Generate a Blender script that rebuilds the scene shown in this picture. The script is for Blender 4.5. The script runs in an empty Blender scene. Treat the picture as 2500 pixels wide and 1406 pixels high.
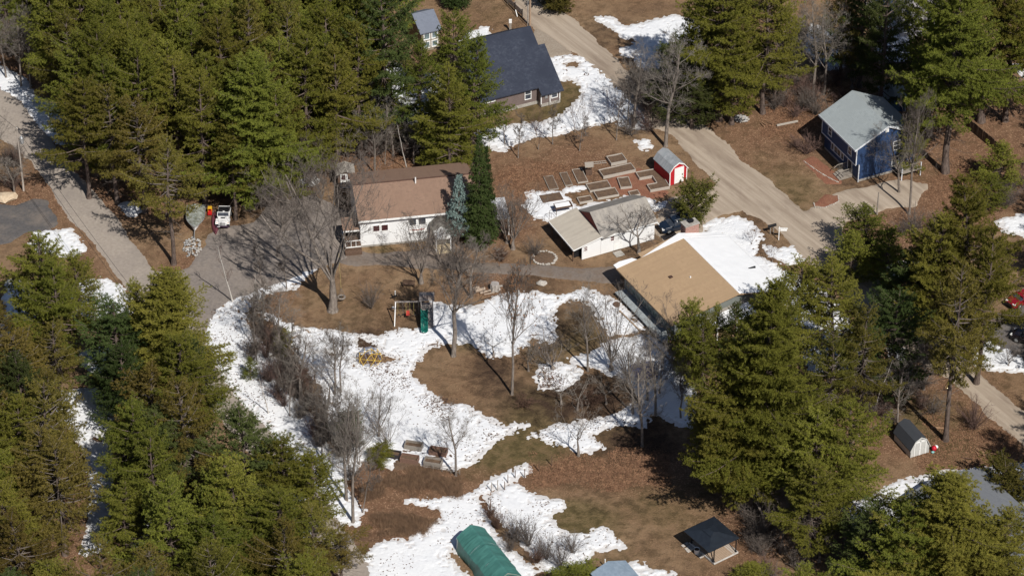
import bpy, math, random
import numpy as np
from mathutils import Vector, Matrix, Quaternion
R_ = math.radians
rnd = random.Random(7)
scene = bpy.context.scene
COL = scene.collection

# ------------------------------------------------------------------ camera
CAM_H, PITCH, FOC = 229.2, R_(36.0), 7800.0
CAM = np.array((0.0, -315.5, CAM_H))
cam_d = bpy.data.cameras.new('camera'); cam = bpy.data.objects.new('camera', cam_d); COL.objects.link(cam)
cam.location = CAM; cam.rotation_euler = (R_(90) - PITCH, 0, 0)
cam_d.sensor_width = 36.0; cam_d.lens = FOC / 2500 * 36.0
cam_d.clip_start = 1.0; cam_d.clip_end = 9000.0
scene.camera = cam

# ------------------------------------------------------------------ light
SUN_AZ, SUN_EL = R_(153.0), R_(47.0)      # clockwise from +Y
sun_vec = Vector((math.sin(SUN_AZ) * math.cos(SUN_EL), math.cos(SUN_AZ) * math.cos(SUN_EL), math.sin(SUN_EL)))
sd = bpy.data.lights.new('sun', 'SUN'); sd.energy = 5.0; sd.angle = R_(0.53); sd.color = (1.0, 0.955, 0.88)
so = bpy.data.objects.new('sun', sd); COL.objects.link(so)
so.rotation_euler = sun_vec.to_track_quat('Z', 'Y').to_euler(); so.location = (0, 0, 120)
world = bpy.data.worlds.new('World'); scene.world = world; world.use_nodes = True
wn = world.node_tree; wn.nodes.clear()
wo = wn.nodes.new('ShaderNodeOutputWorld'); wb = wn.nodes.new('ShaderNodeBackground'); ws = wn.nodes.new('ShaderNodeTexSky')
ws.sky_type = 'NISHITA'; ws.sun_disc = False; ws.sun_elevation = SUN_EL; ws.sun_rotation = SUN_AZ; ws.ozone_density = 3.0
wb.inputs[1].default_value = 0.056
wn.links.new(ws.outputs[0], wb.inputs[0]); wn.links.new(wb.outputs[0], wo.inputs[0])
scene.view_settings.view_transform = 'Standard'; scene.view_settings.look = 'None'
scene.view_settings.gamma = 1.0; scene.view_settings.use_curve_mapping = False
scene.view_settings.exposure = 0.0
scene.render.engine = 'CYCLES'
scene.cycles.max_bounces = 5; scene.cycles.diffuse_bounces = 2; scene.cycles.glossy_bounces = 2
scene.cycles.transparent_max_bounces = 4; scene.cycles.transmission_bounces = 2

# ------------------------------------------------------------------ survey helper: a sighting on the photo -> a place on the ground
cp, sp = math.cos(PITCH), math.sin(PITCH)
def G(px, py, z=0.0):
    dx = px - 1250.0; dy = 703.0 - py
    d = (dx, FOC * cp + dy * sp, -FOC * sp + dy * cp)
    t = (z - CAM_H) / d[2]
    return (CAM[0] + d[0] * t, CAM[1] + d[1] * t)
def GP(pts): return [G(x, y) for x, y in pts]

# ------------------------------------------------------------------ noise
_rg = np.random.RandomState(11)
_T = _rg.rand(256, 256)
def vnoise(x, y):
    xi = np.floor(x).astype(int); yi = np.floor(y).astype(int)
    fx = x - xi; fy = y - yi
    fx = fx * fx * (3 - 2 * fx); fy = fy * fy * (3 - 2 * fy)
    a = _T[xi % 256, yi % 256]; b = _T[(xi + 1) % 256, yi % 256]
    c = _T[xi % 256, (yi + 1) % 256]; d = _T[(xi + 1) % 256, (yi + 1) % 256]
    return (a * (1 - fx) + b * fx) * (1 - fy) + (c * (1 - fx) + d * fx) * fy
def fbm(x, y, sc, o=3, seed=0):
    s = 0; a = 1.0; t = 0
    x = x / sc + seed * 17.3; y = y / sc + seed * 9.1
    for k in range(o):
        s = s + a * (vnoise(x, y) * 2 - 1); t += a; a *= 0.55; x = x * 2.03 + 5.2; y = y * 2.03 + 1.7
    return s / t * 1.6

# ------------------------------------------------------------------ materials
MATS = {}
def nodes_of(name):
    m = bpy.data.materials.new(name); m.use_nodes = True
    nt = m.node_tree; p = nt.nodes['Principled BSDF']
    p.inputs['Specular IOR Level'].default_value = 0.25
    return m, nt, p
def N(nt, t, **kw):
    n = nt.nodes.new(t)
    for k, v in kw.items():
        if k.startswith('i_'): n.inputs[int(k[2:])].default_value = v
        else: setattr(n, k, v)
    return n
def mixc(nt, fac, a, b, bt='MIX'):
    m = nt.nodes.new('ShaderNodeMix'); m.data_type = 'RGBA'; m.blend_type = bt
    for sock, v in ((m.inputs[0], fac), (m.inputs[6], a), (m.inputs[7], b)):
        if hasattr(v, 'is_linked'): nt.links.new(v, sock)
        elif isinstance(v, (int, float)): sock.default_value = v
        else: sock.default_value = (*v, 1)
    return m.outputs[2]
def noise(nt, co, scale, det=3, rough=0.6, lo=0.35, hi=0.65):
    n = N(nt, 'ShaderNodeTexNoise'); n.inputs['Scale'].default_value = scale
    n.inputs['Detail'].default_value = det; n.inputs['Roughness'].default_value = rough
    nt.links.new(co, n.inputs['Vector'])
    mr = N(nt, 'ShaderNodeMapRange'); mr.inputs[1].default_value = lo; mr.inputs[2].default_value = hi
    nt.links.new(n.outputs[0], mr.inputs[0])
    return mr.outputs[0]
def bump(nt, p, h, st, dist=0.05):
    b = N(nt, 'ShaderNodeBump'); b.inputs['Strength'].default_value = st; b.inputs['Distance'].default_value = dist
    nt.links.new(h, b.inputs['Height']); nt.links.new(b.outputs[0], p.inputs['Normal'])
def stretch(nt, co, sx, sy, sz):
    m = N(nt, 'ShaderNodeMapping'); m.inputs['Scale'].default_value = (sx, sy, sz)
    nt.links.new(co, m.inputs[0]); return m.outputs[0]
def mat(name, c1, c2=None, scale=4.0, rough=0.8, st=(1, 1, 1), blot=0.0, blotc=None, bsc=0.5, bs=0.0, metal=0.0, spec=None, world_co=False, det=4):
    """two-tone grain, optional large blotches, optional relief"""
    if name in MATS: return MATS[name]
    m, nt, p = nodes_of(name)
    tc = N(nt, 'ShaderNodeTexCoord')
    if world_co: co = N(nt, 'ShaderNodeNewGeometry').outputs['Position']
    else: co = tc.outputs['Object']
    c2 = c2 or tuple(x * 0.75 for x in c1)
    f = noise(nt, stretch(nt, co, *st), scale, det)
    c = mixc(nt, f, c1, c2)
    if blot > 0:
        g = noise(nt, co, bsc, 5, 0.65, 0.45, 0.7)
        mm = N(nt, 'ShaderNodeMath', operation='MULTIPLY'); nt.links.new(g, mm.inputs[0]); mm.inputs[1].default_value = blot
        c = mixc(nt, mm.outputs[0], c, blotc or tuple(x * 0.5 for x in c1))
    nt.links.new(c, p.inputs['Base Color'])
    p.inputs['Roughness'].default_value = rough; p.inputs['Metallic'].default_value = metal
    if spec is not None: p.inputs['Specular IOR Level'].default_value = spec
    if bs > 0: bump(nt, p, f, bs)
    MATS[name] = m; return m

def mat_siding(name, c, pitch=0.12, dirt=0.25):
    if name in MATS: return MATS[name]
    m, nt, p = nodes_of(name)
    co = N(nt, 'ShaderNodeTexCoord').outputs['Object']
    sx = N(nt, 'ShaderNodeSeparateXYZ'); nt.links.new(co, sx.inputs[0])
    a = N(nt, 'ShaderNodeMath', operation='DIVIDE'); nt.links.new(sx.outputs[2], a.inputs[0]); a.inputs[1].default_value = pitch
    b = N(nt, 'ShaderNodeMath', operation='FRACT'); nt.links.new(a.outputs[0], b.inputs[0])
    g = noise(nt, stretch(nt, co, 1, 1, 0.5), 1.3, 5)
    g2 = noise(nt, stretch(nt, co, 1, 1, 8), 2.0, 3)
    cc = mixc(nt, g, c, tuple(x * (1 - dirt) for x in c)); cc = mixc(nt, g2, cc, tuple(x * (1 - dirt * .6) for x in c))
    nt.links.new(cc, p.inputs['Base Color']); p.inputs['Roughness'].default_value = 0.6
    bump(nt, p, b.outputs[0], 0.8, 0.02)
    MATS[name] = m; return m

def mat_shingle(name, c1, c2, course=0.14, tab=0.3, contrast=1.0, rough=0.9, slope_axis='y', streak=0.0, streakc=(.1, .1, .1)):
    """roof shingles: courses of tabs whose tone differs one from another"""
    if name in MATS: return MATS[name]
    m, nt, p = nodes_of(name)
    co = N(nt, 'ShaderNodeTexCoord').outputs['Object']
    sx = N(nt, 'ShaderNodeSeparateXYZ'); nt.links.new(co, sx.inputs[0])
    cb = N(nt, 'ShaderNodeCombineXYZ')
    ia, ib = (1, 0) if slope_axis == 'y' else (0, 1)
    nt.links.new(sx.outputs[ib], cb.inputs[0]); nt.links.new(sx.outputs[ia], cb.inputs[1])
    br = N(nt, 'ShaderNodeTexBrick'); nt.links.new(cb.outputs[0], br.inputs['Vector'])
    br.inputs['Scale'].default_value = 1.0; br.inputs['Brick Width'].default_value = tab; br.inputs['Row Height'].default_value = course
    br.inputs['Mortar Size'].default_value = 0.008; br.inputs['Color1'].default_value = (*c1, 1); br.inputs['Color2'].default_value = (*c2, 1)
    br.inputs['Mortar'].default_value = (*[x * 0.6 for x in c2], 1); br.inputs['Bias'].default_value = 0.0
    g = noise(nt, co, 2.2, 6, 0.7); c = mixc(nt, g, br.outputs[0], c1)
    g3 = noise(nt, co, 0.35, 3); c = mixc(nt, g3, c, tuple(x * .88 for x in c1))
    if streak:
        g4 = noise(nt, stretch(nt, co, 2.2 if ia else .25, .25 if ia else 2.2, 1), 0.9, 5, .7, .45, .75)
        mm = N(nt, 'ShaderNodeMath', operation='MULTIPLY'); nt.links.new(g4, mm.inputs[0]); mm.inputs[1].default_value = streak
        c = mixc(nt, mm.outputs[0], c, streakc)
    nt.links.new(c, p.inputs['Base Color']); p.inputs['Roughness'].default_value = rough
    bump(nt, p, br.outputs[1], -0.4, 0.02)
    MATS[name] = m; return m

def mat_ground():
    m, nt, p = nodes_of('ground_soil')
    co = N(nt, 'ShaderNodeNewGeometry').outputs['Position']
    at = N(nt, 'ShaderNodeVertexColor', layer_name='zone')
    sx = N(nt, 'ShaderNodeSeparateColor'); nt.links.new(at.outputs[0], sx.inputs[0])
    big = noise(nt, co, 0.09, 5, .6, .38, .62); mid = noise(nt, co, 0.7, 5, .65, .38, .62); fine = noise(nt, co, 5.0, 5, .75, .35, .65); vf = noise(nt, co, 14, 3, .8, .38, .62)
    lawn = mixc(nt, mid, (0.265, 0.165, 0.098), (0.185, 0.112, 0.067)); fl = N(nt, 'ShaderNodeMath', operation='MULTIPLY'); nt.links.new(fine, fl.inputs[0]); fl.inputs[1].default_value = .55; lawn = mixc(nt, fl.outputs[0], lawn, (0.20, 0.13, 0.075))
    lawn = mixc(nt, big, lawn, (0.335, 0.228, 0.138)); pat = noise(nt, co, 0.28, 6, .7, .5, .68); lawn = mixc(nt, pat, lawn, (0.165, 0.105, 0.066))
    # fallen oak leaves
    lit = mixc(nt, fine, (0.285, 0.155, 0.092), (0.125, 0.068, 0.043)); lit = mixc(nt, mid, lit, (0.215, 0.120, 0.074))
    vo = N(nt, 'ShaderNodeTexVoronoi', feature='F1'); vo.inputs['Scale'].default_value = 8.5; nt.links.new(co, vo.inputs['Vector'])
    vs = N(nt, 'ShaderNodeSeparateColor'); nt.links.new(vo.outputs['Color'], vs.inputs[0])
    leaf = N(nt, 'ShaderNodeMath', operation='GREATER_THAN'); nt.links.new(vs.outputs[0], leaf.inputs[0]); leaf.inputs[1].default_value = 0.86
    lit = mixc(nt, leaf.outputs[0], lit, (0.42, 0.26, 0.165))
    leaf2 = N(nt, 'ShaderNodeMath', operation='GREATER_THAN'); nt.links.new(vs.outputs[1], leaf2.inputs[0]); leaf2.inputs[1].default_value = 0.86
    lawn = mixc(nt, leaf2.outputs[0], lawn, (0.30, 0.19, 0.11))
    grn = mixc(nt, fine, (0.130, 0.105, 0.042), (0.215, 0.160, 0.080)); grn = mixc(nt, mid, grn, (0.110, 0.088, 0.038))
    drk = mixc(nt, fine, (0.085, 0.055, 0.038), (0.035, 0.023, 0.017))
    def soft(ch):
        a = N(nt, 'ShaderNodeMath', operation='ADD'); nt.links.new(ch, a.inputs[0]); 
        s = N(nt, 'ShaderNodeMath', operation='MULTIPLY'); nt.links.new(mid, s.inputs[0]); s.inputs[1].default_value = 0.5; nt.links.new(s.outputs[0], a.inputs[1])
        r = N(nt, 'ShaderNodeMapRange'); r.inputs[1].default_value = 0.30; r.inputs[2].default_value = 1.35; nt.links.new(a.outputs[0], r.inputs[0]); return r.outputs[0]
    c = mixc(nt, soft(sx.outputs[0]), lawn, lit)
    c = mixc(nt, soft(sx.outputs[1]), c, grn)
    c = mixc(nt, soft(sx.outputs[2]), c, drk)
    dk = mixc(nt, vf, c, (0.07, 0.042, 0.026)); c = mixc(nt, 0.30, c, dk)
    nt.links.new(c, p.inputs['Base Color']); p.inputs['Roughness'].default_value = 0.95; p.inputs['Specular IOR Level'].default_value = 0.1
    hh = N(nt, 'ShaderNodeMath', operation='ADD'); nt.links.new(fine, hh.inputs[0]); nt.links.new(mid, hh.inputs[1])
    bump(nt, p, hh.outputs[0], 0.7, 0.10)
    return m

def mat_snow():
    m, nt, p = nodes_of('old_snow')
    co = N(nt, 'ShaderNodeNewGeometry').outputs['Position']
    a = noise(nt, co, 2.6, 5, .7, .3, .7); b = noise(nt, co, 0.5, 4, .6, .4, .7); d = noise(nt, co, 5.0, 4, .7, .68, .76)
    c = mixc(nt, a, (0.76, 0.77, 0.795), (0.68, 0.695, 0.73)); c = mixc(nt, b, c, (0.78, 0.79, 0.81))
    c = mixc(nt, d, c, (0.32, 0.25, 0.2))
    sx = N(nt, 'ShaderNodeSeparateXYZ'); nt.links.new(co, sx.inputs[0]); zr = N(nt, 'ShaderNodeMapRange'); nt.links.new(sx.outputs[2], zr.inputs[0])
    zr.inputs[1].default_value = .006; zr.inputs[2].default_value = .019; zr.inputs[3].default_value = .38; zr.inputs[4].default_value = 0.0   # thin melting rim is dirty
    c = mixc(nt, zr.outputs[0], c, (0.40, 0.345, 0.30))
    nt.links.new(c, p.inputs['Base Color']); p.inputs['Roughness'].default_value = 0.7
    bump(nt, p, a, 0.45, 0.07)
    return m

def mat_foliage(name, ca, cb, cc, tr=0.12):
    """needles: tone drifts through the crown, each tree a little different"""
    m = bpy.data.materials.new(name); m.use_nodes = True; nt = m.node_tree; nt.nodes.clear()
    out = N(nt, 'ShaderNodeOutputMaterial')
    co = N(nt, 'ShaderNodeNewGeometry').outputs['Position']
    oi = N(nt, 'ShaderNodeObjectInfo')
    f = noise(nt, co, 0.55, 3); g = noise(nt, co, 3.5, 3)
    c = mixc(nt, f, ca, cb); c = mixc(nt, g, c, cc)
    hs = N(nt, 'ShaderNodeHueSaturation')
    r = N(nt, 'ShaderNodeMapRange'); r.inputs[3].default_value = 0.478; r.inputs[4].default_value = 0.524; nt.links.new(oi.outputs['Random'], r.inputs[0])
    mu = N(nt, 'ShaderNodeMath', operation='MULTIPLY'); nt.links.new(oi.outputs['Random'], mu.inputs[0]); mu.inputs[1].default_value = 7.31
    fr = N(nt, 'ShaderNodeMath', operation='FRACT'); nt.links.new(mu.outputs[0], fr.inputs[0])
    r2 = N(nt, 'ShaderNodeMapRange'); r2.inputs[3].default_value = 0.68; r2.inputs[4].default_value = 1.22; nt.links.new(fr.outputs[0], r2.inputs[0])
    nt.links.new(r.outputs[0], hs.inputs['Hue']); nt.links.new(r2.outputs[0], hs.inputs['Value']); nt.links.new(c, hs.inputs['Color'])
    d = N(nt, 'ShaderNodeBsdfDiffuse'); t = N(nt, 'ShaderNodeBsdfTranslucent'); mx = N(nt, 'ShaderNodeMixShader'); mx.inputs[0].default_value = tr
    nt.links.new(hs.outputs[0], d.inputs[0]); nt.links.new(hs.outputs[0], t.inputs[0])
    nt.links.new(d.outputs[0], mx.inputs[1]); nt.links.new(t.outputs[0], mx.inputs[2]); nt.links.new(mx.outputs[0], out.inputs[0])
    MATS[name] = m; return m

def mat_glass_dark(name='window_glass', c=(0.03, 0.035, 0.045)):
    if name in MATS: return MATS[name]
    m, nt, p = nodes_of(name); co = N(nt, 'ShaderNodeTexCoord').outputs['Object']
    f = noise(nt, co, 1.5, 2); nt.links.new(mixc(nt, f, c, tuple(x * 2.2 for x in c)), p.inputs['Base Color'])
    p.inputs['Roughness'].default_value = 0.12; p.inputs['Specular IOR Level'].default_value = 0.6
    MATS[name] = m; return m

M_GROUND = mat_ground(); M_SNOW = mat_snow()
M_BARK = mat('grey_bark', (0.27, 0.23, 0.20), (0.13, 0.108, 0.092), 6, .95, (1, 1, .25), bs=.5)
M_BARKD = mat('pine_bark', (0.17, 0.13, 0.11), (0.07, 0.05, 0.042), 5, .95, (1, 1, .3), bs=.6)
M_TWIG = mat('bare_twigs', (0.185, 0.155, 0.135), (0.10, 0.082, 0.072), 3, .95)
M_TWIGR = mat('reddish_twigs', (0.185, 0.118, 0.098), (0.105, 0.068, 0.058), 3, .95)
M_TWIGL = mat('pale_twigs', (0.27, 0.24, 0.21), (0.15, 0.13, 0.112), 3, .95)
M_BIRCH = mat('birch_bark', (0.72, 0.68, 0.62), (0.3, 0.27, 0.25), 5, .8, (1, 1, 4))
M_PINE = mat_foliage('white_pine_needles', (0.138, 0.146, 0.022), (0.058, 0.072, 0.014), (0.215, 0.208, 0.042))  # wide tone spread puts sunlit and shaded contrast into the needle colour
M_PINEB = mat_foliage('bluish_pine_needles', (0.060, 0.078, 0.022), (0.037, 0.053, 0.016), (0.084, 0.101, 0.034))
M_PITCH = mat_foliage('pitch_pine_needles', (0.128, 0.112, 0.022), (0.060, 0.056, 0.013), (0.185, 0.155, 0.042))
M_SPRUCE = mat_foliage('spruce_needles', (0.040, 0.070, 0.020), (0.025, 0.048, 0.015), (0.065, 0.090, 0.030), .12)
M_BLUES = mat_foliage('blue_spruce_needles', (0.17, 0.24, 0.22), (0.10, 0.16, 0.15), (0.25, 0.32, 0.29), .1)
M_CEDAR = mat_foliage('cedar_needles', (0.085, 0.085, 0.018), (0.050, 0.058, 0.014), (0.13, 0.11, 0.03), .2)
M_DEADLEAF = mat_foliage('dead_oak_leaves', (0.26, 0.12, 0.07), (0.18, 0.075, 0.05), (0.34, 0.19, 0.11), .3)
M_WHITE = mat('white_paint', (0.84, 0.84, 0.83), (0.76, 0.76, 0.75), 3, .6)
M_WOODG = mat('weathered_wood', (0.36, 0.32, 0.28), (0.20, 0.175, 0.15), 7, .85, (6, 6, 1), bs=.3)
M_WOODB = mat('brown_wood', (0.16, 0.10, 0.07), (0.08, 0.05, 0.036), 6, .9, (1, 1, 3), bs=.3)
M_CONC = mat('concrete', (0.42, 0.40, 0.37), (0.30, 0.28, 0.25), 5, .9, blot=.5, blotc=(.2, .17, .14), bsc=1.5)
M_SOIL = mat('bed_soil', (0.15, 0.10, 0.068), (0.085, 0.055, 0.04), 6, .95, blot=.6, blotc=(.21, .135, .08), bsc=3, bs=.7)
M_BLACK = mat('black_metal', (0.02, 0.02, 0.022), (0.012, 0.012, 0.014), 4, .45)
M_RUBBER = mat('rubber', (0.03, 0.03, 0.03), (0.018, 0.018, 0.018), 6, .8)
M_METAL = mat('galvanised_metal', (0.55, 0.56, 0.57), (0.4, 0.41, 0.42), 6, .4, metal=.6)
M_GLASS = mat_glass_dark()
M_STONE = mat('pale_stone', (0.52, 0.48, 0.43), (0.32, 0.29, 0.26), 5, .9, bs=.4)

# ------------------------------------------------------------------ mesh building
class MB:
    def __init__(s): s.v = []; s.f = []
    def add(s, vs, fs):
        o = len(s.v); s.v += [tuple(p) for p in vs]; s.f += [tuple(i + o for i in f) for f in fs]; return s
    def box(s, x0, x1, y0, y1, z0, z1):
        return s.add([(x0, y0, z0), (x1, y0, z0), (x1, y1, z0), (x0, y1, z0), (x0, y0, z1), (x1, y0, z1), (x1, y1, z1), (x0, y1, z1)],
                     [(0, 3, 2, 1), (4, 5, 6, 7), (0, 1, 5, 4), (1, 2, 6, 5), (2, 3, 7, 6), (3, 0, 4, 7)])
    def cbox(s, c, sz, rz=0.0, tilt=0.0):
        q = Matrix.Rotation(rz, 3, 'Z') @ Matrix.Rotation(tilt, 3, 'Y'); hx, hy, hz = sz[0] / 2, sz[1] / 2, sz[2] / 2
        P = [Vector(c) + q @ Vector((a * hx, b * hy, d * hz)) for d in (-1, 1) for a, b in ((-1, -1), (1, -1), (1, 1), (-1, 1))]
        return s.add(P, [(0, 3, 2, 1), (4, 5, 6, 7), (0, 1, 5, 4), (1, 2, 6, 5), (2, 3, 7, 6), (3, 0, 4, 7)])
    def beam(s, p0, p1, w, h):
        p0, p1 = Vector(p0), Vector(p1); d = (p1 - p0).normalized()
        up = Vector((0, 0, 1)) if abs(d.z) < .95 else Vector((0, 1, 0))
        a = d.cross(up).normalized(); b = a.cross(d).normalized()
        P = [p + a * i * w / 2 + b * j * h / 2 for p in (p0, p1) for i, j in ((-1, -1), (1, -1), (1, 1), (-1, 1))]
        return s.add(P, [(0, 1, 2, 3), (4, 7, 6, 5), (0, 4, 5, 1), (1, 5, 6, 2), (2, 6, 7, 3), (3, 7, 4, 0)])
    def tube(s, pts, rs, n=6, cap=True):
        pts = [Vector(p) for p in pts]; o = len(s.v)
        if isinstance(rs, (int, float)): rs = [rs] * len(pts)
        ref = None
        for i, p in enumerate(pts):
            d = (pts[min(i + 1, len(pts) - 1)] - pts[max(i - 1, 0)])
            d = d.normalized() if d.length > 1e-9 else Vector((0, 0, 1))
            if ref is None: ref = Vector((1, 0, 0)) if abs(d.x) < .8 else Vector((0, 1, 0))
            a = d.cross(ref).normalized(); b = d.cross(a); ref = b.cross(d) if False else ref
            for k in range(n):
                t = 2 * math.pi * k / n; s.v.append(tuple(p + (a * math.cos(t) + b * math.sin(t)) * rs[i]))
        for i in range(len(pts) - 1):
            for k in range(n):
                k2 = (k + 1) % n; s.f.append((o + i * n + k, o + i * n + k2, o + (i + 1) * n + k2, o + (i + 1) * n + k))
        if cap:
            s.f.append(tuple(o + k for k in range(n))[::-1]); s.f.append(tuple(o + (len(pts) - 1) * n + k for k in range(n)))
        return s
    def prism(s, poly, axis, a0, a1):
        """poly in the plane across the axis; x: (y,z)  y: (x,z)  z: (x,y)"""
        def mk(p, a): return (a, p[0], p[1]) if axis == 'x' else ((p[0], a, p[1]) if axis == 'y' else (p[0], p[1], a))
        n = len(poly); vs = [mk(p, a0) for p in poly] + [mk(p, a1) for p in poly]
        return s.add(vs, [tuple(range(n)), tuple(range(n, 2 * n))[::-1]] + [(i, i + n, (i + 1) % n + n, (i + 1) % n) for i in range(n)])
    def slab(s, prof, axis, a0, a1, t):
        """a bent sheet (roof) of thickness t following the profile"""
        for i in range(len(prof) - 1):
            p, q = prof[i], prof[i + 1]
            s.prism([(p[0], p[1]), (q[0], q[1]), (q[0], q[1] - t), (p[0], p[1] - t)], axis, a0, a1)
        return s
    def lathe(s, prof, n=12, c=(0, 0, 0)):
        o = len(s.v)
        for r, z in prof:
            for k in range(n):
                t = 2 * math.pi * k / n; s.v.append((c[0] + r * math.cos(t), c[1] + r * math.sin(t), c[2] + z))
        for i in range(len(prof) - 1):
            for k in range(n):
                k2 = (k + 1) % n; s.f.append((o + i * n + k, o + i * n + k2, o + (i + 1) * n + k2, o + (i + 1) * n + k))
        return s
    def rock(s, c, r, rg, sq=.7, sub=1):
        import bmesh
        bm = bmesh.new(); bmesh.ops.create_icosphere(bm, subdivisions=sub, radius=1.0)
        vs = []
        for v in bm.verts:
            k = 1 + rg.uniform(-.22, .22); vs.append((c[0] + v.co.x * r * k, c[1] + v.co.y * r * k * .9, c[2] + v.co.z * r * k * sq))
        fs = [tuple(x.index for x in f.verts) for f in bm.faces]; bm.free(); return s.add(vs, fs)
    def mesh(s, name, m=None, smooth=False):
        me = bpy.data.meshes.new(name); me.from_pydata(s.v, [], s.f); 
        if m: me.materials.append(m)
        if smooth: me.shade_smooth()
        me.update(); 
        return me
    def build(s, name, m, parent=None, loc=(0, 0, 0), rz=0.0, smooth=False, bevel=0.0, fix=True):
        me = s.mesh(name, m, smooth)
        if fix:
            import bmesh
            bm = bmesh.new(); bm.from_mesh(me); bmesh.ops.recalc_face_normals(bm, faces=bm.faces); bm.to_mesh(me); bm.free()
        o = link(name, me, parent, loc, rz)
        if bevel > 0:
            b = o.modifiers.new('bevel', 'BEVEL'); b.width = bevel; b.segments = 2; b.limit_method = 'ANGLE'
        return o
def link(name, me, parent=None, loc=(0, 0, 0), rz=0.0, sc=None):
    o = bpy.data.objects.new(name, me); COL.objects.link(o); o.location = loc; o.rotation_euler = (0, 0, rz)
    if sc is not None: o.scale = sc
    if parent is not None: o.parent = parent
    return o
def thing(name, label, cat, loc=(0, 0, 0), rz=0.0, group=None):
    o = bpy.data.objects.new(name, None); COL.objects.link(o); o.empty_display_size = .5
    o.location = (loc[0], loc[1], loc[2] if len(loc) > 2 else 0.0); o.rotation_euler = (0, 0, rz)
    return tag(o, label, cat, group)
def tag(o, label=None, cat=None, group=None, kind=None):
    if label: o['label'] = label
    if cat: o['category'] = cat
    if group: o['group'] = group
    if kind: o['kind'] = kind
    return o
def copy_tree(o, parent=None):
    c = o.copy(); COL.objects.link(c); c.parent = parent
    for ch in o.children: copy_tree(ch, c)
    return c
def np_mesh(name, V, F, m):
    """V (n,3), F (k,3|4) arrays -> mesh"""
    me = bpy.data.meshes.new(name); V = np.asarray(V, np.float32); F = np.asarray(F, np.int32); k = F.shape[1]
    me.vertices.add(len(V)); me.vertices.foreach_set('co', V.ravel())
    me.loops.add(F.size); me.loops.foreach_set('vertex_index', F.ravel())
    me.polygons.add(len(F)); me.polygons.foreach_set('loop_start', np.arange(0, F.size, k, dtype=np.int32))
    me.polygons.foreach_set('loop_total', np.full(len(F), k, np.int32))
    if m: me.materials.append(m)
    me.update(calc_edges=True); return me
# ================================================================== THE GROUND
def blob(X, Y, px, py, r, s, out, fall=1.0):
    cx, cy = G(px, py); d = np.sqrt((X - cx) ** 2 + (Y - cy) ** 2)
    out += s * np.clip(1.3 - d / r, 0, 1)
def sdist(poly, X, Y):
    P = np.array(poly); n = len(P); d2 = np.full(X.shape, 1e12); inside = np.zeros(X.shape, bool)
    for i in range(n):
        ax, ay = P[i]; bx, by = P[(i + 1) % n]; ex, ey = bx - ax, by - ay
        t = np.clip(((X - ax) * ex + (Y - ay) * ey) / (ex * ex + ey * ey + 1e-12), 0, 1)
        d2 = np.minimum(d2, (X - ax - t * ex) ** 2 + (Y - ay - t * ey) ** 2)
        c = ((ay > Y) != (by > Y)) & (X < (bx - ax) * (Y - ay) / (by - ay + 1e-12) + ax); inside ^= c
    return np.where(inside, 1, -1) * np.sqrt(d2)

xs = np.concatenate([[-4000, -1500, -600, -250, -130], np.arange(-95, 95.01, .8), [130, 250, 600, 1500, 4000]])
ys = np.concatenate([[-1500, -500, -150, -90], np.arange(-70, 90.01, .8), [120, 180, 350, 900, 2500, 6000]])
GX, GY = np.meshgrid(xs, ys, indexing='ij')
lit = np.zeros(GX.shape); grn = np.zeros(GX.shape); drk = np.zeros(GX.shape)
for a in [(60, 120, 9, 1), (230, 470, 8, 1), (130, 200, 9, 1), (60, 420, 7, .9), (60, 490, 5, 1), (330, 480, 6, .9), (450, 640, 3.5, 1), (520, 530, 5, .9), (180, 640, 7, .8), (760, 380, 9, .7), (950, 370, 10, .9),
          (1010, 400, 7, .9), (1120, 400, 7, .8), (1320, 400, 9, .6), (1400, 430, 9, .45), (1450, 380, 7, .5), (2000, 250, 11, .9), (1900, 300, 11, .8), (1870, 380, 8, .5), (2350, 420, 13, 1), (2420, 350, 12, .9), (2300, 520, 8, .9),
          (2420, 260, 10, .7), (2230, 600, 7, .8), (2330, 1000, 9, 1), (2250, 1030, 8, .8), (2380, 1100, 10, .8), (2470, 1130, 8, .6), (1480, 1120, 7, .9), (1590, 1120, 7, 1), (1650, 1180, 6, .9), (1400, 1130, 6, .7), (1300, 1150, 6, .7),
          (1800, 1280, 6, 1), (1840, 1330, 6, 1), (1000, 1180, 8, .75), (1060, 1170, 8, .8), (950, 1270, 7, .8), (1030, 1290, 4, .8), (900, 1200, 7, .8), (1180, 690, 5, .9), (1240, 690, 4, .9), (1240, 560, 5, .9), (1200, 500, 8, .8),
          (680, 700, 4, .8), (640, 760, 5, .6), (380, 1380, 8, 1), (100, 1350, 10, .8), (240, 1080, 5, 1), (2150, 560, 6, .6), (1540, 440, 6, .7), (1640, 640, 3, .4), (100, 1250, 9, .6), (1230, 1180, 4, .8), (1200, 1210, 3, .9), (2180, 700, 9, .6), (2100, 800, 10, .6), (2000, 1000, 12, .7), (1470, 560, 3, .4), (1550, 760, 5, .4)]:
    blob(GX, GY, *a, lit)
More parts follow.
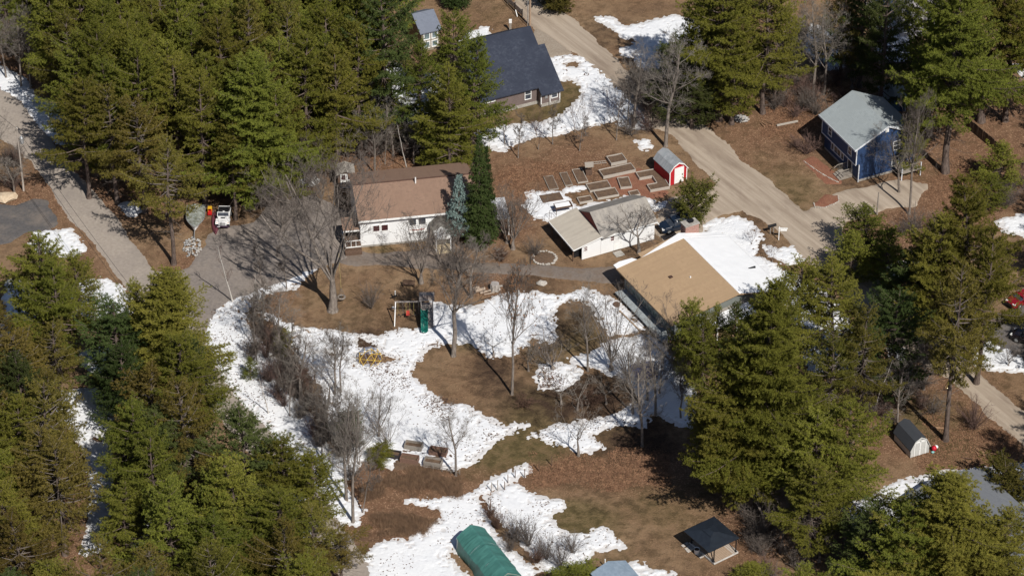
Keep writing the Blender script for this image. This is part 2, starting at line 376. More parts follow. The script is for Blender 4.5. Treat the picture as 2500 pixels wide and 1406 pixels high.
for a in [(1400, 235, 4, 1.0), (1340, 270, 3.5, .8), (1270, 290, 4, .6), (1250, 1090, 5, .7), (1180, 1110, 5, .6), (1330, 1075, 5, .7), (1480, 1060, 5, .8), (1290, 1000, 4, .7), (1140, 835, 2.2, .9), (1420, 1280, 4, 1.0), (1390, 1265, 3, .9),
          (1560, 1240, 5, .3), (1630, 1200, 5, .25), (1700, 1240, 6, .3), (2240, 1020, 5, .8), (2330, 1100, 3, .7), (2300, 560, 3, .4), (1390, 790, 4, .5), (1440, 830, 4, .5), (930, 608, 2, .9), (1840, 440, 8, .35), (1930, 470, 6, .4), (1320, 980, 3, .8), (1180, 30, 5, .4), (1500, 1390, 5, .3), (1350, 875, 4, .5), (830, 620, 3, .4)]:
    blob(GX, GY, *a, grn)
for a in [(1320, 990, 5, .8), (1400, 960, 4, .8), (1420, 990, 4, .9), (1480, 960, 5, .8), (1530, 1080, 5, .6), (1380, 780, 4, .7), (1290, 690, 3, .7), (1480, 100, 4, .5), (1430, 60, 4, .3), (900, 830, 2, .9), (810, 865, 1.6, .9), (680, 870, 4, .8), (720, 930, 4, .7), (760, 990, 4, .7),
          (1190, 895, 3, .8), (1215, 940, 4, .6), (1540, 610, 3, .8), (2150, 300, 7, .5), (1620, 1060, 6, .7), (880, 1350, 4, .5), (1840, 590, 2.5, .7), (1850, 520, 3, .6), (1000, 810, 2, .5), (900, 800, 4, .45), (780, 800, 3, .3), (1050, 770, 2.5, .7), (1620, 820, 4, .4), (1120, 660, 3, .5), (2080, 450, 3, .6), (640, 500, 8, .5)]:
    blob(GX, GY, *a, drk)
big = fbm(GX, GY, 14, 4, 3); sm = fbm(GX, GY, 4, 3, 5)
far = (np.abs(GX) > 72) | (GY > 68) | (GY < -54)
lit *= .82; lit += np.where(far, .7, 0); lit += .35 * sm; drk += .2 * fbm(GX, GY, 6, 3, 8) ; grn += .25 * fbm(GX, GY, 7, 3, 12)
def h_ground(x, y): return 0.0
nx, ny = GX.shape
V = np.stack([GX.ravel(), GY.ravel(), np.where(far, 0, .03 * sm - .05).ravel()], 1)
i, j = np.meshgrid(np.arange(nx - 1), np.arange(ny - 1), indexing='ij'); a = (i * ny + j).ravel()
F = np.stack([a, a + ny, a + ny + 1, a + 1], 1)
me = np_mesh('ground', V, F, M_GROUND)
ca = me.color_attributes.new('zone', 'FLOAT_COLOR', 'POINT')
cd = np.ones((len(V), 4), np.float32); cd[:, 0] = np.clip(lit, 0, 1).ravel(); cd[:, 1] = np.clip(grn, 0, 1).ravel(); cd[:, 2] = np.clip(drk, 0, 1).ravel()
ca.data.foreach_set('color', cd.ravel()); me.shade_smooth()
tag(link('ground', me), kind='structure')

def sheet(name, polys, mat_, res=.25, z0=.02, h=.0, edge=.5, amp=.25, nsc=1.2, holes=(), spots=0.0, rough=0.0, kind='structure', seed=1, sink=.25, world=False, label=None, mound=0.0, fine=None):
    """ground cover that runs out raggedly: a height field that dips below the soil beyond its outline"""
    ps = polys if world else [GP(p) for p in polys]; hs = [GP(q) for q in holes]
    A = np.array([q for p in ps for q in p]); x0, y0 = A.min(0) - 1.0; x1, y1 = A.max(0) + 1.0
    X, Y = np.meshgrid(np.arange(x0, x1, res), np.arange(y0, y1, res), indexing='ij')
    f = np.full(X.shape, -1e9)
    for p in ps: f = np.maximum(f, sdist(p, X, Y))
    for q in hs: f = np.minimum(f, -sdist(q, X, Y))
    f0 = f.copy()
    f = f + amp * fbm(X, Y, nsc, 4, seed) + (fine if fine is not None else amp * .4) * fbm(X, Y, .42, 2, seed + 2)
    if spots > 0:
        n = fbm(X, Y, .45, 2, seed + 3); f = np.minimum(f, (f0 * .42 + .40 - spots * .72 + n * .95) * .6)
    s = np.clip(f / edge, 0, 1); s = s * s * (3 - 2 * s)
    z = z0 + h * s + mound * np.clip(f0 / 3, 0, 1)
    if rough: z = z + s * rough * (fbm(X, Y, .55, 3, seed + 5) + .8 * fbm(X, Y, 2.2, 2, seed + 6))
    z = np.where(f < 0, z0 - np.minimum(-f, 1) * sink - .0, z)
    nx, ny = X.shape
    keep = f > -.45 * max(res / .25, 1)
    i, j = np.meshgrid(np.arange(nx - 1), np.arange(ny - 1), indexing='ij')
    k = keep[:-1, :-1] | keep[1:, :-1] | keep[:-1, 1:] | keep[1:, 1:]
    i = i[k]; j = j[k]; a = i * ny + j; F = np.stack([a, a + ny, a + ny + 1, a + 1], 1)
    u, inv = np.unique(F, return_inverse=True)
    V = np.stack([X.ravel(), Y.ravel(), z.ravel()], 1)[u]
    me = np_mesh(name, V, inv.reshape(F.shape), mat_); me.shade_smooth()
    o = link(name, me); tag(o, label=label, kind=kind); return o

M_ROADD = mat('packed_dirt', (0.44, 0.345, 0.250), (0.35, 0.268, 0.190), 1.6, .95, (1, 1, 1), (.55), (0.25, 0.18, 0.125), .22, .35, world_co=True)
def road_mat(name, c1, c2, c3, ang):
    m, nt, p = nodes_of(name); co = N(nt, 'ShaderNodeNewGeometry').outputs['Position']
    mp = N(nt, 'ShaderNodeMapping'); mp.inputs['Rotation'].default_value = (0, 0, ang); nt.links.new(co, mp.inputs[0])
    tr = noise(nt, stretch(nt, mp.outputs[0], .05, 1.0, 1), 1.4, 4, .6, .4, .62); gr = noise(nt, co, 4, 5, .75); bl = noise(nt, stretch(nt, mp.outputs[0], .3, 1, 1), .35, 5, .65, .5, .72)
    c = mixc(nt, tr, c1, c2); mm = N(nt, 'ShaderNodeMath', operation='MULTIPLY'); nt.links.new(bl, mm.inputs[0]); mm.inputs[1].default_value = .75; c = mixc(nt, mm.outputs[0], c, c3)
    g2 = N(nt, 'ShaderNodeMath', operation='MULTIPLY'); nt.links.new(gr, g2.inputs[0]); g2.inputs[1].default_value = .35; c = mixc(nt, g2.outputs[0], c, c2)
    nt.links.new(c, p.inputs['Base Color']); p.inputs['Roughness'].default_value = .95; bump(nt, p, tr, .4, .05); return m
M_ROADD = road_mat('packed_dirt_tracks', (0.415, 0.345, 0.275), (0.305, 0.245, 0.19), (0.17, 0.125, 0.095), R_(56))
M_ASPH = mat('worn_asphalt', (0.36, 0.312, 0.268), (0.295, 0.252, 0.215), 2.5, .95, (1, 1, 1), .6, (0.20, 0.175, 0.16), .18, .3, world_co=True)
M_DRIVE = mat('driveway_asphalt', (0.24, 0.208, 0.186), (0.18, 0.156, 0.142), 2.5, .95, (1, 1, 1), .6, (0.29, 0.24, 0.20), .15, .3, world_co=True)
M_OLDAS = mat('dark_asphalt', (0.115, 0.108, 0.108), (0.085, 0.08, 0.08), 3, .9, (1, 1, 1), .55, (0.26, 0.21, 0.17), .3, .3, world_co=True)
M_GRAV = mat('pale_gravel', (0.34, 0.29, 0.235), (0.26, 0.21, 0.165), 5, .95, (1, 1, 1), .6, (0.22, 0.165, 0.12), .3, .3, world_co=True)
M_MULCH = mat('red_mulch', (0.28, 0.12, 0.075), (0.16, 0.07, 0.045), 7, .95, (1, 1, 1), .4, (.3, .18, .11), 1, .6, world_co=True)
sheet('road', [[(-90, 130), (0, 212), (28, 232), (43, 247), (87, 297), (127, 351), (174, 414), (227, 468), (255, 505), (284, 533), (311, 580), (345, 625), (370, 660), (411, 668), (440, 690), (500, 700), (500, 748), (506, 790), (500, 840), (522, 885), (550, 940), (600, 995), (650, 1045), (700, 1105), (760, 1185), (810, 1255), (860, 1320), (910, 1395), (930, 1430), (850, 1430), (780, 1320), (700, 1210), (620, 1110), (540, 1020), (470, 930), (430, 850), (400, 790), (318, 704), (287, 667), (247, 614), (214, 570), (174, 535), (134, 470), (110, 431), (80, 391), (33, 354), (0, 330), (-90, 240)]],
      M_ASPH, .4, .02, amp=.2, nsc=1.5)
sheet('driveway', [[(425, 668), (465, 655), (484, 622), (507, 598), (512, 575), (531, 560), (568, 556), (625, 545), (660, 500), (760, 480), (850, 520), (868, 590), (845, 632), (800, 640), (759, 660), (700, 685), (640, 704), (590, 722), (545, 742), (508, 785), (500, 815), (470, 800), (420, 720)]],
      M_DRIVE, .35, .035, amp=.2, nsc=1.5, seed=2)
sheet('path', [[(835, 640), (860, 612), (925, 622), (1053, 610), (1100, 600), (1110, 640), (1160, 643), (1250, 647), (1330, 650), (1410, 658), (1500, 655), (1515, 690), (1440, 684), (1360, 675), (1290, 668), (1190, 664), (1090, 655), (1000, 648), (930, 640), (880, 645)]],
      mat('path_asphalt', (0.20, 0.165, 0.14), (0.15, 0.122, 0.105), 3, .95, blot=.7, blotc=(0.16, .11, .075), bsc=.5, world_co=True), .3, .03, amp=.22, nsc=1.2, seed=3)
sheet('dirt_road', [[(1160, -120), (1240, -30), (1293, 62), (1317, 78), (1370, 110), (1417, 137), (1484, 197), (1534, 237), (1567, 274), (1598, 311), (1644, 327), (1684, 374), (1718, 411), (1755, 448), (1738, 463), (1712, 470), (1640, 485), (1615, 520), (1600, 560), (1625, 590), (1700, 575), (1722, 540), (1760, 522), (1812, 515), (1860, 532), (1888, 550), (1915, 570), (1942, 610), (1962, 627), (2010, 670), (2100, 750), (2200, 850), (2290, 905), (2370, 963), (2416, 1013), (2500, 1083), (2600, 1170), (2600, 1095), (2500, 1010), (2410, 936), (2330, 860), (2200, 740), (2110, 655), (2075, 620), (2055, 597), (2050, 560), (2065, 538), (2122, 520), (2162, 507), (2230, 500), (2262, 450), (2190, 440), (2150, 450), (2055, 468), (1990, 508), (1965, 522), (1912, 477), (1875, 441), (1818, 401), (1758, 338), (1711, 307), (1678, 291), (1618, 261), (1544, 200), (1501, 144), (1450, 97), (1400, 47), (1350, 20), (1293, -25), (1230, -110)]],
      M_ROADD, .35, .02, amp=.3, nsc=1.6, seed=4)
sheet('house_apron', [[(1312, 72), (1345, 90), (1378, 118), (1392, 128), (1330, 140), (1300, 100)]], M_GRAV, .3, .035, amp=.15, seed=5)
sheet('old_driveway', [[(-80, 500), (0, 500), (40, 505), (85, 487), (110, 490), (140, 545), (120, 560), (60, 566), (20, 590), (-80, 610)]], M_OLDAS, .3, .02, amp=.2, seed=6)
sheet('parking_lot', [[(2380, 800), (2420, 785), (2460, 765), (2500, 745), (2600, 720), (2600, 930), (2500, 880), (2440, 850), (2390, 835)]], M_OLDAS, .4, .035, amp=.2, seed=7)
sheet('garden_mulch', [[(1470, 455), (1500, 430), (1560, 410), (1590, 440), (1630, 470), (1600, 480), (1560, 478), (1510, 470)]], M_MULCH, .25, .02, amp=.3, seed=8)
sheet('mulch_bed', [[(1963, 393), (1985, 385), (2035, 425), (2050, 445), (2020, 445), (1990, 420)]], M_MULCH, .25, .02, amp=.15, seed=9)
sheet('mulch_bed', [[(1990, 500), (2020, 478), (2045, 478), (2048, 490), (2010, 508)]], M_MULCH, .25, .035, amp=.15, seed=10)

SN = [
 ([(-60, 110), (0, 165), (30, 180), (60, 200), (80, 232), (100, 240), (140, 255), (160, 300), (170, 350), (150, 352), (125, 332), (105, 318), (85, 292), (60, 255), (35, 232), (20, 222), (0, 215), (-60, 170)], [[(84, 240), (98, 242), (100, 254), (84, 256)]], .5, 0),
 ([(88, 567), (165, 560), (195, 590), (202, 612), (180, 622), (120, 622), (80, 600)], [], .5, 0),
 ([(185, 695), (250, 678), (290, 700), (328, 745), (310, 765), (240, 775), (180, 760)], [], .6, 0),
 ([(300, 500), (318, 496), (340, 510), (330, 522), (310, 518)], [], .4, 0),
 ([(20, 690), (70, 690), (75, 790), (50, 830), (10, 810)], [], .7, 0),
 ([(110, 960), (330, 945), (330, 1000), (275, 1060), (262, 1130), (268, 1230), (250, 1340), (205, 1350), (225, 1220), (212, 1110), (185, 1050)], [[(218, 1062), (250, 1060), (252, 1078), (222, 1082)]], .75, 0),
 ([(326, 1225), (355, 1235), (378, 1330), (400, 1390), (340, 1390), (312, 1290)], [], .7, 0),
 ([(200, 860), (300, 850), (330, 900), (230, 910)], [], .8, 0),
 ([(690, 1210), (740, 1200), (760, 1300), (720, 1320)], [], .8, 0),
 # the big one round the playground
 ([(775, 652), (740, 664), (700, 684), (650, 702), (600, 720), (560, 735), (530, 756), (508, 790), (500, 812), (505, 850), (524, 885), (550, 930), (580, 965), (612, 995), (640, 1025), (662, 1050), (690, 1085), (720, 1120), (770, 1185), (800, 1220), (835, 1280), (870, 1278), (885, 1245), (855, 1215), (840, 1180), (862, 1140), (900, 1110), (935, 1122), (950, 1140), (985, 1130), (1010, 1135), (1060, 1130), (1100, 1140), (1150, 1128), (1175, 1105), (1215, 1068), (1250, 1050), (1288, 1038), (1262, 1032), (1235, 1045), (1200, 1028), (1160, 1008), (1120, 985), (1080, 985), (1045, 960), (1010, 930), (998, 905), (1015, 878), (1040, 848), (1085, 836), (1150, 832), (1178, 852), (1205, 868), (1250, 862), (1290, 838), (1302, 818), (1320, 834), (1358, 834), (1350, 797), (1343, 764), (1360, 745), (1392, 725), (1440, 742), (1468, 785), (1495, 812), (1545, 808), (1562, 800), (1548, 778), (1520, 752), (1490, 728), (1430, 706), (1360, 724), (1320, 716), (1255, 716), (1205, 732), (1165, 748), (1120, 752), (1080, 742), (1050, 738), (1040, 775), (1030, 800), (985, 805), (955, 810), (930, 826), (905, 822), (870, 818), (820, 810), (770, 806), (715, 795), (685, 785), (650, 765), (640, 760), (690, 800), (740, 880), (790, 950), (800, 1010), (815, 1050), (860, 1080), (860, 1100), (820, 1110), (770, 1060), (735, 985), (690, 905), (640, 840), (595, 790), (600, 745), (660, 712), (720, 700)],
  [[(860, 872), (872, 860), (900, 853), (932, 858), (948, 868), (972, 872), (975, 880), (948, 884), (928, 894), (895, 896), (868, 888)], [(864, 822), (880, 816), (900, 832), (930, 842), (935, 850), (905, 852), (866, 853)], [(785, 858), (812, 852), (838, 862), (815, 872), (790, 872)]], .6, .25),
 ([(1394, 876), (1450, 860), (1500, 832), (1570, 820), (1602, 830), (1628, 868), (1650, 905), (1690, 955), (1702, 1010), (1670, 1040), (1630, 1020), (1580, 1000), (1560, 950), (1520, 922), (1470, 902), (1420, 888)], [], .5, 0),
 ([(1300, 1063), (1350, 1040), (1410, 1033), (1484, 1023), (1517, 1003), (1550, 990), (1590, 985), (1575, 1040), (1534, 1036), (1504, 1033), (1464, 1050), (1432, 1060), (1452, 1070), (1467, 1093), (1437, 1103), (1407, 1100), (1390, 1086), (1360, 1086), (1333, 1073)], [], .6, .2),
 ([(1328, 890), (1380, 890), (1422, 905), (1402, 930), (1370, 945), (1320, 948), (1312, 920)], [], .7, .4),
 ([(1285, 1136), (1240, 1152), (1190, 1175), (1165, 1198), (1120, 1214), (1060, 1220), (1000, 1221), (1030, 1232), (1076, 1236), (1082, 1262), (1068, 1278), (1035, 1284), (1008, 1306), (1000, 1325), (970, 1318), (925, 1325), (890, 1362), (905, 1440), (1180, 1440), (1300, 1440), (1306, 1395), (1262, 1360), (1212, 1310), (1192, 1285), (1190, 1260), (1180, 1238), (1158, 1215), (1175, 1203), (1230, 1178), (1288, 1148)], [[(1095, 1336), (1112, 1336), (1150, 1365), (1215, 1420), (1150, 1420), (1110, 1385), (1088, 1360)]], .5, .1),
 ([(1185, 1216), (1250, 1184), (1275, 1198), (1310, 1215), (1370, 1222), (1374, 1234), (1345, 1254), (1350, 1280), (1370, 1300), (1400, 1307), (1440, 1300), (1458, 1290), (1480, 1290), (1517, 1330), (1490, 1334), (1450, 1340), (1418, 1368), (1395, 1385), (1330, 1390), (1300, 1340), (1240, 1290), (1210, 1260)], [], .55, .2),
 ([(1528, 1382), (1560, 1374), (1587, 1390), (1640, 1400), (1580, 1412), (1525, 1410)], [], .5, .4),
 ([(1343, 138), (1385, 137), (1420, 139), (1450, 160), (1500, 207), (1538, 243), (1572, 282), (1555, 290), (1480, 296), (1420, 310), (1360, 325), (1300, 332), (1250, 348), (1222, 368), (1190, 358), (1168, 318), (1210, 315), (1260, 305), (1330, 300), (1370, 282), (1402, 260), (1425, 235), (1420, 208), (1400, 193), (1362, 195), (1348, 165)], [[(1370, 155), (1400, 148), (1425, 155), (1410, 166), (1380, 166)]], .5, .1),
 ([(1520, 302), (1560, 286), (1594, 306), (1555, 314)], [], .5, .3),
 ([(1555, 345), (1580, 342), (1588, 358), (1575, 362)], [], .4, 0),
 ([(1120, 108), (1150, 78), (1188, 64), (1194, 86), (1165, 104), (1130, 118)], [], .5, 0),
 ([(905, 165), (960, 150), (1010, 200), (1040, 180), (1085, 186), (1065, 250), (1030, 290), (980, 305), (930, 290), (915, 230)], [], .7, .2),
 ([(1458, 44), (1500, 48), (1502, 58), (1530, 66), (1600, 50), (1650, 36), (1700, 60), (1710, 100), (1650, 110), (1600, 115), (1590, 175), (1570, 160), (1545, 138), (1512, 130), (1520, 118), (1550, 118), (1555, 100), (1522, 90), (1497, 68)], [[(1528, 92), (1548, 90), (1552, 102), (1532, 104)]], .6, 0),
 ([(1290, 470), (1355, 468), (1372, 475), (1400, 500), (1425, 508), (1445, 500), (1500, 492), (1550, 474), (1590, 490), (1570, 530), (1420, 530), (1400, 520), (1345, 537), (1308, 532), (1280, 500)], [], .4, 0),
 ([(1380, 462), (1400, 456), (1424, 454), (1420, 462), (1385, 470)], [], .3, 0),
 ([(1590, 502), (1630, 494), (1620, 506), (1592, 512)], [], .4, 0),
 ([(1718, 548), (1750, 535), (1800, 530), (1838, 550), (1858, 580), (1848, 596), (1850, 625), (1888, 645), (1902, 670), (1880, 690), (1840, 700), (1800, 660), (1770, 600), (1730, 575)], [], .5, .05),
 ([(1868, 600), (1900, 608), (1940, 603), (1958, 630), (1930, 645), (1880, 625)], [], .5, .1),
 ([(1880, 650), (1960, 680), (2010, 700), (2070, 790), (2090, 880), (2040, 905), (1980, 900), (1950, 800)], [], .8, .15),
 ([(2160, 655), (2200, 640), (2245, 645), (2222, 672), (2170, 682)], [], .7, .1),
 ([(2175, 840), (2210, 850), (2205, 880), (2170, 870)], [], .7, 0),
 ([(2440, 541), (2500, 524), (2600, 520), (2600, 590), (2500, 572), (2460, 562)], [], .4, 0),
 ([(2385, 845), (2425, 834), (2500, 872), (2600, 930), (2600, 960), (2500, 905), (2430, 902), (2385, 885)], [], .4, 0),
 ([(2060, 1240), (2150, 1200), (2200, 1178), (2290, 1152), (2380, 1147), (2440, 1142), (2500, 1135), (2600, 1140), (2600, 1290), (2500, 1260), (2400, 1300), (2200, 1300), (2100, 1290)], [], .6, .05),
 ([(2120, -60), (2250, -60), (2250, 60), (2215, 110), (2205, 150), (2150, 150), (2135, 90)], [], .7, .1),
 ([(1980, 60), (2040, 80), (2070, 160), (2020, 170), (1970, 120)], [], .8, .2),
 ([(2475, 160), (2520, 150), (2560, 190), (2500, 185)], [], .5, 0),
 ([(450, 190), (560, 180), (560, 260), (470, 280)], [], .8, .3),
 ([(1570, 130), (1600, 120), (1640, 150), (1690, 200), (1660, 215), (1610, 190)], [], .8, .3),
]
for k, (p, holes, amp, spots) in enumerate(SN):
    sheet('snow', [p], M_SNOW, .12 if k == 9 else .13, .012, .05, .26, amp * .42, 1.6, holes, .10 + spots * 1.3, .009, 'stuff', 20 + k, .14, label=None, mound=.02, fine=.30)
# ================================================================== BUILDINGS
M_PANE2 = mat_glass_dark('pale_glass', (0.10, 0.13, 0.14))
def window(par, c, ang, w, h, fm=None, gm=None, fr=.09, mull=(1, 1), dark_first=True, name='window', label=None):
    """outward normal is -y turned by ang; c = centre on the wall face"""
    f = MB(); d = .06
    f.box(-w / 2 - fr, w / 2 + fr, -d, .02, h / 2, h / 2 + fr); f.box(-w / 2 - fr, w / 2 + fr, -d - .02, .02, -h / 2 - fr, -h / 2)
    f.box(-w / 2 - fr, -w / 2, -d, .02, -h / 2, h / 2); f.box(w / 2, w / 2 + fr, -d, .02, -h / 2, h / 2)
    for k in range(1, mull[0]): x = -w / 2 + w * k / mull[0]; f.box(x - .025, x + .025, -d + .01, .01, -h / 2, h / 2)
    for k in range(1, mull[1]): z = -h / 2 + h * k / mull[1]; f.box(-w / 2, w / 2, -d + .015, .005, z - .03, z + .03)
    o = f.build(name, fm or M_WHITE, par, c, ang)
    g = MB().box(-w / 2, w / 2, -.02, 0.01, -h / 2, h / 2).build('pane', gm or M_GLASS, o)
    return o
def door(par, c, ang, w, h, m, fm=None, name='door', panels=True):
    b = MB().box(-w / 2, w / 2, -.05, .03, 0, h); 
    if panels:
        for z0, z1 in ((.15, h * .45), (h * .52, h * .92)): b.box(-w * .36, w * .36, -.065, -.05, z0, z1)
    o = b.build(name, m, par, c, ang)
    t = MB().box(-w / 2 - .1, -w / 2, -.07, .02, 0, h + .1).box(w / 2, w / 2 + .1, -.07, .02, 0, h + .1).box(-w / 2, w / 2, -.07, .02, h, h + .1).build('door_frame', fm or M_WHITE, o)
    MB().tube([(w * .38, -.1, h * .48), (w * .38, -.05, h * .48)], .03, 6).build('handle', M_METAL, o)
    return o
def corner_trim(par, pts, h, m=None, w=.1):
    for x, y in pts: MB().box(x - w / 2, x + w / 2, y - w / 2, y + w / 2, .0, h).build('corner_board', m or M_WHITE, par)
def at(px, py): x, y = G(px, py); return (x, y, 0)

# ---- 1 grey-brown cape with navy shingle roof
A1 = R_(25)
t = thing('house', 'grey brown cape house with a big dark navy shingle roof beside the dirt road', 'house', at(1173, 288), A1)
M_SIDG = mat_siding('mauve_grey_siding', (0.20, 0.155, 0.145)); M_NAVY = mat_shingle('navy_shingles', (0.030, 0.036, 0.056), (0.062, 0.072, 0.098), .18, .28)
W, D, hw, rise = 10.3, 14.0, 2.95, 4.5
MB().prism([(0, .45), (0, hw), (D / 2, hw + rise), (D, hw), (D, .45)], 'x', 0, W).build('wall', M_SIDG, t)
MB().box(-.04, W + .04, -.06, D, 0, .45).build('foundation', M_CONC, t)
r = MB().slab([(-.45, hw - .18), (D / 2, hw + rise + .11), (D + .45, hw - .18)], 'x', -.3, W + .25, .16).build('roof', M_NAVY, t)
X8 = 8.35; wz = lambda y: 2.77 + .6423 * (y + .45)
# ell toward the road
MB().prism([(-1.0, .45), (-1.0, wz(-1.0) - .17), (4.3, wz(4.3) - .17), (4.3, .45)], 'x', X8, X8 + 2.75).build('side_wing', M_SIDG, t)
MB().box(X8 - .02, X8 + 2.8, -1.06, 4.3, 0, .45).build('foundation', M_CONC, t)
MB().slab([(-1.5, wz(-1.5) + .012), (4.5, wz(4.5) + .012)], 'x', X8 - .15, X8 + 3.1, .15).build('roof', M_NAVY, t)
window(t, (6.9, 0, 1.8), 0, .8, 1.4, mull=(1, 2)); window(t, (1.3, 0, 2.3), 0, 1.5, .35); window(t, (X8 + 1.95, -1.0, 1.65), 0, .75, 1.25, mull=(1, 2))
MB().box(X8 + .55, X8 + .9, -1.12, -1.0, 1.2, 1.75).build('meter_box', M_METAL, t)
for x, y, h in ((0, -.04, 2.8), (X8, -1.04, 2.2), (X8 + 1.3, -1.04, 2.2), (X8 + 2.72, -1.04, 2.2)): MB().box(x - .06, x + .06, y - .03, y + .03, 0.45, h).build('corner_board', M_WHITE, t)
MB().box(W + .1, W + .7, D / 2 + 1.2, D / 2 + 2.4, 5.6, 6.0).build('gutter', M_METAL, t)

# ---- 2 long white house with brown roof
A2 = R_(9.8)
t = thing('house', 'long white sided ranch house with a low brown shingle roof behind the big maple', 'house', at(881, 605), A2)
M_SIDW = mat_siding('white_siding', (0.87, 0.88, 0.89), .13, .06); M_BRNR = mat_shingle('brown_shingles', (0.265, 0.172, 0.125), (0.195, 0.130, 0.097), .16, .3, streak=.55, streakc=(.19, .12, .09))
W, D, hw, rise = 14.5, 9.8, 4.42, 1.6
MB().prism([(0, .3), (0, hw), (D / 2, hw + rise), (D, hw), (D, .3)], 'x', 0, W).build('wall', M_SIDW, t)
MB().box(.05, W - .05, .05, D - .05, 0, .3).build('foundation', M_CONC, t)
MB().slab([(-.5, hw - .1), (D / 2, hw + rise + .1), (D + .5, hw - .1)], 'x', -.25, W + .4, .14).build('roof', M_BRNR, t)
MB().tube([(-.1, D / 2, hw + rise + .13), (W + .2, D / 2, hw + rise + .13)], .10, 6).build('ridge_cap', mat('dark_ridge', (.10, .055, .042), (.07, .04, .03), 3), t)
MB().box(-.25, W + .4, -.62, -.5, hw - .30, hw - .08).build('fascia', M_WHITE, t)
MB().tube([(7.6, D / 2 - .6, hw + rise - .1), (7.6, D / 2 - .6, hw + rise + .75)], .09, 8).build('vent_pipe', M_WHITE, t)
M_SHUT = mat('dark_red_shutter', (.06, .018, .02), None, 3)
for x in (2.0, 3.05): window(t, (x, 0, 2.7), 0, .78, .85, gm=M_SHUT)
for x in (6.55, 7.75): window(t, (x, 0, 3.1), 0, .85, .9, gm=M_GLASS)
fb = MB().box(6.1, 8.3, -.35, -.02, 1.7, 1.95).build('flower_box', M_WHITE, t)
fl = MB(); rg = random.Random(3)
for k in range(22): fl.rock((rg.uniform(6.2, 8.2), rg.uniform(-.3, -.08), 2.02), rg.uniform(.06, .11), rg)
fl.build('flowers', mat('red_flowers', (.45, .03, .06), (.08, .10, .03), 8), fb)
window(t, (10.9, 0, 2.9), 0, .9, 1.0, gm=M_SHUT)
# entry vestibule with its little portico
M_SIDGR = mat_siding('grey_entry_siding', (0.27, 0.26, 0.24))  # plain grey for the entry walls, darker than the white siding
v = MB().prism([(8.75, .1), (8.75, 2.9), (9.85, 3.75), (10.95, 2.9), (10.95, .1)], 'y', -1.1, .02).build('entry', M_SIDGR, t)
MB().slab([(8.55, 2.75), (9.85, 3.85), (11.15, 2.75)], 'y', -1.3, .05, .09).build('entry_roof', mat_shingle('grey_shingles', (.20, .19, .17), (.15, .14, .13), .14, .28, slope_axis='x'), v)
p = MB().slab([(8.95, 2.2), (9.95, 2.75), (10.95, 2.2)], 'y', -3.0, -1.1, .1).prism([(9.0, 2.15), (9.95, 2.68), (10.9, 2.15)], 'y', -2.95, -2.88).build('portico', M_WHITE, t)
for x in (9.05, 10.85): MB().box(x - .07, x + .07, -2.93, -2.79, 0, 2.15).build('post', M_WHITE, p)
MB().box(8.9, 11.0, -3.0, -1.1, 0, .18).build('step', mat('tan_step', (.55, .45, .30), (.42, .34, .22), 4), p)
door(t, (9.95, -1.1, .15), 0, .9, 1.95, M_WHITE)
# left porch
pr = MB().slab([(0.2, 2.6), (2.6, 3.0)], 'x', -2.1, -.05, .12).build('porch_roof', M_BRNR, t)
MB().box(-2.1, -1.98, .1, 2.5, 1.1, 1.2).box(-2.1, -.1, 0.1, .2, 2.45, 2.6).build('railing', M_WHITE, pr)
for x in (-2.0, ): MB().box(x - .08, x + .08, .1, .26, 0, 2.55).build('post', M_WHITE, pr)
MB().box(-2.1, -.02, -1.0, 2.6, 0, .9).box(-2.1, -.02, -1.5, -1.0, 0, .45).build('porch_deck', M_WOODB, pr)
for x in (-2.0, -1.3, -.7): MB().box(x - .03, x + .03, -1.0, -.94, .9, 1.8).build('baluster', M_WHITE, pr)
MB().box(-2.05, -.05, -1.02, -.92, 1.8, 1.87).box(-2.05, -.05, -1.03, -.99, .86, 1.0).build('handrail', M_WHITE, pr)
MB().box(-1.7, -.5, 2.6, 2.7, .9, 2.5).build('dark_porch_opening', M_BLACK, pr)  # black panel paints the shade inside the porch opening
# right covered porch
pr = MB().slab([(-.5, 2.75), (3.5, 3.1)], 'x', W + .45, W + 4.2, .14).build('porch_roof', mat('grey_white_roof', (.55, .55, .57), (.36, .36, .38), 2), t)
MB().box(W + .45, W + 4.2, -.62, -.5, 2.6, 2.78).build('fascia', M_WHITE, pr)
for x in (W + .6, W + 2.2, W + 4.1): MB().box(x - .07, x + .07, -.4, -.26, 0, 2.65).build('post', M_WHITE, pr)
MB().box(W + .02, W + 4.1, -.3, 3.4, 0, .25).build('porch_deck', M_WOODB, pr)
MB().box(W + .02, W + 2.0, 3.0, 3.1, .2, 2.7).build('wall', M_WHITE, pr)

# ---- 3 white garage with red gable and lean-to
A3 = R_(25.8)
t = thing('garage', 'white garage with grey roof, red gable and a pale lean-to roof on its left', 'garage', at(1420.5, 634), A3)
M_GRYR = mat_shingle('worn_grey_shingles', (0.30, 0.275, 0.25), (0.21, 0.195, 0.18), .15, .28, streak=.6, streakc=(.44, .40, .34))
M_TANR = mat_shingle('pale_worn_shingles', (0.50, 0.45, 0.38), (0.42, 0.38, 0.32), .15, .28, slope_axis='x', streak=.7, streakc=(.33, .29, .25))
W, D, hw, rise, xl = 10.1, 5.95, 2.9, 1.55, 2.62
M_RED = mat_siding('barn_red', (0.20, 0.022, 0.022), .18, .3)
MB().box(xl, W, 0, D, 0, hw).build('wall', M_SIDW, t)
MB().prism([(0, hw), (D / 2, hw + rise), (D, hw)], 'x', xl, xl + .1).build('gable', M_RED, t)
MB().prism([(0, hw), (D / 2, hw + rise), (D, hw)], 'x', W - .1, W).build('gable', M_WHITE, t)
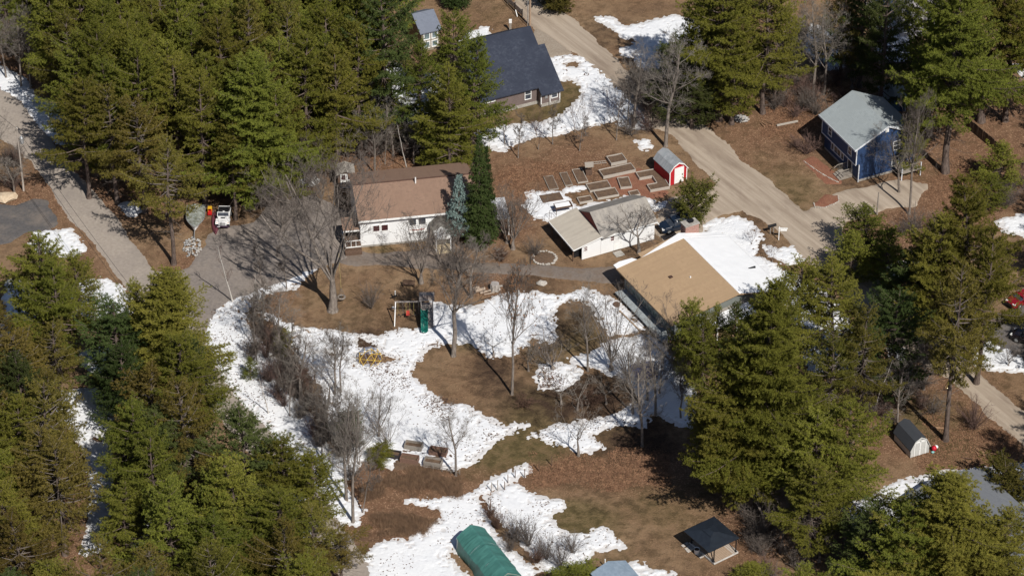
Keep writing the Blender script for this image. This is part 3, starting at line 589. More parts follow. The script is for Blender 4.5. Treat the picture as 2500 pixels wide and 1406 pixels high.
MB().box(-.0, xl - .02, 0, .12, 0, 2.05).prism([(0, 2.05), (xl - .02, 2.05), (xl - .02, 2.68)], 'y', 0, .12).box(1.3, xl - .02, .12, D, 0, 1.7).build('lean_to_wall', M_SIDW, t)
MB().slab([(-.35, hw - .12), (D / 2, hw + rise + .08), (D + .35, hw - .12)], 'x', xl - .1, W + .25, .12).build('roof', M_GRYR, t)
MB().slab([(-1.3, 2.02), (xl - .03, hw + .0)], 'y', -.3, D + .75, .12).build('lean_to_roof', M_TANR, t)
MB().box(-1.38, -1.3, -.3, D + .75, 1.86, 2.04).prism([(-1.3, 1.88), (xl, 2.76), (xl, 2.88), (-1.3, 2.03)], 'y', -.36, -.305).build('fascia', M_WHITE, t)
MB().box(xl, W + .25, -.42, -.35, hw - .28, hw - .14).build('fascia', M_WHITE, t)
for y in (.2, 3.2, 6.0): MB().box(-1.2, -1.08, y - .06, y + .06, 0, 1.92).build('post', M_WOODB, t)
for k, (x, h) in enumerate(((xl + 1.6, 1.9), (.5, 1.5))): window(t, (x, 0, h if k else 2.05), 0, .42 if k else .5, .62 if k else .85, gm=mat('red_sash', (.10, .015, .015), None), mull=(1, 3))
dm = MB().slab([(xl + .05, 2.74), (xl + 1.7, 3.22), (xl + 3.3, 2.74)], 'y', -.6, 2.0, .1).build('dormer', M_GRYR, t)
MB().prism([(xl + .3, 2.66), (xl + 1.7, 3.1), (xl + 3.1, 2.66)], 'y', -.5, -.42).build('pediment', M_WHITE, dm)
door(t, (xl + 2.35, 0, .05), 0, .9, 2.0, M_WHITE)
MB().box(xl + 3.2, W - .6, -.03, 0, .1, 2.1).build('garage_door', M_SIDW, t)
MB().box(-.7, .4, .8, 1.6, .0, .9).build('workbench', M_BLACK, t)
tag(MB().box(-.05, 1.1, -1.6, -.45, .0, .05).build('concrete_slab', M_CONC, None, (*G(1492, 612), 0), A3), 'pale concrete slab before the white garage', 'slab')

# ---- 4 tan-roofed house, far slope under snow
A4 = R_(28.3)
t = thing('house', 'large low house with tan shingle roof, its far slope under smooth white snow', 'house', at(1509, 703), A4)
M_TAN = mat_shingle('tan_shingles', (0.425, 0.295, 0.180), (0.350, 0.238, 0.145), .18, .5, slope_axis='x', streak=.5, streakc=(.31, .21, .13))
L1, L2, D, hw, rise, drop = 9.05, 6.3, 13.0, 3.0, 1.35, 1.75
prof = [(0, hw), (L1, hw + rise), (L1 + L2, hw + rise - drop)]
M_GRNW = mat_siding('grey_green_siding', (0.20, 0.215, 0.205), .15, .2)
MB().prism([(.4, 0), (.4, hw - .1), (L1, hw + rise - .12), (L1 + L2 - .4, hw + rise - drop - .1), (L1 + L2 - .4, 0)], 'y', -D + .6, -.8).build('wall', M_GRNW, t)
roof = MB().slab([(-.3, hw - .03), (L1, hw + rise)], 'y', -D, 0, .18).build('roof', M_TAN, t)
MB().slab([(L1, hw + rise), (L1 + L2 + .3, hw + rise - drop - .08)], 'y', -D, 0, .18).build('roof', M_TAN, t)
def snow_cap(par, p0, p1, y0, y1, nx, ny, th, seed, edge=.25):
    X, Y = np.meshgrid(np.linspace(0, 1, nx), np.linspace(y0, y1, ny), indexing='ij')
    Zb = p0[1] + (p1[1] - p0[1]) * X; Xw = p0[0] + (p1[0] - p0[0]) * X
    e = np.minimum(np.minimum(X * abs(p1[0] - p0[0]), (1 - X) * abs(p1[0] - p0[0])), np.minimum(Y - y0, y1 - Y))
    Z = Zb + th * np.clip(e / edge, 0, 1) ** .5 + .015 * fbm(Xw, Y, .9, 3, seed) * (e > 0) - .02 * (e <= 0)
    a = (np.arange(nx - 1)[:, None] * ny + np.arange(ny - 1)[None]).ravel()
    me = np_mesh('roof_snow', np.stack([Xw.ravel(), Y.ravel(), Z.ravel()], 1), np.stack([a, a + ny, a + ny + 1, a + 1], 1), M_SNOWS); me.shade_smooth()
    return link('roof_snow', me, par)
M_SNOWS = mat('smooth_snow', (0.80, 0.81, 0.83), (0.77, 0.78, 0.80), .8, .75, bs=.15)
sn = snow_cap(t, (L1 + .1, hw + rise + .01), (L1 + L2 + .35, hw + rise - drop - .06), -D, .02, 40, 70, .14, 3); sn['label'] = 'smooth white snow on the far slope'
M_RAKE = mat('white_rake_board', (.85, .85, .86), None, 2)
# rake overhang under snow along the far gable
ov = MB().slab([(-.3, hw - .05), (2.2, hw + .25)], 'y', 0, .62, .14).slab([(3.3, hw + .34), (L1, hw + rise - .03)], 'y', 0, 1.1, .14).slab([(L1, hw + rise - .03), (L1 + L2, hw + rise - drop - .05)], 'y', 0, .9, .14).build('rake_overhang', M_TAN, t)
def wedge(pts, th, name, m, par):
    b = MB(); n = len(pts); b.add([(x, y, z) for x, y, z in pts] + [(x, y, z + th) for x, y, z in pts], [tuple(range(n))[::-1], tuple(range(n, 2 * n))] + [(i, (i + 1) % n, n + (i + 1) % n, n + i) for i in range(n)])
    return b.build(name, m, par)
wedge([(-.3, 0, hw - .02), (2.6, 0, hw + .31), (2.2, .62, hw + .27), (.6, .9, hw + .1), (-.3, .75, hw - .02)], .1, 'roof_snow', M_SNOWS, t)
wedge([(3.1, .0, hw + .35), (L1 + .1, -.02, hw + rise + .02), (L1 + .1, 1.15, hw + rise + .02)], .1, 'roof_snow', M_SNOWS, t)
wedge([(L1 + .1, 0, hw + rise + .0), (L1 + L2 + .3, 0, hw + rise - drop - .05), (L1 + L2 - .4, .9, hw + rise - drop + .05), (L1 + .1, 1.15, hw + rise + .0)], .1, 'roof_snow', M_SNOWS, t)
# window wall and its sill deck
for k in range(9):
    y = -1.7 - k * 1.32
    window(t, (.4, y, 1.65), R_(-90), 1.0, 1.5, fm=mat('grey_frame', (.34, .36, .36), None), gm=mat_glass_dark('green_glass', (0.07, 0.09, 0.085)), mull=(1, 2))
dk = MB().box(-1.15, .35, -D + .4, -1.2, .42, .55).build('deck', mat('grey_deck', (.33, .36, .37), (.24, .265, .28), 4), t)
for k in range(10): MB().box(-1.1, -1.0, -1.4 - k * 1.3, -1.3 - k * 1.3, 0, .45).build('post', M_WOODG, dk)
MB().box(3.9, 4.35, -5.6, -5.2, hw + .42, hw + .75).build('roof_vent', mat('brown_vent', (.08, .045, .035), None), t)
MB().tube([(6.0, -6.9, hw + .6), (6.0, -6.9, hw + 1.05)], .1, 8).build('vent_pipe', M_WHITE, t)
MB().box(L1 + 4.6, L1 + 5.6, -7.9, -7.75, hw + rise - 1.35, hw + rise - 1.1).box(L1 + 5.0, L1 + 5.15, -7.9, -7.75, hw + rise - 1.6, hw + rise - 1.3).build('antenna', M_BLACK, t)
# brick chimney
M_BRICK = bpy.data.materials.new('red_brick'); M_BRICK.use_nodes = True
nt = M_BRICK.node_tree; pb = nt.nodes['Principled BSDF']; co = N(nt, 'ShaderNodeTexCoord').outputs['Object']
sx = N(nt, 'ShaderNodeSeparateXYZ'); nt.links.new(co, sx.inputs[0]); cb = N(nt, 'ShaderNodeCombineXYZ'); ad = N(nt, 'ShaderNodeMath', operation='ADD')
nt.links.new(sx.outputs[0], ad.inputs[0]); nt.links.new(sx.outputs[1], ad.inputs[1]); nt.links.new(ad.outputs[0], cb.inputs[0]); nt.links.new(sx.outputs[2], cb.inputs[1])
br = N(nt, 'ShaderNodeTexBrick'); nt.links.new(cb.outputs[0], br.inputs[0]); br.inputs['Scale'].default_value = 1; br.inputs['Brick Width'].default_value = .21; br.inputs['Row Height'].default_value = .075; br.inputs['Mortar Size'].default_value = .009
br.inputs['Color1'].default_value = (.25, .085, .06, 1); br.inputs['Color2'].default_value = (.36, .17, .13, 1); br.inputs['Mortar'].default_value = (.42, .36, .32, 1)
nt.links.new(br.outputs[0], pb.inputs['Base Color']); pb.inputs['Roughness'].default_value = .9; bump(nt, pb, br.outputs[1], -.5, .01)
cx, cy = L1 + 1.0, 1.05
ch = MB().box(cx, cx + 1.9, cy, cy + 1.15, 0, 5.0).build('chimney', M_BRICK, t)
MB().box(cx - .08, cx + 1.98, cy - .08, cy + 1.23, 5.0, 5.14).build('chimney_cap', M_CONC, ch)
MB().box(cx + .75, cx + 1.35, cy + .4, cy + .85, 5.14, 5.2).box(cx + .68, cx + 1.42, cy + .33, cy + .92, 5.36, 5.42).box(cx + .78, cx + .84, cy + .42, cy + .48, 5.2, 5.36).box(cx + 1.27, cx + 1.33, cy + .77, cy + .83, 5.2, 5.36).build('flue_cover', M_BLACK, ch)
# near porch roof with snow
pr = MB().slab([(4.6, 2.2), (10.4, 2.75)], 'y', -D - 2.4, -D + .55, .14).build('porch_roof', M_GRYR, t)
wedge([(4.6, -D - 2.4, 2.21), (10.4, -D - 2.4, 2.76), (10.4, -D - .2, 2.76), (7, -D - .1, 2.45), (4.6, -D - .6, 2.21)], .08, 'roof_snow', M_SNOWS, pr)
for x in (4.8, 7.5, 10.2): MB().box(x - .07, x + .07, -D - 2.35, -D - 2.21, 0, 2.2).build('post', M_WHITE, pr)

# ---- 5 blue garrison house
A5 = R_(25.5)
t = thing('house', 'dark blue two-storey house with a light grey gable roof and white trim', 'house', at(2086, 447), A5)
M_BLUE = mat_siding('navy_blue_siding', (0.032, 0.068, 0.165), .12, .15); M_LGR = mat_shingle('light_grey_shingles', (0.33, 0.365, 0.375), (0.265, 0.295, 0.305), .2, .45, slope_axis='x')
W, D, hw, rise = 8.7, 8.6, 5.5, 2.1
MB().prism([(0, 2.7), (0, hw), (W / 2, hw + rise), (W, hw), (W, 2.7)], 'y', 0, D).build('upper_wall', M_BLUE, t)
MB().box(.5, W, .0, D, .35, 2.7).build('wall', M_BLUE, t); MB().box(.53, W - .03, .03, D - .03, 0, .35).build('foundation', M_CONC, t)
M_TRIM = mat('pale_trim', (.72, .75, .80), None, 2)
MB().slab([(-.45, hw - .2), (W / 2, hw + rise + .1), (W + .45, hw - .2)], 'y', -.3, D + .3, .15).build('roof', M_LGR, t)
MB().slab([(-.45, hw - .22), (W / 2, hw + rise + .07), (W + .45, hw - .22)], 'y', -.35, -.3, .24).box(-.5, -.45, -.35, D + .35, hw - .42, hw - .18).build('fascia', M_TRIM, t)
MB().box(-.06, .04, 0.0, D, 2.62, 2.76).build('belt_board', M_TRIM, t)
MB().box(-.05, .07, -.05, .07, 2.76, hw - .2).build('corner_board', M_TRIM, t); MB().box(.45, .57, -.05, .07, 0, 2.62).build('corner_board', M_TRIM, t)
MB().box(-.05, .07, D - .07, D + .05, 2.76, hw - .2).build('corner_board', M_TRIM, t)
for y in (1.6, 6.6): window(t, (0, y, 3.95), R_(-90), .75, 1.05, fm=M_TRIM, mull=(1, 2))
window(t, (.5, 5.3, 1.75), R_(-90), 1.5, 1.3, fm=M_TRIM, mull=(2, 1))
for y in (4.05, 6.55): window(t, (.5, y, 1.75), R_(-90), .5, 1.3, fm=M_TRIM)
door(t, (.5, 2.1, .45), R_(-90), .9, 2.0, mat('door_dark', (.05, .05, .06), None))
window(t, (5.9, 0, 4.1), 0, .85, 1.2, fm=M_WHITE, mull=(1, 2)); window(t, (5.9, 0, 1.7), 0, .9, 1.3, fm=M_WHITE, mull=(1, 2)); window(t, (7.9, 0, 4.1), 0, .7, 1.0, fm=M_WHITE, mull=(1, 2))
MB().box(W / 2 - .28, W / 2 + .2, -.06, 0, hw + rise - 1.05, hw + rise - .45).build('gable_vent', M_WHITE, t)
MB().tube([(W / 2 + 1.6, 1.6, hw + rise - .9), (W / 2 + 1.6, 1.6, hw + rise + .1)], .07, 8).build('vent_pipe', M_WHITE, t)
st = MB().box(-.9, .5, 1.3, 2.9, 0, .45).box(-1.2, -.9, 1.3, 2.9, 0, .3).box(-1.5, -1.2, 1.3, 2.9, 0, .15).build('steps', M_WOODG, t)
for y in (1.35, 2.85):
    MB().box(-.9, .48, y - .03, y + .03, 1.3, 1.38).beam((-1.45, y, .95), (-.9, y, 1.34), .06, .07).build('handrail', M_WOODG, st)
    for k in range(7): MB().box(-.85 + k * .2, -.82 + k * .2, y - .02, y + .02, .45, 1.3).build('baluster', M_WOODG, st)
# deck on the gable side, mostly behind the pine
dk = MB().box(5.6, 8.6, -2.2, -.02, 1.0, 1.12).build('deck', M_WOODG, t)
for x in (5.7, 8.5):
    for z in (0,): MB().box(x - .06, x + .06, -2.15, -2.03, 0, 2.1).build('post', M_TRIM, dk)
MB().box(5.6, 8.6, -2.16, -2.08, 2.05, 2.12).build('handrail', M_WOODG, dk)

# ---- 6 sheds
def gambrel(name, label, px, py, ang, W, D, hw, h2, hr, inset, mw, mr, mt, ov=.12, cat='shed'):
    t = thing(name, label, cat, at(px, py), ang)
    P = [(0, hw), (inset, h2), (W / 2, hr), (W - inset, h2), (W, hw)]
    MB().prism([(0, 0)] + P + [(W, 0)], 'y', 0, D).build('wall', mw, t)
    q = [(-ov, hw - .08)] + [(x, z + .05) for x, z in P[1:-1]] + [(W + ov, hw - .08)]
    MB().slab(q, 'y', -ov, D + ov, .08).build('roof', mr, t)
    MB().slab([(x, z - .0) for x, z in q], 'y', -ov - .04, -ov, .16).build('rake_trim', mt, t)
    for x in (.05, W - .05): MB().box(x - .06, x + .06, -.05, .03, 0, hw - .1).build('corner_board', mt, t)
    return t
M_STRIPE = mat_shingle('striped_grey_shingles', (0.30, 0.32, 0.34), (0.11, 0.12, 0.13), .22, .7, slope_axis='x', streak=.5, streakc=(.5, .5, .52))
M_BRED = mat_siding('bright_barn_red', (0.50, 0.020, 0.030), .3, .15)
t = gambrel('garden_shed', 'bright red barn shed with white door and striped grey roof by the garden', 1634, 454, R_(29.5), 2.6, 3.75, 2.05, 2.75, 3.15, .5, M_BRED, M_STRIPE, M_WHITE)
door(t, (1.4, 0, .08), 0, 1.2, 2.2, M_WHITE)
M_OFFW = mat_siding('off_white_panel', (0.62, 0.62, 0.60), .25, .25)
M_DKR = mat_shingle('charcoal_shingles', (0.055, 0.060, 0.070), (0.038, 0.042, 0.050), .2, .4, slope_axis='x')
t = gambrel('barn_shed', 'small off-white barn shed with charcoal roof beside the leaf-strewn lot', 2222, 1117, R_(25), 2.4, 3.6, 1.1, 2.15, 2.6, .45, M_OFFW, M_DKR, M_OFFW)
for x in (.85, 1.55): door(t, (x, 0, .05), 0, .68, 1.85, M_OFFW)
t = thing('backyard_shed', 'small dark blue shed with a pale edged gable in deep pine shade', 'shed', at(2153, 274), R_(3))
MB().prism([(0, 0), (0, 1.9), (1.55, 2.45), (3.1, 1.9), (3.1, 0)], 'y', 0, 3.2).build('wall', M_BLUE, t)
MB().slab([(-.2, 1.85), (1.55, 2.5), (3.3, 1.85)], 'y', -.15, 3.4, .1).build('roof', M_LGR, t)
door(t, (1.5, 0, .05), 0, 1.7, 1.75, mat('teal_blue_door', (.08, .16, .26), None), M_BLUE)
for x in (.05, 3.05): MB().box(x - .05, x + .05, -.05, .02, 0, 1.85).build('corner_board', M_TRIM, t)
# ---- 7 grey roofed house, bottom right
t = thing('house', 'house with a wide slate grey roof largely hidden by the near pine at lower right', 'house', at(2196, 1262), R_(29.5))
M_SLATE = mat_shingle('slate_grey_shingles', (0.175, 0.185, 0.205), (0.13, 0.14, 0.16), .22, .6, slope_axis='x')
W, D, hw, rise = 10.8, 17.0, 2.7, 1.5
MB().prism([(.4, 0), (.4, hw), (W / 2, hw + rise - .1), (W - .4, hw), (W - .4, 0)], 'y', -D + .4, -.4).build('wall', M_SIDW, t)
MB().slab([(-.1, hw - .05), (W / 2, hw + rise), (W + .1, hw - .05)], 'y', -D, 0, .16).build('roof', M_SLATE, t)
window(t, (.4, -4, 1.5), R_(-90), 1.2, 1.1, mull=(2, 1)); window(t, (.4, -8, 1.5), R_(-90), 1.2, 1.1, mull=(2, 1))
# ---- 8 blue-grey roof at the bottom edge
t = thing('outbuilding', 'small building with a smooth blue grey roof at the bottom edge', 'building', at(1440, 1432), R_(28))
M_BGR = mat('blue_grey_roof', (0.27, 0.34, 0.42), (0.21, 0.27, 0.34), 2, .6)
MB().prism([(.2, 0), (.2, 2.0), (2.2, 2.7), (4.2, 2.0), (4.2, 0)], 'y', -4, -.2).build('wall', M_OFFW, t)
MB().slab([(0, 2.0), (2.2, 2.8), (4.4, 2.0)], 'y', -4.3, 0, .1).build('roof', M_BGR, t)
tag(MB().tube([(0, 0, 0), (0, 0, 1.1)], .07, 8).build('standpipe', M_WHITE, None, at(1477, 1383)), 'short white pipe standing behind the blue grey roof', 'pipe')
# ---- 9 house behind the pines, top
t = thing('house', 'grey-roofed house with white framed windows glimpsed through the top pines', 'house', at(1030, 128), R_(24))
MB().prism([(0, 0), (0, 3.2), (2.6, 4.6), (5.2, 3.2), (5.2, 0)], 'x', 0, 2.6).build('wall', mat_siding('tan_siding', (.34, .29, .22)), t)
MB().slab([(-.3, 3.1), (2.6, 4.7), (5.5, 3.1)], 'x', -.3, 2.9, .14).build('roof', mat_shingle('blue_grey_shingles', (.17, .19, .24), (.13, .15, .19), .2, .4), t)
for x in (.75, 1.9):
    for z in (1.0, 2.3): window(t, (x, 0, z), 0, .7, .8, gm=M_PANE2, fr=.14)
# ---- 10 small windowed outbuilding left of the ranch house
t = thing('playhouse', 'small brown hut with white framed door and window behind the bare maple', 'hut', at(826, 462), R_(6))
MB().prism([(0, 0), (0, 2.3), (1.0, 2.7), (2.0, 2.3), (2.0, 0)], 'y', 0, 2.0).build('wall', M_WOODB, t)
MB().slab([(-.2, 2.25), (1.0, 2.8), (2.2, 2.25)], 'y', -.2, 2.2, .1).build('roof', M_GRYR, t)
window(t, (.7, 0, 1.75), 0, .5, .75, gm=M_SHUT, fr=.13); window(t, (1.45, 0, 1.75), 0, .4, .75, gm=M_SHUT, fr=.13); window(t, (.7, 0, .65), 0, .5, .75, gm=M_SHUT, fr=.13); door(t, (1.5, 0, .05), 0, .6, 1.15, M_WHITE)
# ---- 11 pale building top right
t = thing('building', 'pale grey walled building glimpsed between trees at the top right', 'building', at(2196, 92), R_(4))
MB().box(0, 6, 0, 6, 0, 5.6).build('wall', mat_siding('pale_grey_siding', (.50, .48, .50)), t)
MB().slab([(-.3, 5.5), (3, 6.8), (6.3, 5.5)], 'y', -.3, 6.3, .14).build('roof', M_SLATE, t)
window(t, (.9, 0, 3.8), 0, .9, 1.2); window(t, (.9, 0, 1.4), 0, .9, 1.2)

# ================================================================== TARP TENT
A10 = R_(27)
t = thing('tarp_shelter', 'long green tarpaulin shelter standing on the snow at the bottom', 'tent', at(1113, 1342), A10)
M_TARP = bpy.data.materials.new('green_tarpaulin'); M_TARP.use_nodes = True
nt = M_TARP.node_tree; pb = nt.nodes['Principled BSDF']; co = N(nt, 'ShaderNodeTexCoord').outputs['Object']
g = noise(nt, stretch(nt, co, .25, 1, .25), 3, 5, .7); nt.links.new(mixc(nt, g, (.062, .198, .172), (.045, .150, .134)), pb.inputs['Base Color']); pb.inputs['Roughness'].default_value = .55
bump(nt, pb, noise(nt, stretch(nt, co, .2, 1, .2), 2.5, 4), .5, .08)
Wt, Lt = 3.6, 9.4
nX = 60; nY = 80
prof = np.array([(0.0, 0.0), (-.02, .9), (.05, 1.75), (.75, 2.35), (1.8, 2.95), (2.85, 2.35), (Wt - .03, 1.75), (Wt, .9), (Wt, 0)])
seg = np.concatenate([[0], np.cumsum(np.hypot(*np.diff(prof, axis=0).T))]); uu = np.linspace(0, seg[-1], nX)
px_ = np.interp(uu, seg, prof[:, 0]); pz_ = np.interp(uu, seg, prof[:, 1])
YY = np.linspace(-Lt, 0, nY)
Xg, Yg = np.meshgrid(px_, YY, indexing='ij'); Zg = np.repeat(pz_[:, None], nY, 1)
sag = -.07 * np.abs(np.sin(Yg * math.pi / 1.9)) * (Zg > 1.8); wob = .035 * fbm(Yg + Zg * .7, Xg * .4, .7, 3, 2)
side = (Zg < 1.8); Xg = Xg + np.where(side, wob * 1.8 + .1 * np.sin((Zg * 1.4 + Yg) * 1.6) * (Xg < 1) * (1 - Zg / 2), 0); Zg = Zg + sag + np.where(side, 0, wob * .6)
a = (np.arange(nX - 1)[:, None] * nY + np.arange(nY - 1)[None]).ravel()
me = np_mesh('cover', np.stack([Xg.ravel(), Yg.ravel(), Zg.ravel()], 1), np.stack([a, a + 1, a + nY + 1, a + nY], 1), M_TARP); me.shade_smooth(); link('cover', me, t)
MB().prism([(.05, 0)] + [(x, z) for x, z in prof[2:7]] + [(Wt - .05, 0)], 'y', -Lt + .35, -Lt + .38).build('end_panel', mat('tan_panel', (.42, .38, .31), None, 2), t)
MB().prism([(.05, 0)] + [(x, z - .03) for x, z in prof[2:7]] + [(Wt - .05, 0)], 'y', -.1, -.05).build('end_panel', mat('grey_panel', (.38, .42, .50), None, 2), t)
for k in range(4): MB().tube([(x * .98 + .03, -.3 - k * 2.9, z - .06) for x, z in prof], .03, 6).build('hoop', M_METAL, t)

# ================================================================== GAZEBO
A11 = R_(35.5)
t = thing('gazebo', 'black metal canopy gazebo over a pale plank deck on the brown lawn', 'gazebo', at(1743, 1377), A11)
W, D = 3.28, 4.22
MB().box(.06, W - .06, .06, D - .06, 0, .17).build('deck_base', M_WOODB, t)
pm = [mat('deck_plank_%s' % n, c, tuple(x * .8 for x in c), 5, .8, (3, .6, 1)) for n, c in (('pale', (.50, .46, .42)), ('tan', (.43, .33, .25)), ('warm', (.40, .28, .19)))]
plank = None; npl = 26
for k in range(npl):
    x0 = k * W / npl; mm = pm[0] if k in (0, npl - 1) or k > npl - 6 and k % 2 else pm[1 + k % 2]
    MB().box(x0 + .006, x0 + W / npl - .006, 0, D, .175, .215 + .004 * (k % 3)).build('plank', mm, t)
MB().box(-.05, 0, -.05, D + .05, .03, .225).box(W, W + .05, -.05, D + .05, .03, .225).box(-.05, W + .05, -.1, -.05, .03, .225).build('edge_board', mat('edge_white', (.62, .60, .57), None, 3), t)
M_CAN = mat('dark_canopy_metal', (.018, .024, .034), (.013, .017, .025), 2, .42, spec=.5)
e = .30; H1, H2, H3 = 2.35, 2.78, 2.80
c = MB(); Q = [(-.98, -.25), (W - .02, -.25), (W - .02, D + .02), (-.98, D + .02)]; c0 = (W / 2 - .5, D / 2 - .1)
q2 = [(c0[0] + (x - c0[0]) * .28, c0[1] + (y - c0[1]) * .28) for x, y in Q]
vs = [(x, y, H1) for x, y in Q] + [(x, y, H2) for x, y in q2] + [(x, y, H1 - .07) for x, y in Q] + [(x, y, H2 - .07) for x, y in q2]
c.add(vs, [(i, (i + 1) % 4, 4 + (i + 1) % 4, 4 + i) for i in range(4)] + [(8 + i, 12 + i, 12 + (i + 1) % 4, 8 + (i + 1) % 4) for i in range(4)] + [(i, 8 + i, 8 + (i + 1) % 4, (i + 1) % 4) for i in range(4)] + [(4, 5, 6, 7)])
c.build('canopy', M_CAN, t)
q3 = [(c0[0] + (x - c0[0]) * .34, c0[1] + (y - c0[1]) * .34) for x, y in Q]
MB().add([(x, y, H2 + .05) for x, y in q3] + [(c0[0], c0[1] - .4, H3 + .16), (c0[0], c0[1] + .4, H3 + .16)], [(0, 1, 4), (1, 2, 5, 4), (2, 3, 5), (3, 0, 4, 5), (0, 3, 2, 1)]).build('top_vent', M_CAN, t)
for x, y in ((.08, .15), (W - .16, .12), (W - .16, D - .15), (.08, D - .15)):
    p = MB().box(x - .05, x + .05, y - .05, y + .05, .21, H1 - .03).box(x - .12, x + .12, y - .12, y + .12, .21, .25).build('post', M_BLACK, t)
    sx_ = 1 if x < 1 else -1; sy_ = 1 if y < 1 else -1
    MB().beam((x, y, 1.75), (x + sx_ * .6, y, H1 - .05), .05, .05).beam((x, y, 1.75), (x, y + sy_ * .6, H1 - .05), .05, .05).build('brace', M_BLACK, p)
MB().box(.03, W - .07, .1, .16, H1 - .16, H1 - .06).box(.03, W - .07, D - .16, D - .1, H1 - .16, H1 - .06).box(.03, .1, .1, D - .1, H1 - .16, H1 - .06).box(W - .14, W - .07, .1, D - .1, H1 - .16, H1 - .06).build('beam', M_BLACK, t)
# curtains bunched at posts
for a0, b0 in (((-.02, .1), (-.1, .8)), ((W - .1, D - .2), (W - .1, D - .9))):
    MB().beam((b0[0], b0[1], H1 - .1), (a0[0], a0[1], .3), .09, .09).build('tied_curtain', M_BLACK, t)
x, y = G(1701, 1350); pot = thing('planter', 'round white planter pot at the gazebo deck edge', 'planter', (x, y, 0.0))
MB().lathe([(0.0, .0), (.24, 0), (.34, .62), (.36, .66), (.31, .66), (.29, .55), (0, .55)], 14).build('pot', M_WHITE, pot, smooth=False); MB().lathe([(0, .57), (.29, .57)], 14).build('soil', M_SOIL, pot)
rg = random.Random(5)
for k, (px, py) in enumerate([(1670, 1331), (1678, 1339), (1684, 1333), (1676, 1327), (1682, 1344), (1690, 1338), (1706, 1352), (1712, 1358)]):
    tag(MB().cbox((0, 0, .03), (.55, .42, .06)).build('stepping_stone', M_STONE, None, at(px, py), R_(35 + rg.uniform(-6, 6)), bevel=.02), ['paving stone at the outer corner of the patch beside the gazebo', 'tan paving stone in the middle of the patch beside the gazebo deck', 'paving stone nearest the gazebo deck corner', 'paving stone farthest back in the patch beside the gazebo', 'paving stone at the near end of the gazebo patch', 'paving stone beside the gazebo deck left of the pot', 'tan paving stone right after the white pot', 'last paving stone toward the near gazebo corner'][k], 'paving stone', 'paving stones beside the gazebo')
# ================================================================== TREES
def seg_tubes(segs, n, taper=True):
    """segs: array (k, 8) p0 p1 r0 r1 -> verts, quads"""
    S = np.asarray(segs, float); p0, p1, r0, r1 = S[:, :3], S[:, 3:6], S[:, 6], S[:, 7]
    d = p1 - p0; d /= np.linalg.norm(d, axis=1, keepdims=True) + 1e-9
    ref = np.where(np.abs(d[:, 2:3]) > .9, [[1.0, 0, 0]], [[0, 0, 1.0]]); a = np.cross(d, ref); a /= np.linalg.norm(a, axis=1, keepdims=True) + 1e-9; b = np.cross(d, a)
    th = np.arange(n) * 2 * math.pi / n; cs, sn = np.cos(th)[None, :, None], np.sin(th)[None, :, None]
    off = a[:, None] * cs + b[:, None] * sn
    V = np.concatenate([p0[:, None] + off * r0[:, None, None], p1[:, None] + off * r1[:, None, None]], 1)
    k = len(S); base = np.arange(k)[:, None] * 2 * n; i = np.arange(n)[None]; j = (i + 1) % n
    F = np.stack([base + i, base + j, base + n + j, base + n + i], 2).reshape(-1, 4)
    return V.reshape(-1, 3), F
def unit(v): return v / (np.linalg.norm(v, axis=-1, keepdims=True) + 1e-9)

class Proto: pass
def blades(rs, C, Dd, K, ln, wd, up=.55, spread=.75, flat=.0):
    """C (n,3) tuft centres, Dd (n,3) growth direction -> needle-bundle triangles"""
    n = len(C); C = np.repeat(C, K, 0); D = np.repeat(Dd, K, 0)
    r = unit(rs.normal(size=(n * K, 3))); d = unit(D * .55 + np.array([0, 0, up]) + r * spread)
    l = ln * rs.uniform(.6, 1.25, (n * K, 1)); w = wd * rs.uniform(.7, 1.3, (n * K, 1))
    nn = unit(np.array([0, 0, 1.0]) * flat + unit(rs.normal(size=(n * K, 3)))); s = unit(np.cross(d, nn))
    b = C + rs.normal(size=(n * K, 3)) * ln * .22
    V = np.stack([b - s * w / 2, b + s * w / 2, b + d * l], 1).reshape(-1, 3)
    return V, np.arange(n * K * 3).reshape(-1, 3)

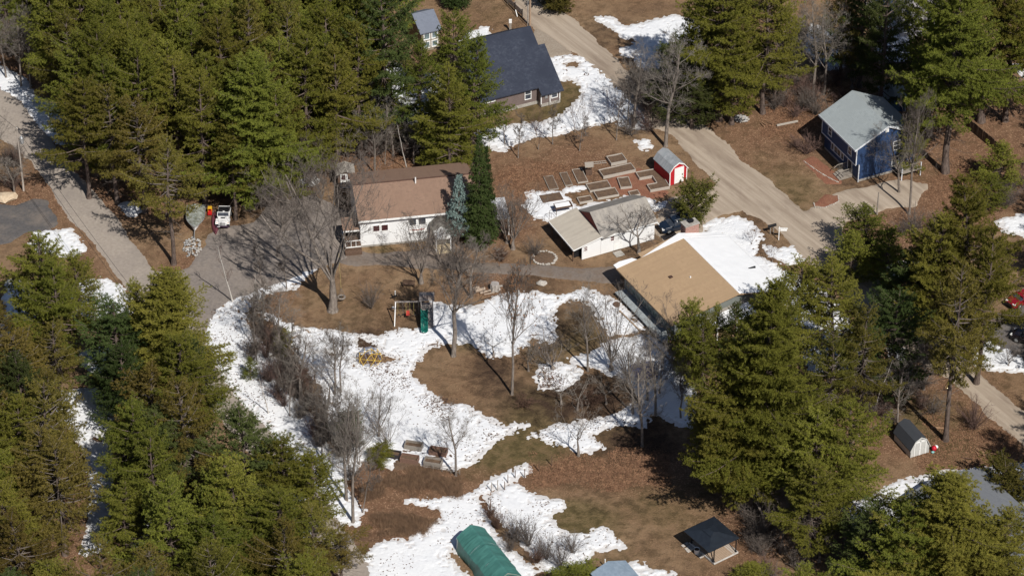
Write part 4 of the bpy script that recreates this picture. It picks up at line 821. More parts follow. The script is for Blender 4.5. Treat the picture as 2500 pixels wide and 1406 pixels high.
def make_pine(seed, H=22.0, R=5.0, cb=.22, whorl=1.0, nb=5, K=15, ln=.26, wd=.065, shape='white', spacing=.21, dead=6, lean=.4, branch_fill=.36, thin=0.0):
    rs = np.random.RandomState(seed); P = Proto(); P.H, P.R = H, R
    ph = rs.uniform(0, 6.28, 4); lx, ly = rs.uniform(-lean, lean, 2)
    def axis(z): t = z / H; return np.array([lx * t * t + .12 * math.sin(z * .5 + ph[0]), ly * t * t + .12 * math.sin(z * .43 + ph[1]), z])
    tr = []; zz = np.linspace(0, H * .98, 16); rb = H * .0135 + .07
    for i in range(15):
        f = lambda z: rb * (1 - z / H) ** .8 + .02 + (.12 * rb / .3 if z < .3 else 0)
        tr.append([*axis(zz[i]), *axis(zz[i + 1]), f(zz[i]), f(zz[i + 1])])
    C, Dd, br = [], [], []; z = cb * H; za = 0
    while z < H * .985:
        t = (z - cb * H) / (H - cb * H)
        if shape == 'white': L0 = R * min(1, .62 + t / .16 * .38) * (1 - t ** 2.0) ** .8
        elif shape == 'spruce': L0 = R * (1 - t) ** .92 * min(1, .8 + t / .1 * .2)
        elif shape == 'round': L0 = R * math.sqrt(max(0, 1 - (2 * t * .93 - .86) ** 2)) * .95 + .15
        else: L0 = R * (.55 + .45 * math.sin(math.pi * min(1, t * 1.25 + .12))) * (1 - t) ** .35   # pitch: open and rounded
        el0 = (-.12 + 1.0 * t ** 1.4) if shape in ('white', 'pitch') else ((-.35 + .9 * t ** 1.5) if shape == 'spruce' else .35 + .8 * t)
        k = nb + (rs.rand() < .4); za += rs.uniform(.4, 1.6)
        for i in range(k):
            if rs.rand() < thin + .08: continue
            az = za + i * 2 * math.pi / k + rs.uniform(-.35, .35)
            lob = 1 + .22 * math.sin(az * 2 + ph[2] + z * .35) + .15 * math.sin(az * 3 + ph[3] - z * .5)
            L = L0 * lob * rs.uniform(.55, 1.15) + .25
            if shape == 'spruce': L = L0 * rs.uniform(.82, 1.1) + .15
            el = el0 + rs.uniform(-.16, .16); h = np.array([math.cos(az), math.sin(az), 0.0]); side = np.array([-h[1], h[0], 0.0])
            base = axis(z + rs.uniform(-.15, .15)); cur = rs.uniform(-.25, .25)
            def bp(s): return base + h * (L * s * math.cos(el * .7)) + side * (cur * L * .4 * s * s) + np.array([0, 0, L * (s * math.sin(el) + (.14 if shape != 'spruce' else .10) * s * s * s - .10 * s * (1 - s))])
            ss = [0, .35, .7, 1]; r0 = .018 * L + .02
            for a_, b_ in zip(ss[:-1], ss[1:]): br.append([*bp(a_), *bp(b_), r0 * (1 - a_ * .8), r0 * (1 - b_ * .8)])
            bf = branch_fill * (1.0 if shape != 'white' else (1.15 - .9 * t))
            for s in np.arange(max(.10, bf + .05), 1.001, spacing / max(L, .3)): C.append(bp(s)); Dd.append(h * .8 + np.array([0, 0, .25]))
            nbr = max(3, int(L * (1 - bf) / .27))
            for q in range(nbr):
                s = bf + (1 - bf) * (q + rs.rand()) / nbr; s = min(s, .98); p = bp(s); sd = 1 if q % 2 else -1
                l2 = (.46 * L * (1.16 - s) + .25) * rs.uniform(.6, 1.15); d2 = unit(h * rs.uniform(.5, .9) + side * sd * rs.uniform(.6, .95) + np.array([0, 0, rs.uniform(-.02, .25)]))
                m_ = max(1, int(l2 / spacing))
                for j in range(m_): C.append(p + d2 * l2 * (j + .7) / m_ + rs.normal(size=3) * np.array([.06, .06, .11])); Dd.append(d2)
        z += whorl * rs.uniform(.7, 1.25) * (1 if shape != 'spruce' else .8)
    C.append(axis(H * .985)); Dd.append(np.array([0, 0, 1.0]))
    for q in range(dead):
        z = rs.uniform(cb * H * .35, cb * H * (1.0 if shape != 'pitch' else 1.9)); az = rs.uniform(0, 6.28); L = R * rs.uniform(.25, .62); h = np.array([math.cos(az), math.sin(az), rs.uniform(-.25, .2)])
        b0 = axis(z); p1 = b0 + h * L * .6; p2 = p1 + (h + np.array([0, 0, rs.uniform(-.1, .5)]) + rs.normal(size=3) * .15) * L * .4
        br.append([*b0, *p1, .045, .03]); br.append([*p1, *p2, .03, .012])
        for w in range(3): e = p1 + (p2 - p1) * rs.rand(); br.append([*e, *(e + (h * .6 + rs.normal(size=3) * .6) * L * .28), .018, .008])
    V, F = blades(rs, np.array(C), unit(np.array(Dd)), K, ln, wd, up=.30 if shape != 'spruce' else .10, spread=.8, flat=1.3)
    P.n = len(F); P.crown = (V, F)
    P.trunk = seg_tubes(tr, 8); P.branches = seg_tubes(br, 3)
    return P

def make_bare(seed, H=14.0, fork=.25, spread=.55, limbs=4, levels=5, r0=.22, ratio=.62, twigs=1.0, gravi=.12, shaft=False, tip=.012, kids=(4, 5), lean=(0, 0)):
    rs = np.random.RandomState(seed); thick, thin = [], []; P = Proto(); P.H = H; P.R = H * .4
    def grow(p, d, L, r, lv):
        ns = 5 if lv < 2 else (4 if lv < 4 else 2); pts = [p]; sl = L / ns; rr = [r]
        for i in range(ns):
            d = unit(d + rs.normal(size=3) * (.10 + .05 * lv) + np.array([0, 0, gravi if lv > 0 else .05])); p = p + d * sl; pts.append(p)
            rr.append(max(r * (1 - (i + 1) / ns * (.62 if lv < levels else .8)), tip * .7))
        for i in range(ns): (thick if r > .055 else thin).append([*pts[i], *pts[i + 1], rr[i], rr[i + 1]])
        if lv >= levels: return
        if lv == 0 and not shaft:
            k = limbs; az = rs.uniform(0, 6.28)
            for i in range(k):
                a = az + i * 2 * math.pi / k + rs.uniform(-.4, .4); sp_ = spread * rs.uniform(.7, 1.25)
                dd = unit(np.array([math.cos(a) * math.sin(sp_), math.sin(a) * math.sin(sp_), math.cos(sp_)]))
                s = rs.uniform(.75, 1.0) if i else 1.0; q = pts[0] + (pts[-1] - pts[0]) * s
                grow(q, dd, (H - L) * rs.uniform(.55, .75), rr[-1] * rs.uniform(.75, .95) if i < 3 else rr[-1] * .55, 1)
            return
        n = rs.randint(kids[0], kids[1] + 1) if lv else int(9 * twigs)
        n = int(n * (1.15 if lv < levels - 1 else twigs))
        for i in range(max(2, n)):
            s = rs.uniform(.28, 1.0) if lv else rs.uniform(fork, .98); j = min(int(s * ns), ns - 1); q = pts[j] + (pts[j + 1] - pts[j]) * (s * ns - j)
            dcur = unit(pts[j + 1] - pts[j]); perp = unit(np.cross(dcur, rs.normal(size=3))); a = rs.uniform(.45, .95) * (1 if not shaft or lv else 1.25)
            grow(q, unit(dcur * math.cos(a) + perp * math.sin(a)), L * ratio * rs.uniform(.6, 1.1) * (1.25 - .5 * s) * ((.62 if lv == 0 else 1)), max(rr[j] * (.55 if lv else .4) * rs.uniform(.7, 1), tip), lv + 1)
    d0 = unit(np.array([lean[0], lean[1], 1.0]))
    thick.append([0, 0, -.1, *(d0 * .35), r0 * 1.35, r0 * 1.03])
    grow(d0 * .3, d0, H * (fork if not shaft else .93), r0, 0)
    P.trunk = seg_tubes(thick, 7); P.branches = seg_tubes(thin, 3); P.n = len(thin); P.tips = np.array([t[3:6] for t in thin]); return P

def make_shrub(seed, H=2.0, R=1.3, stems=26, sub=5, r=.018, leafy=0):
    rs = np.random.RandomState(seed); S = []; P = Proto(); P.H, P.R = H, R
    for i in range(stems):
        az = rs.uniform(0, 6.28); sp_ = rs.uniform(.05, 1) ** .7; d = unit(np.array([math.cos(az) * R * sp_, math.sin(az) * R * sp_, H * rs.uniform(.75, 1.1)])); L = math.hypot(R * sp_, H) * rs.uniform(.7, 1.05)
        p = np.array([math.cos(az), math.sin(az), 0]) * rs.uniform(0, .25) * R * .5; ns = 4; pts = [p]
        for k in range(ns): d = unit(d + rs.normal(size=3) * .12); p = p + d * L / ns; pts.append(p); S.append([*pts[-2], *p, r * (1 - k / ns * .7) + .004, r * (1 - (k + 1) / ns * .7) + .004])
        for q in range(sub):
            k = rs.randint(1, ns); b = pts[k]; e = b + unit(d + rs.normal(size=3) * .55) * L * rs.uniform(.18, .42); S.append([*b, *e, r * .6, .006])
            for w in range(2): m_ = b + (e - b) * rs.uniform(.4, 1); S.append([*m_, *(m_ + unit(d + rs.normal(size=3) * .8) * L * .14), .008, .005])
    P.stems = seg_tubes(S, 3); return P

def meshes(P, name, leafm, barkm, twigm=None):
    P.m = {}
    if hasattr(P, 'crown'): P.m['crown'] = np_mesh(name + '_crown', *P.crown, leafm)
    P.m['trunk'] = np_mesh(name + '_trunk', *P.trunk, barkm); P.m['branches'] = np_mesh(name + '_branches', *P.branches, twigm or barkm)
    P.m['trunk'].shade_smooth(); P.name = name; return P

WP = [meshes(make_pine(s, 22, 6, cb=c, nb=n, lean=1.2, whorl=w), 'white_pine', M_PINE, M_BARKD, M_BARKD) for s, c, n, w in ((1, .18, 6, 1.1), (2, .25, 6, 1.25), (3, .14, 6, 1.1), (4, .34, 6, 1.05), (5, .22, 7, 1.3))]
GP_ = [meshes(make_pine(s, 30, 7.4, cb=c, nb=8, lean=.9, whorl=w, branch_fill=.24, K=16), 'grand_pine', M_PINE, M_BARKD, M_BARKD) for s, c, w in ((61, .14, 1.0), (62, .30, 1.05))]
WB = [meshes(make_pine(s, 20, 5.4, cb=.15, nb=5), 'dark_pine', M_PINEB, M_BARKD, M_BARKD) for s in (11, 12)]
PP = [meshes(make_pine(s, 18, 5.2, cb=c, nb=5, shape='pitch', whorl=.7, K=13, dead=30, wd=.065, thin=.06), 'pitch_pine', M_PITCH, M_BARKD, M_TWIG) for s, c in ((21, .36), (22, .30), (23, .42))]
YP = [meshes(make_pine(s, 10, 3.3, cb=.08, nb=5, whorl=.55, K=11, lean=.4, wd=.06, ln=.24), 'young_pine', M_PINE, M_BARKD, M_BARKD) for s in (31, 32)]
SP = meshes(make_pine(41, 14, 2.9, cb=.14, nb=7, whorl=.42, K=11, shape='spruce', ln=.2, wd=.08, dead=2, lean=.1, branch_fill=.2), 'spruce', M_SPRUCE, M_BARKD)
BS = meshes(make_pine(42, 6.5, 2.0, cb=.30, nb=6, whorl=.36, K=10, shape='spruce', ln=.17, wd=.07, dead=0, lean=.1, branch_fill=.2), 'blue_spruce', M_BLUES, M_BARKD)
CD = meshes(make_pine(43, 6, 2.0, cb=.08, nb=6, whorl=.36, K=9, shape='round', ln=.24, wd=.07, dead=0, branch_fill=.3), 'cedar', M_CEDAR, M_BARKD)

def put(P, name, x, y, H, R=None, label=None, cat='tree', group=None, rz=None, mats=None, z=0.0, tilt=(0, 0)):
    R = R or H / P.H * P.R; rz = rnd.uniform(0, 6.28) if rz is None else rz
    t = thing(name, label, cat, (x, y, z - .05), rz, group); t.scale = (R / P.R, R / P.R, H / P.H); t.rotation_euler = (tilt[0], tilt[1], rz)
    for k, me in P.m.items():
        o = bpy.data.objects.new(k, me); COL.objects.link(o); o.parent = t
        if k == 'branches': o['kind'] = 'stuff'
        if mats and k in mats: o.material_slots[0].link = 'OBJECT'; o.material_slots[0].material = mats[k]
    return t
def top(px, py, H): return G(px, py, H)
# ------------------------------------------------------------------ conifers that stand out, sighted by their tops
ORD = ['first', 'second', 'third', 'fourth', 'fifth', 'sixth', 'seventh', 'eighth', 'ninth', 'tenth', 'eleventh', 'twelfth', 'thirteenth', 'fourteenth', 'fifteenth', 'sixteenth', 'seventeenth', 'eighteenth', 'nineteenth', 'twentieth']
taken = []
def conifer(P, name, px, py, H, R, label, group=None, mats=None, rz=None):
    R = R * 1.13; x, y = top(px, py, H); taken.append((x, y, R)); return put(P, name, x, y, H, R, label, 'pine tree' if 'spruce' not in name else 'spruce', group, rz, mats)
W_, B_, T_ = WP, WB, PP
GUL, GLL, GR, GTC, GTR = 'pines of the upper left forest', 'pines of the lower left forest', 'pines around the tan roofed house', 'pines behind the ranch house', 'pines along the dirt road'
for r in [
 # upper left forest edge, left to right
 (W_[0], 'white_pine', 172, 70, 20, 4.3, 'tall pine at the left corner of the upper left forest over the roadside snow', GUL),
 (W_[3], 'white_pine', 190, 190, 18, 4.0, 'pine leaning over the roadside snow strip at the forest edge', GUL),
 (T_[0], 'pitch_pine', 262, 215, 17, 4.2, 'olive pine at the forest edge where its shadow crosses the road', GUL),
 (T_[1], 'pitch_pine', 330, 240, 17, 4.2, 'olive pine just left of the bare-limbed roadside pine', GUL),
 (T_[2], 'pitch_pine', 400, 330, 19, 3.9, 'roadside pine with bare grey lower limbs and an exposed trunk beside the covered boat', GUL),
 (W_[1], 'white_pine', 480, 175, 20, 4.4, 'pine behind the covered boat in the forest front row', GUL),
 (GP_[0], 'white_pine', 600, 130, 23, 5.6, 'broad bright green pine directly above the parked white jeep', GUL),
 (W_[0], 'white_pine', 660, 215, 18, 4.2, 'pine at the driveway edge right of the white jeep', GUL),
 (W_[2], 'white_pine', 735, 95, 21, 4.8, 'tall pine behind the fine grey tree by the driveway', GUL),
 (W_[1], 'white_pine', 812, 120, 19, 4.6, 'yellow green pine on the right edge of the upper left forest', GUL),
 (W_[3], 'white_pine', 560, 290, 15, 3.4, 'lower dark pine beside the jeep and the covered boat', GUL),
 (B_[0], 'white_pine', 930, -60, 25, 5.2, 'dark pine with a long bare black trunk behind the ranch house', GTC),
 (W_[3], 'white_pine', 1108, 30, 17, 3.4, 'yellow green pine in front of the small grey-roofed house at the top', GTC),
 (W_[2], 'white_pine', 1150, 90, 19, 3.9, 'bushy pine overlapping the navy roof of the cape house', GTC),
 (W_[0], 'white_pine', 1095, 150, 18, 3.6, 'pine left of the one overlapping the navy roof', GTC),
 (W_[3], 'white_pine', 1022, 100, 16, 2.6, 'thin pine with see through crown above the forest snow patch', GTC),
 (W_[1], 'white_pine', 1055, 230, 11, 2.8, 'short pine above the left end of the brown roof near the blue tarp', GTC),
 (YP[0], 'young_pine', 1098, 300, 7, 2.3, 'low bright pine touching the back edge of the brown roof', GTC),
 (W_[1], 'white_pine', 870, 60, 20, 4.0, 'pine between the forest mass and the black trunked pine', GTC),
 (YP[1], 'young_pine', 960, 225, 8, 2.0, 'small pine standing in the snow patch behind the ranch house', GTC),
 # along the dirt road, top right
 (W_[4], 'white_pine', 1770, -95, 24, 5.6, 'tall bright pine right of the dirt road with tiered yellow green limbs', GTR),
 (W_[2], 'white_pine', 1720, -30, 17, 4.2, 'pine overhanging the snow patch right of the dirt road', GTR),
 (W_[0], 'white_pine', 1800, 30, 17, 4.2, 'bright lower pine whose skirt reaches the stone heap by the road', GTR),
 (B_[0], 'white_pine', 1650, 90, 12, 3.6, 'dark green pine leaning over the dirt road behind the pale bare tree', GTR),
 (B_[1], 'white_pine', 1692, 170, 9, 3.2, 'low dark pine right behind the pale bare roadside tree', GTR),
 (W_[1], 'white_pine', 1880, -60, 21, 4.6, 'pine left of the bare grey tree at the top right', GTR),
 (T_[0], 'pitch_pine', 1905, 20, 15, 3.6, 'dull olive pine beside the bare grey tree at the top right', GTR),
 (B_[0], 'white_pine', 2120, -90, 19, 4.0, 'grey green pine in front of the pale building', GTR),
 (T_[1], 'pitch_pine', 2065, -30, 15, 3.6, 'thin olive pine above the blue house ridge', GTR),
 (B_[0], 'white_pine', 2178, -110, 24, 3.6, 'near black pine trunked tree beside the pale building', GTR),
 (GP_[1], 'white_pine', 2355, -75, 30, 6.3, 'giant spreading pine with a thick pale trunk right of the blue house', GTR),
 (W_[4], 'white_pine', 2292, -110, 23, 4.4, 'dense pine between the giant pine and the small blue shed', GTR),
 (W_[3], 'white_pine', 2440, -140, 27, 6.5, 'large pine in the top right corner behind the giant one', GTR),
 (W_[0], 'white_pine', 2490, -60, 22, 5.2, 'pine cut by the right edge at the top corner', GTR),
 (W_[3], 'white_pine', 2285, 95, 13, 2.6, 'bright low pine beside the small dark blue shed', GTR),
 (YP[0], 'young_pine', 2232, 262, 10, 2.0, 'slim pine at the corner of the blue house deck', GTR),
 (YP[1], 'young_pine', 2450, 350, 6.5, 2.6, 'low bushy pine by the brown board fence', GTR),
 (YP[0], 'young_pine', 2420, 430, 5, 2.0, 'small pine in the leaf litter below the board fence', GTR),
 # right cluster
 (W_[2], 'white_pine', 2385, 440, 24, 5.6, 'massive dark pine on the right edge above the car lot', GR),
 (W_[4], 'white_pine', 2300, 520, 20, 5.0, 'pine left of the massive dark pine near the dirt road', GR),
 (W_[1], 'white_pine', 2425, 560, 22, 4.2, 'olive pine in front of the car lot at the right edge', GR),
 (T_[2], 'pitch_pine', 2352, 640, 25, 4.6, 'pine with a thick bare leaning trunk rising by the white shed', GR),
 (YP[0], 'young_pine', 2120, 505, 8, 3.0, 'round topped young pine at the end of the blue house driveway', GR),
 (YP[1], 'young_pine', 2085, 570, 7, 2.6, 'young pine on the edge of the dirt road junction', GR),
 (YP[0], 'young_pine', 2170, 560, 8, 2.6, 'young pine behind the round topped one by the driveway', GR),
 (B_[1], 'white_pine', 2225, 600, 14, 3.6, 'dark pine over the small snow patch beside the dirt road', GR),
 (B_[0], 'white_pine', 2195, 700, 16, 4.0, 'dark shaded pine in the middle of the right hand grove', GR),
 (W_[3], 'white_pine', 1962, 625, 15, 3.6, 'pine above the snow covered roof corner beside the dirt road', GR),
 (W_[0], 'white_pine', 2045, 640, 16, 4.2, 'yellow green pine with a dark forked trunk on the snow', GR),
 (T_[0], 'pitch_pine', 2115, 750, 17, 3.6, 'brownish pine with white stems beside the grove of grey saplings', GR),
 (T_[1], 'pitch_pine', 2040, 800, 16, 3.2, 'thin brown olive pine left of the brownish white stemmed pine', GR),
 (GP_[0], 'white_pine', 1870, 690, 31, 6.1, 'largest pine of the scene, its bright tiers spreading over the tan roof corner', GR),
 (GP_[0], 'white_pine', 1810, 850, 22, 5.4, 'bright yellow green pine on the lawn side of the largest pine', GR),
 (GP_[1], 'white_pine', 1875, 960, 16, 5.0, 'lit pine in the near row above the gazebo', GR),
 (B_[1], 'white_pine', 1800, 735, 12, 2.2, 'dark pine touching the right end of the tan roof', GR),
 (YP[1], 'young_pine', 1690, 735, 11.5, 2.6, 'slender twin topped pine in front of the tan roof', GR),
 (YP[0], 'young_pine', 1722, 760, 10.5, 2.1, 'shorter pine beside the slender one before the tan roof', GR),
 (YP[1], 'young_pine', 1752, 745, 9, 1.6, 'small pine by the white porch roof of the tan roofed house', GR),
 (W_[1], 'white_pine', 2085, 985, 18, 5.0, 'mid green pine left of the white barn shed', GR),
 (W_[3], 'white_pine', 2010, 1010, 17, 4.6, 'pine between the largest pine and the white barn shed', GR),
 (W_[4], 'white_pine', 1990, 1130, 14, 3.6, 'bright low pine clump over the dark undergrowth right of the gazebo', GR),
 (B_[0], 'white_pine', 2130, 1240, 13, 3.8, 'dark pine on the snow left of the slate roof', GR),
 (GP_[0], 'white_pine', 2345, 1150, 21, 6.4, 'large pine in front of the slate grey roof at the lower right', GR),
 (W_[0], 'white_pine', 2230, 1235, 17, 4.8, 'pine at the left flank of the large lower right pine', GR),
 (W_[4], 'white_pine', 2460, 1240, 17, 4.6, 'pine at the right edge in front of the slate roof', GR),
 (YP[0], 'young_pine', 1960, 1385, 9, 3.0, 'pine cut by the bottom edge right of the gazebo', GR),
 (YP[1], 'young_pine', 1835, 1375, 2.6, 1.9, 'low green pine bush right of the gazebo deck', GR),
 (YP[0], 'young_pine', 1410, 1380, 3.0, 2.3, 'low green pine bush between the tent and the blue grey roof', GR),
 # lower left forest, outstanding ones
 (W_[0], 'white_pine', 75, 575, 18, 4.8, 'pine beside the snow patch left of the asphalt road', GLL),
 (YP[0], 'young_pine', 180, 630, 10, 3.0, 'slim spiky pine just below the roadside snow patch', GLL),
 (GP_[0], 'white_pine', 385, 655, 19, 5.4, 'broad pine standing at the road junction with light edges', GLL),
 (YP[1], 'young_pine', 325, 690, 13, 2.8, 'pointed pine left of the broad junction pine', GLL),
 (B_[0], 'white_pine', 452, 815, 15, 2.7, 'pine reaching out over the road beside the snow bank', GLL),
 (W_[1], 'white_pine', 440, 820, 17, 4.6, 'pine below the broad junction pine', GLL),
 (T_[0], 'pitch_pine', 440, 930, 19, 4.8, 'tall olive pitch pine with an exposed brown trunk in the lower left forest', GLL),
 (B_[1], 'white_pine', 588, 985, 17, 4.6, 'dark green pine crowning the road edge below the snow bank', GLL),
 (W_[2], 'white_pine', 575, 1120, 17, 5.0, 'bright yellow green pine in front of the dark roadside one', GLL),
 (W_[0], 'white_pine', 690, 1075, 14, 4.2, 'pine hanging over the road near the brush hedge', GLL),
 (W_[3], 'white_pine', 755, 1100, 13, 3.4, 'light green pine at the right tip of the lower left forest', GLL),
 (W_[4], 'white_pine', 680, 1190, 15, 4.0, 'pine right of the bright yellow green one near the bottom', GLL),
 (T_[1], 'pitch_pine', 760, 1230, 12, 3.4, 'thin olive pine near the bottom at the road edge', GLL),
 (T_[2], 'pitch_pine', 830, 1275, 9, 2.8, 'small see through pine beside the snow at the bottom', GLL),
 (W_[1], 'white_pine', 520, 1260, 14, 4.4, 'bright pine at the bottom of the lower left forest', GLL),
 (T_[2], 'pitch_pine', 100, 930, 18, 4.8, 'olive pitch pine left of the forest snow gap', GLL),
 (T_[0], 'pitch_pine', 130, 1075, 16, 4.6, 'olive pitch pine below the previous near the forest snow gap', GLL),
 (W_[3], 'white_pine', 310, 985, 17, 4.0, 'pine just right of the forest snow gap', GLL),
 (W_[0], 'white_pine', 290, 1170, 12, 3.2, 'small pine between the two forest snow gaps', GLL),
]:
    conifer(*r)
taken_explicit = list(taken)
# the spruces beside the ranch house
x, y = G(1172, 606); put(SP, 'spruce', x, y, 16.6, 2.35, 'dark conical spruce at the right end of the brown roof', 'spruce')
x, y = G(1188, 598); put(SP, 'spruce', x, y, 14.6, 1.7, 'slightly shorter dark spruce growing against the right side of the conical one', 'spruce')
x, y = G(1120, 598); put(BS, 'blue_spruce', x, y, 10.3, 1.75, 'small blue spruce in front of the brown roof', 'spruce')
x, y = G(1692, 552); put(CD, 'cedar', x, y, 6.2, 2.15, 'rounded dark olive cedar growing beside the parked dark car', 'cedar')
x, y = G(2448, 1215); put(CD, 'cedar', x, y, 4.2, 2.6, 'rounded yellow brown evergreen at the right end of the slate roof', 'evergreen')
x, y = G(1355, 20); put(CD, 'cedar', x, y, 4.5, 3.0, 'dark evergreen clump at the top edge beside the dirt road', 'evergreen')
x, y = G(1115, 20); put(SP, 'spruce', x, y, 9, 2.2, 'narrow dark spruce at the top edge behind the cape house', 'spruce')

# ------------------------------------------------------------------ forest stands
def inside(poly, x, y):
    c = False
    for i in range(len(poly)):
        ax, ay = poly[i]; bx, by = poly[i - 1]
        if (ay > y) != (by > y) and x < (bx - ax) * (y - ay) / (by - ay) + ax: c = not c
    return c
def stand(poly, protos, names, dmin, hr, rr, lab, grp, n=3000, seed=1, avoid=.62, maxn=400):
    rg = random.Random(seed); P = GP(poly); x0 = min(p[0] for p in P); x1 = max(p[0] for p in P); y0 = min(p[1] for p in P); y1 = max(p[1] for p in P); got = []
    for _ in range(n):
        x, y = rg.uniform(x0, x1), rg.uniform(y0, y1)
        if not inside(P, x, y): continue
        if any((x - a) ** 2 + (y - b) ** 2 < dmin ** 2 for a, b in got): continue
        if any((x - a) ** 2 + (y - b) ** 2 < (r * avoid) ** 2 for a, b, r in taken): continue
        got.append((x, y))
        if len(got) >= maxn: break
    got.sort(key=lambda p: p[1])
    out = []
    for k, (x, y) in enumerate(got):
        i = rg.randrange(len(protos)); H = rg.uniform(*hr); R = rg.uniform(*rr)
        out.append(put(protos[i], names[i], x, y, H, R, lab, 'pine tree', grp, rg.uniform(0, 6.28)))
        taken.append((x, y, R))
    return out
WN = ['white_pine'] * 5
def rowlabels(objs, where, ny=6):
    """rows from the near side, counted from the left"""
    objs = sorted(objs, key=lambda o: o.location.y); k = 0; rows = []
    per = max(6, len(objs) // ny)
    while k < len(objs): rows.append(sorted(objs[k:k + per], key=lambda o: o.location.x)); k += per
    for ri, row in enumerate(rows):
        for ci, o in enumerate(row):
            if ri < 12 and ci < 20: o['label'] = f"{ORD[ci]} pine from left, {ORD[ri]} row from the front, {where}"
s1 = stand([(75, -20), (150, -330), (860, -330), (930, 200), (860, 380), (740, 440), (660, 470), (600, 470), (520, 460), (330, 470), (270, 440), (215, 380), (180, 330), (120, 200)], W_ + [T_[0], T_[1]], WN + ['pitch_pine'] * 2, 4.0, (17, 22), (4.0, 5.4), 'pine', GUL, seed=4, n=6000)
rowlabels(s1, 'the upper left forest', 9)
s2 = stand([(-250, 900), (60, 880), (180, 930), (320, 970), (370, 1060), (440, 1170), (520, 1290), (630, 1410), (720, 1520), (800, 1600), (900, 1750), (-250, 1800)], W_ + [B_[0], B_[1]] + T_, WN + ['white_pine'] * 2 + ['pitch_pine'] * 3, 4.9, (12, 17.5), (3.6, 5.0), 'pine', GLL, seed=9, n=6000, avoid=.5)
# keep the snow glimpses between the trees open
def drop(objs, spots):
    keep = []
    for o in objs:
        bad = False
        for px, py, r in spots:
            gx, gy = G(px, py)
            # trees whose crown hides the gap stand on its near side
            if abs(o.location.x - gx) < r and -14 < o.location.y - gy < 1.0: bad = True
        if bad:
            for c in list(o.children): bpy.data.objects.remove(c)
            bpy.data.objects.remove(o)
        else: keep.append(o)
    return keep
s2 = drop(s2, [(240, 1040, 2.8), (242, 1180, 2.2), (345, 1290, 2.0), (225, 1300, 2.0), (40, 770, 1.4), (700, 1260, 1.6)])
rowlabels(s2, 'the lower left forest', 9)
s3 = stand([(-250, -60), (60, -60), (90, 60), (70, 130), (0, 160), (-250, 100)], W_, WN, 5, (13, 18), (3.2, 4.2), 'pine', 'pines left of the top left road', seed=3, maxn=12); rowlabels(s3, 'the top left corner grove', 2)
s4 = stand([(2720, 380), (2860, 380), (2860, 1500), (2650, 1500), (2720, 1200)], W_, WN, 7, (18, 24), (4.5, 5.5), 'pine', 'pines beyond the right edge', seed=6, maxn=14); rowlabels(s4, 'the grove at the right edge', 2)
s5 = stand([(1700, -400), (2650, -400), (2620, -30), (2300, -10), (2050, -60), (1850, 60), (1760, 40), (1700, -100)], W_ + B_, WN + ['white_pine'] * 2, 6.5, (16, 22), (3.6, 4.6), 'pine', 'pines at the top right', seed=8, maxn=30); rowlabels(s5, 'the top right woods', 3)
s6 = stand([(880, -330), (1080, -330), (1060, 40), (960, 70), (900, 60)], W_ + B_, WN + ['white_pine'] * 2, 5, (15, 20), (3.2, 4.2), 'pine', GTC, seed=12, maxn=14); rowlabels(s6, 'small grey roofed house grove', 2)

# ------------------------------------------------------------------ bare trees
BT = {}
def bt(name, twigm, bark=None, **kw): BT[name] = meshes(make_bare(**kw), 'bare_' + name, None, bark or M_BARK, twigm)
bt('maple', M_TWIG, seed=3, H=25, fork=.21, spread=.50, limbs=9, levels=5, r0=.60, ratio=.55, kids=(4, 6), gravi=.15, tip=.015)
bt('vee', M_TWIG, seed=5, H=13, fork=.10, spread=.42, limbs=7, levels=4, r0=.30, ratio=.5, kids=(5, 6), gravi=.18, tip=.012)
bt('shaft', M_TWIG, seed=8, H=16, levels=4, r0=.30, ratio=.60, kids=(4, 5), shaft=True, fork=.38, twigs=2.2, gravi=.14, tip=.012)
bt('shaft2', M_TWIGL, M_BARK, seed=9, H=15, levels=4, r0=.24, ratio=.62, kids=(3, 5), shaft=True, fork=.3, twigs=1.9, gravi=.12, tip=.012)
bt('clump', M_TWIG, seed=12, H=14, fork=.06, spread=.33, limbs=9, levels=4, r0=.30, ratio=.45, kids=(5, 6), gravi=.16, tip=.011)
bt('round', M_TWIG, seed=15, H=8.5, fork=.30, spread=.80, limbs=6, levels=4, r0=.21, ratio=.55, kids=(5, 6), gravi=.10, tip=.010)
bt('sapling', M_TWIGR, seed=18, H=6.5, fork=.1, spread=.3, limbs=4, levels=3, r0=.07, ratio=.5, kids=(5, 7), gravi=.2, tip=.009)
bt('sapling2', M_TWIG, seed=19, H=7.5, levels=3, r0=.075, ratio=.42, kids=(5, 7), shaft=True, fork=.25, twigs=2.4, gravi=.2, tip=.009)
bt('birch', M_TWIGR, M_BIRCH, seed=22, H=10, levels=3, r0=.10, ratio=.35, kids=(3, 4), shaft=True, fork=.3, twigs=1.4, gravi=.2, tip=.008)
bt('orchard', M_TWIGL, seed=25, H=5, fork=.25, spread=.9, limbs=5, levels=4, r0=.13, ratio=.55, kids=(4, 5), gravi=.05, tip=.009)
def bare(P, px, py, H, R, label, group=None, tilt=(0, 0), name='bare_tree', rz=None):
    x, y = G(px, py); P = BT[P]; rz = 0.0 if any(tilt) else rz; return put(P, name, x, y, H, P.R * (R or H / P.H), label, 'tree', group, rz, None, 0.0, tilt)
bare('maple', 812, 757, 25, 1.0, 'huge bare grey maple on the lawn in front of the white ranch house', name='bare_maple', rz=.5)
bare('vee', 1028, 690, 13.5, 1.0, 'bare multi-stemmed tree between the ranch house and the swing set', rz=1)
b3 = bare('shaft', 1107, 868, 16, 1.0, 'bare tree with a thick bent trunk right of the playground slide', rz=2, tilt=(0, .06))
